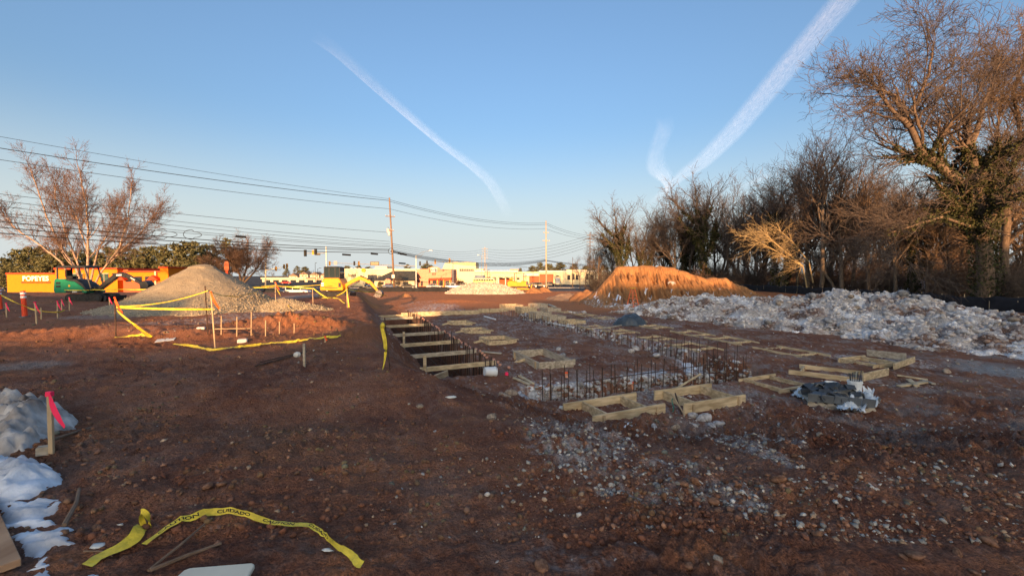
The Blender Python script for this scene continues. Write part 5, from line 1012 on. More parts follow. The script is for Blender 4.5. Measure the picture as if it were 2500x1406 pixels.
stake('front survey stake with pink ribbon tied to caution tape', 90, 735, 790, 'ribbon_pink', .06, group=SG, lean=-.05); stake('short pale stake right behind the pink-ribboned front stake', 101, 752, 781, None, .05, group=SG); stake('pale stake close to the striped orange post', 16, 735, 774, 'ribbon_pink', .055, group=SG); stake('pale stake with a small ribbon, left of the pair before the tracks', 141, 734, 776, 'ribbon_pink', .05, group=SG); stake('stake with ribbon in front of the left track end', 151, 730, 758, 'ribbon_pink', .05, group=SG); stake('stake with ribbon before the middle of the tracks', 170, 727, 760, 'ribbon_pink', .055, group=SG); stake('stake with ribbon between the excavator tracks and the gravel', 268, 726, 758, 'ribbon_pink', .05, group=SG)
for px, top, bot, lb_ in ((61, 709, 773, 'orange channelizer post with white bands leaning slightly'), (1, 705, 758, 'orange channelizer post with white bands beside the soil berm')):
    p = G(px, bot); h = (bot-top)*p.y/FPX; t = thing('channelizer_post', lb_, 'post', p, 0, 'orange channelizer posts'); t.rotation_euler = (0, -.05, 0); MB().cyl((0, 0, -.05), (0, 0, h), .10, .085, 12).build('tube', MAT['post_orange'], t, smooth=False); 
    for z in (.72, .86): MB().cyl((0, 0, h*z), (0, 0, h*z+.10), .098, .096, 12).build('reflective_band', MAT['white_plastic'], t)
    MB().cyl((0, 0, -.02), (0, 0, .04), .2, .18, 12).build('base', MAT['sheet_black'], t)
RS = 'thin rods holding caution tape'
S1 = stake('thin rod with orange top and yellow tape knot left of the gravel pile', 283, 727, 826, 'ribbon_orange', .035, 'rebar', group=RS, round_=True); S2 = stake('tall stake with orange flag in front of the gravel pile', 526, 709, 851, 'ribbon_orange', .035, 'stake_wood', -.06, group=RS); stake('dark leaning rod beside the tall orange-flagged stake', 508, 703, 822, None, .03, 'rebar', -.04, group=RS, round_=True); S3 = stake('rod with orange top right of the gravel spill', 673, 689, 751, 'ribbon_orange', .035, 'stake_wood', group=RS); S4 = stake('pale rod left of the yellow excavator body', 765, 703, 754, None, .035, 'stake_wood', -.03, group=RS); S5 = stake('pale rod wrapped in yellow tape at the excavator arm', 848, 705, 752, None, .035, 'stake_wood', -.03, group=RS)
for k, (px, a, c) in enumerate(((540, 772, 818), (578, 772, 821), (613, 760, 820), (648, 780, 822), (682, 786, 818), (718, 794, 818))): stake('thin bare rod in the row before the lit soil hump', px, a, c, None, .03, 'stake_wood', .03, group='thin rods before the lit soil hump', round_=True)
o = MB().cyl(G(522, 824)+Vector((0, 0, .22)), G(612, 822)+Vector((0, 0, .22)), .012, n=5).build('rail_rod', MAT['stake_wood']); tag(o, 'thin horizontal rod tied across the row of bare rods', 'rod')
t = stake('leaning rebar stake with a long dangling yellow tape at the bank edge', 953, 776, 905, None, .028, 'rebar', -.10, group=None, round_=True); h = 129*t.location.y/FPX
ribbon_mesh([Vector((-.10*h-.03+.08*math.sin(f*3.3)-.03, -.03, h*.86-1.0*f)) for f in np.linspace(0, 1, 14)], lambda s: .06+.015*math.sin(s*6), lambda s: 1.3+.7*math.sin(s*5), 'tape_yellow', 'tape_tail', t); MB().lathe([(.01, -.07), (.035, -.045), (.05, 0), (.03, .045), (.01, .06)], (-.10*h-.03, -.03, h*.86), 7).build('knot', MAT['tape_yellow'], t)
t = stake('short stake with a pale pad beside steel rods', 743, 838, 895, None, .05, 'lumber_grey', group=None); MB().lathe([(.02, -.05), (.06, -.035), (.075, 0), (.06, .04), (.02, .06)], (-.12, -.05, .26), 7).build('pad', MAT['block_white'], t)
for k in range(3): a = G(622+k*6, 897-k*3); c = G(745+k*4, 876-k*2); tag(MB().cyl(a+Vector((0, 0, .03)), c+Vector((0, 0, .06+.02*k)), .013, n=5).build('steel_rod', MAT['rebar']), 'steel rod lying in the mud against the padded stake', 'rod', 'steel rods against the padded stake')
stake('tiny orange-topped stake propping caution tape on the bank', 794, 821, 836, 'ribbon_orange', .04, group=None)
# ---- caution tape in the air and on the ground
def tape_air(label, pts, sag=.0, wv=1.2, group='caution tape strung between rods', w=.06):
    path = []
    for i in range(len(pts)-1):
        a, c = pts[i], pts[i+1]; m = 14
        for k in range(m): f = k/m; p = a.lerp(c, f); p.z -= sag*4*f*(1-f); path.append(p)
    path.append(pts[-1]); o = ribbon_mesh(path, w, lambda s: 1.35+.45*math.sin(s*wv), 'tape_yellow', 'caution_tape'); tag(o, label, 'caution tape', group); return o
Y1 = S1.location.y; Y2 = S2.location.y; Y3 = S3.location.y; Y4 = S4.location.y; Y5 = S5.location.y
tape_air('bright taut caution tape across the foot of the gravel pile', [atY(284, 750, Y1), atY(522, 755, Y2)], .02); tape_air('thin twisted caution tape rising across the gravel pile', [atY(284, 747, Y1), atY(507, 710, Y2+.5)], .12, 2.5, w=.028); tape_air('slack caution tape from the dark rod to the gravel spill', [atY(508, 709, Y2+.5), atY(560, 722, 14), atY(600, 719, 15), atY(635, 707, Y3)], .05, w=.03); tape_air('caution tape from the gravel spill rod to the pale rod', [atY(590, 700, Y3+6), atY(673, 697, Y3), atY(765, 704, Y4)], .03, 2); tape_air('sagging caution tape before the yellow excavator', [atY(765, 704, Y4), atY(800, 728, (Y4+Y5)/2), atY(822, 722, (Y4+Y5)/2+1), atY(848, 706, Y5)], .04, 2); tape_air('caution tape from the wrapped rod along the excavator arm', [atY(848, 706, Y5), atY(915, 714, Y5+6), atY(945, 722, Y5+9)], .03, 2); tape_air('caution tape tail hanging down the wrapped rod', [atY(846, 706, Y5), atY(849, 728, Y5), atY(852, 751, Y5)], .0, 3, w=.06); tape_air('caution tape end drooping from the gravel spill rod', [atY(674, 703, Y3), atY(690, 730, Y3-1), G(716, 762)+Vector((0, 0, .05))], .0, 3); tape_air('upper caution tape across the parked white van', [atY(600, 702, 34), atY(700, 699, 34), atY(795, 694, 34)], .05, 2); tape_air('loose caution tape leaning from the knotted rod to the ground', [atY(285, 757, Y1), atY(325, 790, Y1-.5), G(370, 826)+Vector((0, 0, .04))], .02, 3); tape_air('faded pink and yellow tape strung past the orange post', [atY(2, 720, 20), atY(62, 748, 19.5), atY(90, 757, 19), atY(140, 762, 19), atY(158, 756, 19.5)], .03, 3); tape_air('faded caution tape crossing in front of the green excavator', [atY(157, 708, 27), atY(230, 707, 26), atY(300, 706, 25.5), atY(365, 706, 25)], .03, 2)
def tape_ground(label, pix, w=.06, lift=.03, text=None, tw=.35, group=None):
    pts = [G(a, b_) for a, b_ in pix]; path = []
    for i in range(len(pts)-1):
        m = max(3, int((pts[i+1]-pts[i]).length/.025)); 
        for k in range(m):
            p0 = pts[max(i-1, 0)]; p1 = pts[i]; p2 = pts[i+1]; p3 = pts[min(i+2, len(pts)-1)]; f = k/m
            q = .5*((2*p1)+(p2-p0)*f+(2*p0-5*p1+4*p2-p3)*f*f+(3*p1-p0-3*p2+p3)*f**3); path.append(q)
    path.append(pts[-1]); zz = H(np.array([p.x for p in path]), np.array([p.y for p in path])); sm = np.convolve(np.pad(zz, 8, 'edge'), np.ones(17)/17, 'valid')
    for i, p in enumerate(path): p.z = max(sm[i], zz[i])+lift
    return tag(ribbon_mesh(path, w, lambda s: -.55+tw*math.sin(s*6+1)+.12*math.sin(s*15), 'tape_yellow', 'caution_tape', None, text), label, 'caution tape', group)
tape_ground('long twisted caution tape lying on the mud with printed words', [(352, 1338), (400, 1309), (455, 1287), (520, 1270), (600, 1272), (660, 1282), (720, 1288), (760, 1293), (795, 1318), (825, 1345), (858, 1368), (872, 1388), (885, 1394)], lambda s: .044+.014*math.sin(s*5.1)*math.sin(s*2.3+1), .03, 'CAUTION|CUIDADO', .6)
tape_ground('short muddy caution tape end beside the long tape', [(212, 1386), (250, 1362), (300, 1343), (335, 1322), (348, 1306)], lambda s: .07+.02*math.sin(s*7), .03, 'CAUTION', .35)
q = G(350, 1304); tag(ribbon_mesh([q+Vector((.012+.028*math.sin(a)*(1+.2*math.sin(a)), .02*math.cos(a), .075-.075*math.cos(a))) for a in np.linspace(.15, 6.1, 22)], .035, lambda s: 1.2, 'tape_yellow', 'caution_tape'), 'upturned loop of caution tape at the end of the short piece', 'caution tape')
tape_ground('caution tape lying along the edge of the bank', [(424, 846), (470, 848), (505, 855), (530, 859), (600, 850), (660, 843), (730, 836), (790, 830), (832, 827)], .075, .05, None, .3); tape_ground('slack caution tape on the ground under the knotted rod', [(280, 828), (320, 824), (345, 822), (370, 828)], .075, .03); tape_ground('caution tape crumpled on the spoil by the wrapped rod', [(780, 730), (805, 729), (830, 734), (842, 742)], .075, .04)
# ---- loose boards and debris on the pad
def lie(label, a, c, w=.14, h=.04, m='lumber', lift=.03, group=None, name='loose_board', cat='board'):
    p = G(*a); q = G(*c); p.z = gmax(p.x, p.y, .1)+lift; q.z = gmax(q.x, q.y, .1)+lift; return board(name, p, q, w, h, m, None, label, cat, group, 0)
lie('grey board lying alone left of the largest boxed form', (1170, 861), (1224, 865), .14, m='lumber_grey'); lie('short grey board lying beside the white bucket', (1170, 904), (1200, 906), .1, m='lumber_grey'); lie('first of two short boards lying before the largest boxed form', (1255, 926), (1296, 945), .09); lie('second of two short boards lying before the largest boxed form', (1268, 921), (1302, 939), .09); lie('wide pale board on edge at the corner of the largest boxed form', (1356, 901), (1404, 894), .04, .2, 'lumber_grey'); lie('board on edge between two white stone patches', (2107, 938), (2168, 918), .04, .22); lie('board on edge at the right white stone patch', (2182, 904), (2232, 888), .04, .2, 'lumber'); lie('grey board on edge behind the timber form in white stone', (2116, 870), (2212, 884), .04, .24, 'lumber_grey')
DG = 'scrap boards scattered right of the pallet'
lie('long scrap board on top of the scatter', (2190, 920), (2265, 928), .09, group=DG); lie('short scrap board across the pale pair', (2218, 932), (2238, 948), .12, group=DG); lie('pale scrap board in the lower pair', (2194, 946), (2260, 940), .12, m='lumber', group=DG); lie('brown scrap board leading to the single stone', (2250, 932), (2280, 944), .09, m='lumber_grey', group=DG)
lie('white plastic pipe lying along the diagonal trench', (1333, 790), (1400, 803), .09, .09, 'pvc', name='plastic_pipe', cat='pipe'); lie('white pipe lying across the pad in front of the back row', (1182, 776), (1210, 782), .07, .07, 'pvc', name='plastic_pipe', cat='pipe'); lie('long bent board from the tarp heap to the forms', (1470, 804), (1520, 795), .12, .05, 'lumber_grey'); lie('short board by the white gravel patch', (1412, 790), (1432, 791), .12, .05, 'lumber_grey'); lie('slab leaning in the dirt near the mound foot', (1338, 745), (1355, 752), .3, .1, 'lumber_grey')
p = G(1640, 966); q = G(1710, 940); tag(MB().cyl(p+Vector((0, 0, .05)), q+Vector((0, 0, .28)), .028, n=8).build('wooden_handle', MAT['lumber']), 'pale wooden pole propped against the new timber form', 'pole')
for k, (a, c) in enumerate((((1640, 998), (1672, 1018)), ((1648, 996), (1664, 1016)))): p = G(*a); q = G(*c); tag(MB().cyl(p+Vector((0, 0, .3)), q+Vector((0, 0, .02)), .016, n=6).build('steel_rod', MAT['stake_wood'] if k == 0 else MAT['rebar']), ('thin wooden stake leaning between the two near forms', 'rusty rod leaning between the two near forms')[k], 'rod')
mat('twine_green', (.03, .16, .13), .7, .2, 5); p = G(1641, 1010); tag(MB().tube([p+Vector((.02*math.sin(k), -.03, .02+k*.05)) for k in range(7)], .012, 5).build('green_twine', MAT['twine_green']), 'teal twine knot hanging on the near form corner', 'twine')
# white bucket lying on its side
p = G(1197, 922); t = thing('bucket', 'white plastic bucket lying on its side near the trench corner', 'bucket', p+Vector((0, 0, .14)), .35); M = Matrix.Rotation(R(96), 3, 'Y')
MB().lathe([(.0, -.18), (.125, -.18), (.148, .18), (.138, .18), (.118, -.165), (0, -.165)], (0, 0, 0), 20, M).build('pail', MAT['white_plastic'], t, smooth=False); MB().lathe([(.149, .12), (.158, .12), (.158, .145), (.149, .145)], (0, 0, 0), 20, M).build('rim_ring', MAT['white_plastic'], t); MB().tube([Vector((.16, .15*math.cos(a), .15*math.sin(a))) for a in np.linspace(.3, 2.8, 12)], .004, 5).build('handle', MAT['metal_dark'], t)
# tarp-covered heap
p = G(1537, 793); n = 70
def tarp():
    X, Y = np.meshgrid(np.linspace(-1.05, 1.05, n), np.linspace(-.95, .95, n)); rr = np.sqrt((X/.92)**2+(Y/.8)**2); a = np.arctan2(Y, X)
    rr = rr*(1+.09*np.sin(3*a+.5)+.05*np.sin(7*a+1)); z = .55*np.clip(1-rr**3.4, -.04, 1)*(1+.28*X+.35*fbm(X*1.5, Y*1.5, 2, 8))+.10*fbm(X*2.6, Y*2.6, 3, 5)*(rr < 1)+.05*np.abs(pn(X*3.5+Y*2, Y*5-X, 6)); wz = base_h(p.x+X, p.y+Y)+z+.02
    V = np.stack([X.ravel(), Y.ravel(), (wz-p.z).ravel()], 1); i, j = np.meshgrid(np.arange(n-1), np.arange(n-1), indexing='ij'); Fq = np.stack([i*n+j, i*n+j+1, (i+1)*n+j+1, (i+1)*n+j], -1).reshape(-1, 4); Fq = Fq[(rr.ravel()[Fq] < 1.04).all(1)]
    u = np.unique(Fq); mp = np.zeros(n*n, int); mp[u] = np.arange(len(u)); return V[u], mp[Fq]
t = thing('tarp_heap', 'dark blue-grey tarp draped over a small heap on the pad', 'tarp', p); V, Fq = tarp(); nmesh('tarp', V, Fq, MAT['tarp'], t, True)
rock('weight_stone', (.95, .0, .22), .22, 'rock_tan', t); rock('weight_stone', (.75, -.62, .06), .12, 'rock_pale', t)
# orange step ladder
p = G(1545, 753); t = thing('step_ladder', 'orange A-frame step ladder with yellow top at the mound foot', 'ladder', p, .35); h = 1.78
for sy, nm in ((-1, 'rail'), (1, 'rear_leg')):
    for sx in (-1, 1): MB().bar((sx*.30, sy*.52, 0), (sx*.17, sy*.06, h), .035, .07).build(nm, MAT['ladder_orange'], t)
for k in range(5): f = (k+.8)/5.6; MB().box((0, -.52+.46*f, h*f), (2*(.30-.13*f)-.04, .08, .03)).build('step', MAT['ladder_orange'], t)
for k in range(3): f = (k+.7)/3.4; MB().box((0, .52-.46*f, h*f), (2*(.30-.13*f)-.04, .03, .04)).build('cross_brace', MAT['ladder_orange'], t)
MB().box((0, 0, h+.02), (.42, .24, .06)).build('top_cap', MAT['ladder_yellow'], t, .01)
# loose panels by the ladder
p = G(1507, 742); q = G(1555, 757); tag(MB().bar(p+Vector((0, 0, .15)), q+Vector((0, 0, .05)), .45, .03).build('leaning_sheet', MAT['lumber_grey']), 'pale sheet lying slanted under the orange step ladder', 'board'); p = G(1490, 735); t = thing('metal_frame', 'dark angled metal frame standing at the mound foot', 'frame', p, .3); MB().tube([(-.9, .3, 1.35), (.1, .2, 1.3), (.2, .1, .7), (.9, -.3, .05)], .03, 6).build('upper_bar', MAT['rebar'], t); MB().tube([(-.9, .3, 1.35), (.0, .1, .5), (.9, -.3, .05)], .03, 6).build('lower_bar', MAT['rebar'], t)
p = G(1582, 757); tag(MB().lathe([(.0, 0), (.13, 0), (.15, .36), (.14, .36), (.0, .34)], p, 14).build('bucket', MAT['white_plastic']), 'upright white bucket at the tip of the white rubble pile', 'bucket')
p = G(1560, 752); q = atZ(1645, 718, PADZ+1.0); tag(small_heap('snow_streak', 'narrow streak of snow running up beside the step ladder', 'snow', 1606, 41, 1.5, .35, .3, 77, ([.72, .75, .8], [.8, .83, .88])), None)
# pallet with black panels, buckets and plastic film
p = G(2036, 982); t = thing('pallet', 'wooden pallet under black panels and torn plastic film', 'pallet', p, -.42)
for k in range(7): MB().box((-.55+k*.183, 0, .125), (.12, 1.15, .022)).build('deck_slat', MAT['lumber_grey'], t)
for y in (-.53, 0, .53): MB().box((0, y, .055), (1.25, .09, .115)).build('stringer', MAT['lumber_grey'], t)
c_, s_ = math.cos(-.42), math.sin(-.42); rr_ = random.Random(17)
def on_p(x, y, z): return Vector((p.x+c_*x-s_*y, p.y+s_*x+c_*y, p.z+z))
pm = MB().box((0, 0, 0), (.34, .18, .012)).build('panel', MAT['sheet_black']); pme = pm.data; bpy.data.objects.remove(pm)
for k in range(34):
    t2 = thing('rebar_chair', 'black folded plastic spacer piled on the pallet', 'spacer', on_p(rr_.uniform(-.5, .5), rr_.uniform(-.45, .45), .15+rr_.random()*.16), rr_.uniform(0, 6.3), 'black plastic spacers on the pallet'); t2.rotation_euler = (rr_.uniform(-.5, .5), rr_.uniform(-.5, .5), rr_.uniform(0, 6.3)); MB().prism([(-.17, 0), (-.13, .11), (.13, .11), (.17, 0), (.155, 0), (.12, .095), (-.12, .095), (-.155, 0)], -.11, .11).build('shell', MAT['sheet_black'], t2); MB().box((0, 0, .112), (.10, .20, .006)).build('rib', MAT['sheet_black'], t2)
for k in range(5): tag(MB().box((0, 0, 0), (.24, .015, .2)).build('side_panel', MAT['panel_grey'], None, loc=on_p(-.5+k*.25, -.55, .24)), 'flat grey panel standing along the pallet edge', 'panel', 'grey panels along the pallet edge').rotation_euler = (.25+.12*(k % 2), .05*(k % 3), -.42)
for k, (x, y) in enumerate(((.52, .50), (.10, .66))):
    b_ = thing('bucket', ('white bucket full of tie wires standing at the pallet corner', 'white bucket standing behind the pallet')[k], 'bucket', on_p(x, y, .02 if k else .14)); MB().lathe([(0, 0), (.13, 0), (.15, .37), (.14, .37), (.125, .03), (0, .03)], (0, 0, 0), 16).build('pail', MAT['white_plastic'], b_)
    MB().tube([Vector((.155*math.cos(a), .155*math.sin(a), .33)) for a in np.linspace(0, 6.28, 16)], .008, 5).build('rim_ring', MAT['white_plastic'], b_)
    if k == 0:
        for q in range(7): a = q*.9; MB().cyl((.05*math.cos(a), .05*math.sin(a), .1), (.12*math.cos(a), .12*math.sin(a), .45+.03*q), .01, n=5).build('tie_bundle', MAT['sheet_black'], b_)
def film(label, outline, seed, hh):
    n = 46; q0 = G(*outline[0]); P = [G(a, c) for a, c in outline]; xs = [v.x for v in P]; ys = [v.y for v in P]
    X, Y = np.meshgrid(np.linspace(min(xs), max(xs), n), np.linspace(min(ys), max(ys), n)); ins = inside(X.ravel(), Y.ravel(), [(v.x, v.y) for v in P]).reshape(X.shape)
    z = H(X, Y)+.03+hh*np.abs(fbm(X*3.5, Y*3.5, 3, seed))+.05*np.abs(pn(X*11, Y*11, seed+1)); V = np.stack([X.ravel()-q0.x, Y.ravel()-q0.y, z.ravel()-q0.z], 1)
    i, j = np.meshgrid(np.arange(n-1), np.arange(n-1), indexing='ij'); Fq = np.stack([i*n+j, i*n+j+1, (i+1)*n+j+1, (i+1)*n+j], -1).reshape(-1, 4); Fq = Fq[ins.ravel()[Fq].all(1)]
    u = np.unique(Fq); mp = np.zeros(n*n, int); mp[u] = np.arange(len(u)); o = nmesh('plastic_film', V[u], mp[Fq], MAT['film'], None, True, loc=q0); tag(o, label, 'plastic film')
def inside(x, y, poly):
    r = np.zeros(len(x), bool); m = len(poly)
    for i in range(m):
        x0, y0 = poly[i]; x1, y1 = poly[(i+1) % m]; c = ((y0 > y) != (y1 > y)); xi = (x1-x0)*(y-y0)/((y1-y0) if abs(y1-y0) > 1e-9 else 1e-9)+x0; r ^= c & (x < xi)
    return r
film('torn clear plastic film trailing off the pallet to the right', [(2040, 1002), (2070, 990), (2100, 972), (2128, 968), (2152, 1000), (2128, 1004), (2095, 1018), (2052, 1018)], 5, .5); film('clear plastic film peeking out at the back of the pallet', [(1928, 962), (1955, 950), (1990, 968), (1962, 978)], 8, .1)
tag(board('grey_panel', G(1935, 955)+Vector((0, 0, .05)), G(1990, 946)+Vector((0, 0, .05)), .35, .02, 'sheet_black'), 'flat grey panel lying behind the pallet', 'panel')
# ---- foreground debris
def snow(label, pix, th, m='snow', seed=1, step=.03, cat='snow patch', name='snow_patch', amp=.5):
    P = [G(a, c) for a, c in pix]; poly = [(v.x, v.y) for v in P]; xs = [v[0] for v in poly]; ys = [v[1] for v in poly]; q0 = Vector((sum(xs)/len(xs), sum(ys)/len(ys), 0)); q0.z = hz(q0.x, q0.y)
    nx = int((max(xs)-min(xs)+.3)/step); ny = int((max(ys)-min(ys)+.3)/step); X, Y = np.meshgrid(np.linspace(min(xs)-.15, max(xs)+.15, nx), np.linspace(min(ys)-.15, max(ys)+.15, ny)); x = X.ravel(); y = Y.ravel()
    ins = inside(x, y, poly); d = np.full(len(x), 9.)
    for i in range(len(poly)):
        ax, ay = poly[i]; bx, by = poly[(i+1) % len(poly)]; L2 = (bx-ax)**2+(by-ay)**2+1e-9; t = np.clip(((x-ax)*(bx-ax)+(y-ay)*(by-ay))/L2, 0, 1); d = np.minimum(d, np.hypot(x-ax-t*(bx-ax), y-ay-t*(by-ay)))
    d = np.where(ins, d, -d)+.10*fbm(x*3, y*3, 3, seed)+(.09*fbm(x*1.5+y*1.0, y*9-x*2, 3, seed+9)-.03)*(th < .1)+.012*pn(x*15, y*15, seed+2)
    z = H(x, y)+np.where(d > 0, th*(1-np.exp(-d/(.5*th+.06)))*(1+min(amp, 1.1)*fbm(x*2.6, y*2.6, 5, seed+4, .6))+.10*th*amp*pn(x*11, y*11, seed+6), -.03)
    V = np.stack([x-q0.x, y-q0.y, z-q0.z], 1); i, j = np.meshgrid(np.arange(ny-1), np.arange(nx-1), indexing='ij'); Fq = np.stack([i*nx+j, i*nx+j+1, (i+1)*nx+j+1, (i+1)*nx+j], -1).reshape(-1, 4); Fq = Fq[(d[Fq] > 0).any(1)]
    u = np.unique(Fq); mp = np.zeros(nx*ny, int); mp[u] = np.arange(len(u)); o = nmesh(name, V[u], mp[Fq], MAT[m], None, True, loc=q0); return tag(o, label, cat)
snow('dirty heap of half-melted snow beside the pink-ribboned stake', [(-60, 1000), (20, 978), (70, 985), (120, 1003), (160, 1010), (190, 1030), (180, 1048), (140, 1060), (90, 1090), (60, 1105), (-80, 1120)], .36, 'snow_dirty', 3, .03, 'snow heap', 'snow_heap', 1.7)
snow('clean white patch of snow below the dirty snow heap', [(-80, 1125), (30, 1115), (90, 1125), (155, 1152), (150, 1175), (110, 1205), (70, 1225), (0, 1240), (-60, 1250)], .16, 'snow', 5, .025); snow('streaked thin snow left of the leaning stick', [(-40, 1238), (60, 1226), (165, 1228), (166, 1252), (120, 1265), (160, 1290), (100, 1304), (-10, 1296)], .05, 'snow', 7, .02, amp=.9); snow('thin snow remnant along the near plank', [(20, 1308), (100, 1300), (190, 1298), (185, 1328), (135, 1350), (165, 1405), (90, 1425), (50, 1370)], .05, 'snow', 9, .018, amp=.9); snow('small snow scrap near the short tape end', [(170, 1402), (210, 1390), (255, 1385), (245, 1402), (200, 1415)], .03, 'snow', 11, .015)
snow('small snow patch beside the near timber form', [(1522, 1042), (1535, 1033), (1548, 1031), (1543, 1040), (1528, 1048)], .05, 'snow', 13, .03)
snow('snow bank in the front trench below the thin rebar', [(1255, 962), (1300, 952), (1400, 950), (1440, 958), (1380, 968), (1290, 978)], .05, 'snow_stony', 15, .04, amp=.8); snow('bluish snow bank at the wide end of the front trench', [(1530, 925), (1570, 908), (1625, 905), (1635, 915), (1600, 932), (1545, 940)], .05, 'snow_stony', 17, .04, amp=.8); snow('snow bank in the trench corner hollow', [(1665, 890), (1700, 880), (1725, 885), (1728, 905), (1690, 915), (1668, 908)], .05, 'snow_stony', 19, .04, amp=.8)
def sticky(label, a, c, r=.015, m='stick', group=None, lift=.02, name='stick'): p = G(*a); q = G(*c); mm = (p+q)/2+Vector((.02, .01, .01)); tag(MB().tube([p+Vector((0, 0, lift)), mm+Vector((0, 0, lift)), q+Vector((0, 0, lift))], [r, r*.9, r*.7], 6).build(name, MAT[m]), label, 'stick', group)
sticky('dark stick lying next to the streaked snow', (157, 1298), (194, 1206), .016); sticky('long stick lying below the long caution tape', (362, 1398), (500, 1292), .010); sticky('thicker stick next to the long one below the tape', (368, 1402), (540, 1328), .014); sticky('pale crooked stick behind the stake and snow heap', (128, 1080), (222, 1048), .018); sticky('thin twig near the short tape end', (205, 1348), (275, 1360), .006)
p = G(90, 1110); q = G(130, 1104); board('wood_block', p, q, .09, .09, 'lumber_grey', None, 'short wood block at the foot of the pink-ribboned stake', 'wood block')
lie('weathered plank at the near left corner beside the thin snow', (-85, 1222), (-18, 1420), .24, .05, 'plank_near', .03)
p = G(550, 1410); o = MB().prism([(-.24, -.24), (-.215, -.075), (-.19, -.055), (.17, -.015), (.195, -.03), (.23, -.28)], 0, .03, 'Z').build('panel_scrap', MAT['panel_cream'], None, .006, loc=(p.x, p.y+.02, gmax(p.x, p.y, .2)+.06)); o.rotation_euler = (.10, 0, 0); tag(o, 'cream plastic panel scrap lying in the mud under the sticks', 'panel')
for (px, py, rx, lb_) in ((1098, 970, .14, 'crumpled white paper scrap on the dark slope'), (1185, 938, .08, 'small white scrap below the white bucket'), (240, 1335, .09, 'torn paper strip near the thin twig'), (795, 1348, .07, 'crumpled pale scrap inside the curve of the tape'), (1700, 1076, .05, 'round pale disc on the dark spoil')):
    p = G(px, py); V, Fq = TPL1[int(rx*100) % 8]; V = V*(1+.35*np.random.RandomState(int(rx*1000)).normal(size=(len(V), 1))*.6); rx *= .62; o = nmesh('paper_scrap', V*np.array([rx, rx*.6, rx*.4]), Fq, MAT['paper'], None, False, loc=p+Vector((0, 0, rx*.2))); tag(o, lb_, 'paper scrap')
for px, py, d, lb_ in ((592, 838, (.23, .17, .11), 'pale concrete block lying before the lit soil hump'), (491, 807, (.2, .14, .08), 'small pale block left of the row of bare rods'), (1386, 1000, (.18, .1, .1), 'small yellowish block near the near form'), (1371, 1002, (.1, .1, .08), 'tiny pale block beside the yellowish one')):
    p = G(px, py); tag(MB().box((0, 0, d[2]*.45), d, .4).build('block', MAT['block_white'], None, .015, loc=p), lb_, 'block')
p = G(404, 832); tag(MB().box((0, 0, .03), (.42, .3, .012), .5, Matrix.Rotation(.15, 3, 'X')).build('paper_sheet', MAT['paper'], None, loc=p), 'flat grey sheet lying on the dark ground left of the tape', 'sheet')
for px, py, lb_ in ((1237, 918, 'pink flag scrap beside the bucket'),): p = G(px, py); tag(MB().lathe([(.01, 0), (.06, .02), (.05, .09), (.01, .12)], p, 7).build('flag_scrap', MAT['ribbon_pink']), lb_, 'flag')
for px, py, lb_ in ((1383, 920, 'orange capped pipe stub before the front trench'), (1544, 945, 'orange capped pipe stub right of the front trench snow')): p = G(px, py); t = thing('pipe_stub', lb_, 'pipe', p); MB().cyl((0, 0, -.05), (0, 0, .12), .05, n=10).build('tube', MAT['cap_orange'], t); MB().cyl((0, 0, .12), (0, 0, .15), .065, .06, n=10).build('cap', MAT['ribbon_orange'], t)
# ------------------------------------------------------------------ machines
mat('deere_green', srgb(20, 120, 85), .45, .1, 3, spec=.4); mat('machine_yellow', srgb(232, 150, 12), .45, .1, 3, spec=.4); mat('machine_black', (.018, .018, .02), .5, .25, 4, spec=.4); mat('track_rubber', (.03, .027, .025), .85, .4, 6); mat('track_mud', (.10, .065, .04), .9, .4, 5); mat('dozer_yellow', srgb(215, 150, 35), .6, .15, 3); glassmat('cab_glass', (.03, .045, .05)); mat('seat_black', (.02, .02, .02), .8, .2, 4); mat('bucket_steel', (.16, .14, .13), .6, .3, 5, metal=.4)
def tracks(t, L, r, ys, w, m='track_rubber', rollers=4):
    n = 10
    for sy in (-1, 1):
        prof = [(L/2-r+r*math.cos(a), r+r*math.sin(a)) for a in np.linspace(-math.pi/2, math.pi/2, n)]+[(-L/2+r+r*math.cos(a), r+r*math.sin(a)) for a in np.linspace(math.pi/2, 3*math.pi/2, n)]
        tr = MB().prism(prof, sy*ys-w/2, sy*ys+w/2).build('track', MAT[m], t)
        k = int((L-2*r)/.14)
        for q in range(k): 
            for zz in (0, 2*r): MB().box((-L/2+r+.07+q*.14, sy*ys, zz), (.05, w+.01, .035)).build('grouser', MAT[m], tr)
        for q in range(rollers): MB().cyl((-L/2+r+(L-2*r)*q/(rollers-1), sy*ys-w/2-.02, r), (-L/2+r+(L-2*r)*q/(rollers-1), sy*ys+w/2+.02, r), r*.55 if q in (0, rollers-1) else r*.3, n=10).build('roller', MAT['machine_black'], tr)
def beam(t, name, pts, ws, hs, m, parent=None):
    """curved box-section boom in the xz plane"""
    mb = MB(); V = []
    for i, (x, z) in enumerate(pts):
        a = Vector(pts[min(i+1, len(pts)-1)])-Vector(pts[max(i-1, 0)]); nrm = Vector((-a.y, a.x)).normalized()
        for sy in (-1, 1):
            for sn in (-1, 1): V.append((x+nrm.x*hs[i]/2*sn, sy*ws/2, z+nrm.y*hs[i]/2*sn))
    Fq = []
    for i in range(len(pts)-1):
        b = 4*i; Fq += [(b, b+1, b+5, b+4), (b+2, b+6, b+7, b+3), (b+1, b+3, b+7, b+5), (b, b+4, b+6, b+2)]
    e = 4*(len(pts)-1); Fq += [(0, 2, 3, 1), (e, e+1, e+3, e+2)]; mb.add(V, Fq); return mb.build(name, MAT[m], parent or t, .012)
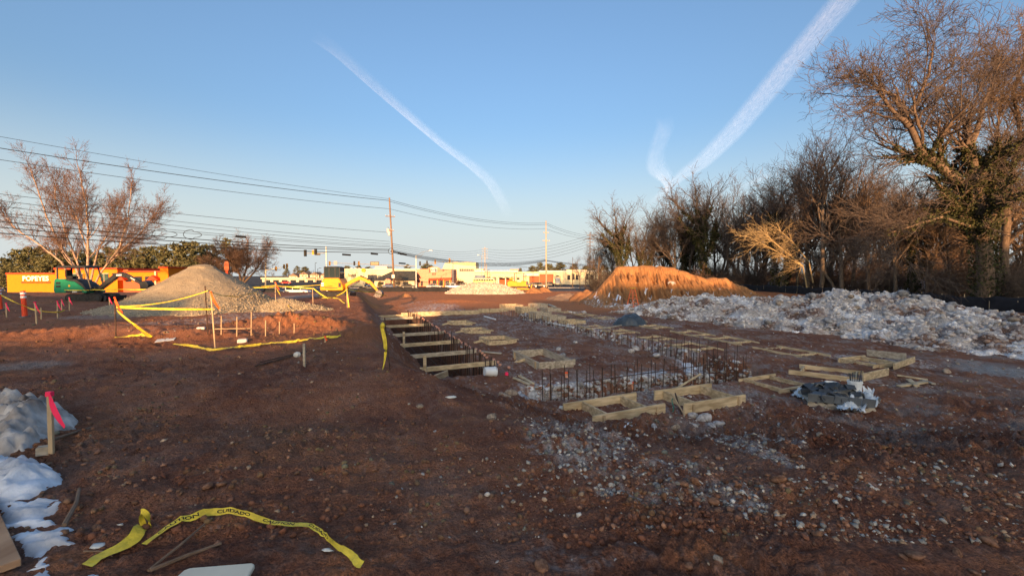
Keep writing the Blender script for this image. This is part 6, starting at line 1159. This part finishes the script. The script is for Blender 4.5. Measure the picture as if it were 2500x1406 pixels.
def bucket(t, x, z, s, m, ang=0.):
    prof = [(0, .1), (.35, .25), (.62, .1), (.70, -.2), (.55, -.48), (.2, -.6), (-.05, -.5), (.1, -.42), (.3, -.40), (.48, -.25), (.5, 0), (.3, .1), (.05, .0)]
    c, q = math.cos(ang), math.sin(ang); pr = [(x+s*(a*c-b_*q), z+s*(a*q+b_*c)) for a, b_ in prof]; bk = MB().prism(pr, -.32*s, .32*s).build('bucket', MAT[m], t)
    sp = [pr[0], pr[1], pr[2], pr[3], pr[4], pr[5], pr[6]]
    for sy in (-1, 1): MB().prism(sp, sy*.325*s-.012, sy*.325*s+.012).build('side_plate', MAT[m], bk)
    for k in range(4): a, b_ = pr[6]; MB().box((a-.05*s, (-.24+.16*k)*s, b_), (.16*s, .05, .05)).build('tooth', MAT['bucket_steel'], bk)
    return bk
# ---- green mini excavator with canopy
Y = 31.; x0 = gx(228, Y); zb = hz(x0, Y); k = Y/FPX
t = thing('mini_excavator', 'green mini excavator with black canopy and arm resting by the gravel', 'excavator', (x0, Y, zb+.03), 0); X = lambda px: (px-228)*k; Z = lambda py: gz(py, Y)-zb
tracks(t, 2.6, .27, .62, .3); MB().box((0, 0, .42), (1.2, .95, .25)).build('undercarriage', MAT['machine_black'], t); MB().prism([(1.45, .05), (1.62, .08), (1.66, .42), (1.5, .42)], -.8, .8).build('dozer_blade', MAT['machine_black'], t); MB().bar((.7, 0, .3), (1.5, 0, .25), .9, .09).build('blade_arm', MAT['machine_black'], t)
MB().cyl((0, 0, .5), (0, 0, .62), .5, n=20).build('slew_ring', MAT['machine_black'], t)
hs = MB().prism([(X(158), .62), (X(156), .8), (X(158), 1.55), (X(163), 1.62), (X(184), 1.62), (X(188), 1.5), (X(206), 1.42), (X(222), 1.1), (X(235), .72), (X(235), .62)], -.75, .75).build('house', MAT['deere_green'], t, .04)
MB().prism([(X(188), 1.505), (X(190), 1.62), (X(212), 1.55), (X(226), 1.25), (X(238), .75), (X(236), .73), (X(222.5), 1.12), (X(206), 1.43)], -.74, .3).build('floor_guard', MAT['machine_black'], t, .01)
for z in (1.32, 1.08): MB().box((X(169), -.758, z), (.3, .03, .15)).build('vent', MAT['machine_black'], hs)
MB().box((X(206), -.757, .70), (1.15, .02, .13)).build('decal_band', MAT['machine_black'], hs); letters('35G', .15, (X(208), -.772, .70), 'white_letter', hs, extrude=.003, bold=.004, sx=1.4); MB().cyl((X(195), -.755, 1.12), (X(195), -.765, 1.12), .07, n=10).build('badge', MAT['signal_yellow'], hs)
rf = MB().prism([(X(156), 2.40), (X(164), 2.56), (X(226), 2.56), (X(231), 2.44), (X(226), 2.38), (X(162), 2.36)], -.6, .5).build('canopy', MAT['machine_black'], t, .02)
for (a, za, c, zc) in ((160, 1.6, 160, 2.41), (226, 2.41, 240, .95)):
    for y in (-.55, .45): MB().cyl((X(a), y, za), (X(c), y, zc), .055, n=8).build('canopy_post', MAT['machine_black'], t)
MB().box((X(178), -.05, 1.72), (.5, .5, .2)).build('seat', MAT['seat_black'], t, .05); MB().box((X(170), -.05, 2.0), (.14, .48, .55)).build('seat_back', MAT['seat_black'], t, .05)
for y in (-.32, .22): MB().cyl((X(200), y, 1.5), (X(198), y, 1.95), .02, n=6).build('lever', MAT['machine_black'], t)
bm_ = beam(t, 'boom', [(X(240), .85), (X(262), 1.35), (X(285), 1.85), (X(298), 1.92), (X(310), 1.8)], .2, [.26, .28, .32, .32, .24], 'machine_black'); MB().box((X(294), -.105, 1.88), (.38, .012, .1), 0, Matrix.Rotation(-.05, 3, 'Y')).build('decal', MAT['white_letter'], bm_)
st_ = beam(t, 'stick', [(X(303), 1.98), (X(312), 1.82), (X(350), 1.22)], .18, [.2, .26, .16], 'machine_black'); letters('DEERE', .13, (X(327), -.1, 1.6), 'white_letter', st_, (math.pi/2, .53, 0), .003, .003)
MB().cyl((X(245), 0, .75), (X(285), 0, 1.62), .06, n=8).build('boom_cylinder', MAT['machine_black'], t); MB().cyl((X(275), 0, 1.95), (X(302), 0, 2.05), .05, n=8).build('stick_cylinder', MAT['machine_black'], t); MB().box((X(238), 0, .8), (.28, .35, .5)).build('swing_post', MAT['machine_black'], t, .03)
bucket(t, X(349), 1.2, .85, 'machine_black', .25)
# ---- yellow mini excavator with cab
Y = 36.; x0 = gx(820, Y); zb = hz(x0, Y); k = Y/FPX; t = thing('mini_excavator', 'yellow mini excavator with glazed cab digging at the bank', 'excavator', (x0, Y, zb+.03), 0); X = lambda px: (px-820)*k
tracks(t, 2.3, .26, .6, .3); MB().box((0, 0, .42), (1.1, .9, .25)).build('undercarriage', MAT['machine_black'], t); MB().cyl((0, 0, .5), (0, 0, .6), .48, n=20).build('slew_ring', MAT['machine_black'], t); MB().prism([(1.25, .05), (1.4, .08), (1.44, .42), (1.3, .42)], -.75, .75).build('dozer_blade', MAT['machine_black'], t)
hs = MB().prism([(X(791), .6), (X(790), .85), (X(794), 1.25), (X(798), 1.55), (X(803), 1.62), (X(836), 1.62), (X(842), 1.2), (X(846), .85), (X(845), .6)], -.75, .75).build('house', MAT['machine_yellow'], t, .05); MB().box((X(797), -.76, 1.1), (.22, .02, .3)).build('decal', MAT['white_letter'], hs); MB().box((X(818), -.757, .82), (1.0, .012, .05)).build('panel_seam', MAT['machine_black'], hs); MB().box((X(838), -.757, 1.05), (.22, .02, .35)).build('vent', MAT['machine_black'], hs)
cb = MB().prism([(X(800), 1.63), (X(799), 2.2), (X(801), 2.5), (X(836), 2.47), (X(838), 2.1), (X(836), 1.63)], -.62, .32).build('cab', MAT['cab_glass'], t, .02); MB().prism([(X(798), 2.48), (X(801), 2.58), (X(830), 2.58), (X(838), 2.49)], -.66, .36).build('roof', MAT['machine_black'], cb, .02)
for px in (800, 811.5, 826, 836.5): MB().box((X(px), -.15, 2.05), (.07, .98, .88)).build('pillar', MAT['machine_black'], cb)
MB().box((X(818), -.15, 1.66), (1.3, .99, .08)).build('sill', MAT['machine_black'], cb)
bm_ = beam(t, 'boom', [(X(843), .95), (X(858), 1.3), (X(878), 1.62), (X(893), 1.45), (X(903), 1.2)], .2, [.24, .28, .32, .28, .22], 'machine_yellow'); st_ = beam(t, 'stick', [(X(900), 1.42), (X(906), 1.2), (X(922), .55)], .17, [.18, .24, .14], 'machine_yellow'); MB().cyl((X(850), 0, .85), (X(878), 0, 1.38), .06, n=8).build('boom_cylinder', MAT['bucket_steel'], t); MB().cyl((X(880), 0, 1.82), (X(900), 0, 1.5), .05, n=8).build('stick_cylinder', MAT['machine_black'], t); MB().box((X(845), 0, .8), (.25, .32, .45)).build('swing_post', MAT['machine_yellow'], t, .03)
bucket(t, X(920), .5, .8, 'bucket_steel', -.3)
# ---- bulldozer
Y = 72.; x0 = gx(1266, Y); zb = hz(x0, Y); k = Y/FPX; t = thing('bulldozer', 'yellow bulldozer with roll-over canopy behind the pale rubble pile', 'bulldozer', (x0, Y, zb+.02), 0); X = lambda px: (px-1266)*k
tracks(t, 3.2, .42, .9, .5, 'track_mud', 5); MB().prism([(X(1240), .75), (X(1238), 1.35), (X(1243), 1.75), (X(1258), 1.8), (X(1262), 1.55), (X(1272), 1.5), (X(1274), 1.78), (X(1287), 1.7), (X(1289), 1.45), (X(1289), .75)], -.6, .6).build('body', MAT['dozer_yellow'], t, .05); MB().prism([(X(1243), 1.955), (X(1245), 2.2), (X(1252), 2.2), (X(1256), 1.955)], -.5, .5).build('fuel_tank', MAT['dozer_yellow'], t, .05)
for px in (1256, 1279):
    for y in (-.7, .7): MB().box((X(px), y, 2.3), (.12, .12, 1.3)).build('canopy_post', MAT['machine_black'], t)
MB().box((X(1267.5), 0, 2.98), (1.9, 1.7, .1)).build('canopy', MAT['machine_black'], t, .03); MB().box((X(1265), 0, 2.1), (.5, .6, .3)).build('seat', MAT['seat_black'], t, .04); MB().cyl((X(1284), .2, 1.9), (X(1284), .2, 2.85), .06, n=8).build('exhaust_stack', MAT['bucket_steel'], t); MB().box((X(1287), -.61, 1.35), (.4, .02, .6)).build('grille', MAT['machine_black'], t)
MB().prism([(X(1296), .05), (X(1298.5), .1), (X(1297), .6), (X(1299), 1.15), (X(1296.5), 1.15), (X(1294.5), .6)], -1.5, 1.5).build('blade', MAT['dozer_yellow'], t)
for y in (-1.25, 1.25): MB().bar((X(1262), y, .45), (X(1296), y, .4), .14, .2).build('push_arm', MAT['dozer_yellow'], t)
for y in (-.5, .5): MB().cyl((X(1286), y, 1.4), (X(1296), y, .8), .06, n=8).build('lift_cylinder', MAT['bucket_steel'], t)
# ------------------------------------------------------------------ loose stones on the ground
r = np.random.RandomState(77)
def candidates(n):
    """points spread evenly over the ground as seen from the site edge: nearer ground gets more"""
    py = 715+(1440-715)*r.rand(n)**1.0; px = -80+2660*r.rand(n); dep = (py-672)/FPX; Y = np.clip(2.2/dep, 1.6, 45); X = (px-1250)/FPX*Y; return X, Y
X, Y = candidates(120000); pm_ = padmask(X, Y); u, w = UW(X, Y)
dens = .03+.55*patch_mask(X, Y, (0, 1, 3))+.26*pm_*(Y < 34)+.06*ss(.05, .4, fbm(X*.6, Y*.6, 3, 81))+.10*ss(-1, 3, X)*(Y < 9)+.05*ss(2, 5, X)*(Y < 6)
tr1 = rectm(u, w, 2.2, 4.3, 12.4, 33.7, .1); dens *= (1-tr1)*(X < 30)
keep = r.rand(len(X)) < dens*.5; X = X[keep]; Y = Y[keep]; n = len(X); Z = H(X, Y)
pale = patch_mask(X, Y, (0, 1, 3)); S = (.006+.028*r.rand(n)**2.6)*(1+.05*Y); S = np.minimum(S, .09)
cols = np.array([[.42, .38, .33], [.30, .27, .23], [.50, .46, .41], [.30, .155, .095], [.22, .105, .065], [.40, .28, .19]])
pw = np.where(r.rand(n) < .07+.10*(X > 0)+.35*padmask(X, Y)+.6*np.clip(pale*1.2, 0, 1), r.choice(3, n, p=[.4, .35, .25]), 3+r.choice(3, n, p=[.4, .45, .15])); C = cols[pw]*(.65+.6*r.rand(n, 1))
o = scatter('gravel', np.stack([X, Y, Z+.15*S], 1), S, C, TPL0[:4]+OCT, MAT['stone_mix'], None, 7); tag(o, 'loose gravel and pebbles strewn over the mud', None, kind='stuff'); print('gravel', n)
# broken rock in the trench walls
n = 1500; kk = r.rand(n) < .5
u = np.where(kk, r.uniform(4.5, 11.2, n), 12.55+.12*r.randn(n)); w = np.where(kk, 10.38+.10*r.randn(n), r.uniform(10.5, 31, n)); X, Y = XY(u, w); Z = np.maximum(H(X, Y), PADZ-.7*r.rand(n)**.8); S = .035+.10*r.rand(n)**2.2
pal = np.array([[.52, .50, .48], [.40, .36, .32], [.25, .13, .085], [.60, .60, .61]]); C = pal[r.choice(4, n, p=[.3, .25, .3, .15])]*(.6+.6*r.rand(n, 1))
o = scatter('trench_rock', np.stack([X, Y, Z], 1), S, C, TPL0, MAT['stone_mix'], None, 21); tag(o, 'broken rock sticking out of the trench walls', None, kind='stuff')
# clods of mud
X, Y = candidates(60000); dn = .05+.5*ss(.05, .35, fbm(X*.45, Y*.45, 3, 47))+.6*gauss(X, Y, 2.7, 8.0, 2.2, .7, .2)+.3*gauss(X, Y, 5.3, 7.8, 2.4, .8)+.25*(1-padmask(X, Y))*(Y > 11)*(Y < 18)+.9*gauss(X, Y, -7.4, 15.0, 2.6, 1.3)
u, w = UW(X, Y); dn *= (1-rectm(u, w, 2.2, 4.3, 12.4, 33.7, .1))*(X < 30); k = r.rand(len(X)) < (dn+.12)*.45; X = X[k]; Y = Y[k]; n = len(X); Z = H(X, Y); S = np.minimum((.006+.034*r.rand(n)**2.8)*(1+.05*Y), .12)
base = ground_col(X, Y, Z); base = np.minimum(base, .2)*.9; C = base*(.75+.5*r.rand(n, 1))
o = scatter('mud_clods', np.stack([X, Y, Z+.1*S], 1), S, C, TPL0, MAT['stone_mix'], None, 9); tag(o, 'crumbled clods of brown mud', None, kind='stuff'); print('clods', n)
# single rocks one can pick out
RK = [(1202, 1018, 34, 'rock_tan', 'buff rock alone on the dark slope before the front trench'), (1025, 990, 20, 'rock_tan', 'flat tan rock beside the white paper scrap'), (1650, 1045, 30, 'rock_tan', 'brown rock at the foot of the dark spoil heap'), (1720, 1022, 42, 'rock_pale', 'large white rock in the cluster by the new form'), (1755, 1032, 30, 'rock_pale', 'upright white rock at the right of the cluster'), (1738, 1042, 26, 'rock_pale', 'small white rock below the cluster'), (1692, 1018, 34, 'rock_pale', 'flat white rock at the back of the cluster'), (1695, 1043, 22, 'rock_pale', 'pinkish rock in the middle of the cluster'), (1597, 1058, 24, 'rock_pale', 'pale upright rock in front of the near form'), (1965, 1066, 22, 'rock_pale', 'single pale rock on the dark track'), (2000, 1087, 24, 'rock_tan', 'tan rock below the single pale rock'), (1738, 1225, 44, 'rock_clay', 'reddish flat rock in the grey gravel'), (1700, 1190, 34, 'rock_clay', 'reddish brown rock above the flat red rock'), (1640, 1185, 30, 'rock_clay', 'brown clay rock left end of the stony ridge'), (1665, 1198, 36, 'rock_clay', 'long clay rock in the stony ridge'), (1800, 1205, 24, 'rock_clay', 'rounded clay rock in the stony ridge'), (1855, 1185, 44, 'rock_clay', 'wedge of clay rock at the right of the stony ridge'), (1900, 1185, 44, 'rock_clay', 'dark leaning clay rock past the wedge'), (1690, 1180, 30, 'rock_clay', 'clay rock at the crest of the stony ridge'), (2235, 1372, 46, 'rock_clay', 'bright orange clay rock in the dark clods'), (2205, 1368, 24, 'rock_clay', 'small orange rock beside the bright one'), (2338, 1348, 36, 'rock_clay', 'rounded brown rock right of the bright orange one'), (2420, 1320, 50, 'rock_clay', 'long brown rock in the dark clods'), (2380, 1395, 34, 'rock_clay', 'tilted brown rock below the rounded one'), (1322, 1385, 50, 'rock_clay', 'big brown clod rock near the grey pebbles'), (1755, 1390, 34, 'rock_tan', 'upright tan rock in the gravel'), (1680, 1385, 36, 'rock_clay', 'lumpy clay rock in front of the gravel'), (1250, 962, 40, 'rock_tan', 'buff boulder at the left end of the front trench'), (1232, 972, 34, 'rock_tan', 'rounded boulder below the buff boulder'), (915, 1200-60, 20, 'rock_clay', 'small clay rock on the smooth slope'), (510, 1196, 44, 'rock_clay', 'crumbly orange clod on the smooth mud'), (540, 1190, 34, 'rock_clay', 'dark crumbly clod next to the orange clod'), (316, 1190, 16, 'rock_clay', 'small clod left of the crumbly clods'), (985, 1310, 22, 'rock_clay', 'brown rock near the tape end'), (2310, 910, 30, 'rock_tan', 'tan slab standing by the grey gravel track'), (1295, 910, 14, 'rock_pale', 'pale stone beside the orange pipe stub'), (1330, 955-30, 16, 'rock_pale', 'pale stone before the largest boxed form'), (1405, 838, 14, 'rock_pale', 'pale stone on the bare pad'), (1125, 850, 12, 'rock_pale', 'white stone near the lone grey board'), (1540, 905, 12, 'rock_pale', 'white stone on the pad edge of the front trench'), (1556, 852, 26, 'rock_pale', 'rounded pale boulder in the diagonal trench'), (1540, 858, 24, 'rock_pale', 'second pale boulder in the diagonal trench'), (1602, 875, 30, 'rock_pale', 'large pale boulder at the trench corner'), (1365, 855, 20, 'rock_pale', 'pale lump behind the largest boxed form'), (1375, 868, 24, 'rock_grey', 'grey lump right of the largest boxed form')]
for px, py, sz, mk, lb_ in RK:
    p = G(px, py); s = sz*.5*p.y/FPX*1.02; o = rock('rock', p+Vector((0, 0, s*.25)), s, mk); tag(o, lb_, 'rock')
for k in range(110):
    px = random.uniform(950, 2450); py = random.choice([random.uniform(870, 1060), random.uniform(1020, 1400), random.uniform(1100, 1400)]); p = G(px, py); u, w = UW(p.x, p.y)
    if 2 < u < 4.6 and 12 < w < 34: continue
    s = random.uniform(8, 15)*.5*p.y/FPX; mk = random.choice(['rock_clay', 'rock_clay', 'rock_pale', 'rock_grey', 'rock_tan']) if py > 1060 else random.choice(['rock_pale', 'rock_pale', 'rock_tan', 'rock_clay'])
    o = rock('rock', p+Vector((0, 0, s*.2)), s, mk); z = 'on the churned slope' if py > 1060 else 'on the pad'
    tag(o, 'small %s rock lying %s' % ({'rock_clay': 'reddish clay', 'rock_pale': 'pale', 'rock_grey': 'grey', 'rock_tan': 'tan'}[mk], z), 'rock', 'small %s rocks %s' % (mk[5:], z))
# ------------------------------------------------------------------ contrails: thin ice cloud ribbons high in the sky
def contrail_mat(name, dens, ns):
    m = bpy.data.materials.new(name); m.use_nodes = True; nt = m.node_tree; N = nt.nodes; L = nt.links; N.remove(N['Principled BSDF']); out = N['Material Output']
    tr = N.new('ShaderNodeBsdfTransparent'); df = N.new('ShaderNodeBsdfTranslucent'); d2 = N.new('ShaderNodeBsdfDiffuse'); df.inputs[0].default_value = (.95, .95, .98, 1); d2.inputs[0].default_value = (.95, .95, .98, 1); ad = N.new('ShaderNodeAddShader'); L.new(df.outputs[0], ad.inputs[0]); L.new(d2.outputs[0], ad.inputs[1])
    at = N.new('ShaderNodeAttribute'); at.attribute_name = 'Col'; sp = N.new('ShaderNodeSeparateColor'); L.new(at.outputs['Color'], sp.inputs[0]); cb = N.new('ShaderNodeCombineXYZ'); L.new(sp.outputs[1], cb.inputs[0]); L.new(sp.outputs[2], cb.inputs[1])
    n1 = N.new('ShaderNodeTexNoise'); n1.inputs['Scale'].default_value = ns; n1.inputs['Detail'].default_value = 9; n1.inputs['Roughness'].default_value = .68; n1.inputs['Distortion'].default_value = .6; L.new(cb.outputs[0], n1.inputs[0])
    mr = N.new('ShaderNodeMapRange'); mr.inputs[1].default_value = .28; mr.inputs[2].default_value = .75; mr.inputs[3].default_value = .12; mr.inputs[4].default_value = dens; L.new(n1.outputs[0], mr.inputs[0])
    mu = N.new('ShaderNodeMath'); mu.operation = 'MULTIPLY'; L.new(mr.outputs[0], mu.inputs[0]); L.new(sp.outputs[0], mu.inputs[1]); mx = N.new('ShaderNodeMixShader'); L.new(mu.outputs[0], mx.inputs[0]); L.new(tr.outputs[0], mx.inputs[1]); L.new(ad.outputs[0], mx.inputs[2]); L.new(mx.outputs[0], out.inputs[0]); return m
def contrail(label, pts, alt, dens, ns, edge=1.0):
    """pts: (px,py,half width px, strength); the ribbon floats at altitude alt, gently arched in cross-section"""
    P = []; m = 16
    for i in range(len(pts)-1):
        for k in range(m+(i == len(pts)-2)): f = k/m; P.append([pts[i][q]*(1-f)+pts[i+1][q]*f for q in range(4)])
    P = np.array(P); 
    for q in range(3):
        for _ in range(10): P[1:-1, q] = .25*P[:-2, q]+.5*P[1:-1, q]+.25*P[2:, q]
    V = []; C = []; nc = 9; s = 0
    for i, (px, py, w, st_) in enumerate(P):
        d = np.array([P[min(i+1, len(P)-1), 0]-P[max(i-1, 0), 0], P[min(i+1, len(P)-1), 1]-P[max(i-1, 0), 1]]); d /= np.linalg.norm(d)+1e-9; nn = np.array([-d[1], d[0]]); s += math.hypot(P[i, 0]-P[max(i-1, 0), 0], P[i, 1]-P[max(i-1, 0), 1])
        for c in range(nc):
            g = -1+2*c/(nc-1); q = atZ(px+nn[0]*w*g, min(py+nn[1]*w*g, 655), alt); ctr = atZ(px, min(py, 655), alt); V.append((q.x, q.y, alt-(1-g*g)*.02*alt)); prof = (1-abs(g)**2)**1.2; prof *= (1+.5*edge*(abs(g) > .3)*(1-abs(abs(g)-.55)*2)); C.append((min(1, st_*prof), s/140, g*.25*w/12))
    nr = len(P); i, j = np.meshgrid(np.arange(nr-1), np.arange(nc-1), indexing='ij'); Fq = np.stack([i*nc+j, i*nc+j+1, (i+1)*nc+j+1, (i+1)*nc+j], -1).reshape(-1, 4)
    o = nmesh('contrail', V, Fq, contrail_mat('contrail_ice', dens, ns), None, True, attr=np.array(C)); tag(o, label, 'contrail')
    o.visible_shadow = True
contrail('broad bright contrail rising steeply over the wood', [(2110, -60, 36, .9), (2010, 60, 32, 1.), (1900, 190, 30, .95), (1800, 310, 27, .8), (1720, 390, 22, .75), (1660, 430, 14, .6), (1620, 470, 10, .5), (1580, 500, 8, .0)], 900, .40, 9.0)
contrail('thin curved contrail over the main utility pole', [(760, 80, 16, .0), (820, 120, 16, .35), (930, 220, 14, .6), (1010, 290, 12, .95), (1080, 350, 11, .8), (1150, 400, 13, .6), (1195, 440, 15, .5), (1220, 480, 16, .35), (1245, 530, 16, .0)], 900, .42, 7.0)
contrail('wispy twisted cloud shred beside the broad contrail', [(1620, 280, 22, .0), (1625, 310, 24, .35), (1605, 360, 22, .3), (1600, 405, 28, .5), (1625, 430, 22, .8), (1632, 455, 10, .6), (1634, 480, 6, .0)], 900, .42, 5.0)
contrail('faint straight contrail low over the wood', [(1800, 460, 7, .0), (1850, 437, 8, .4), (1900, 418, 7, .0)], 900, .5, 5.0)
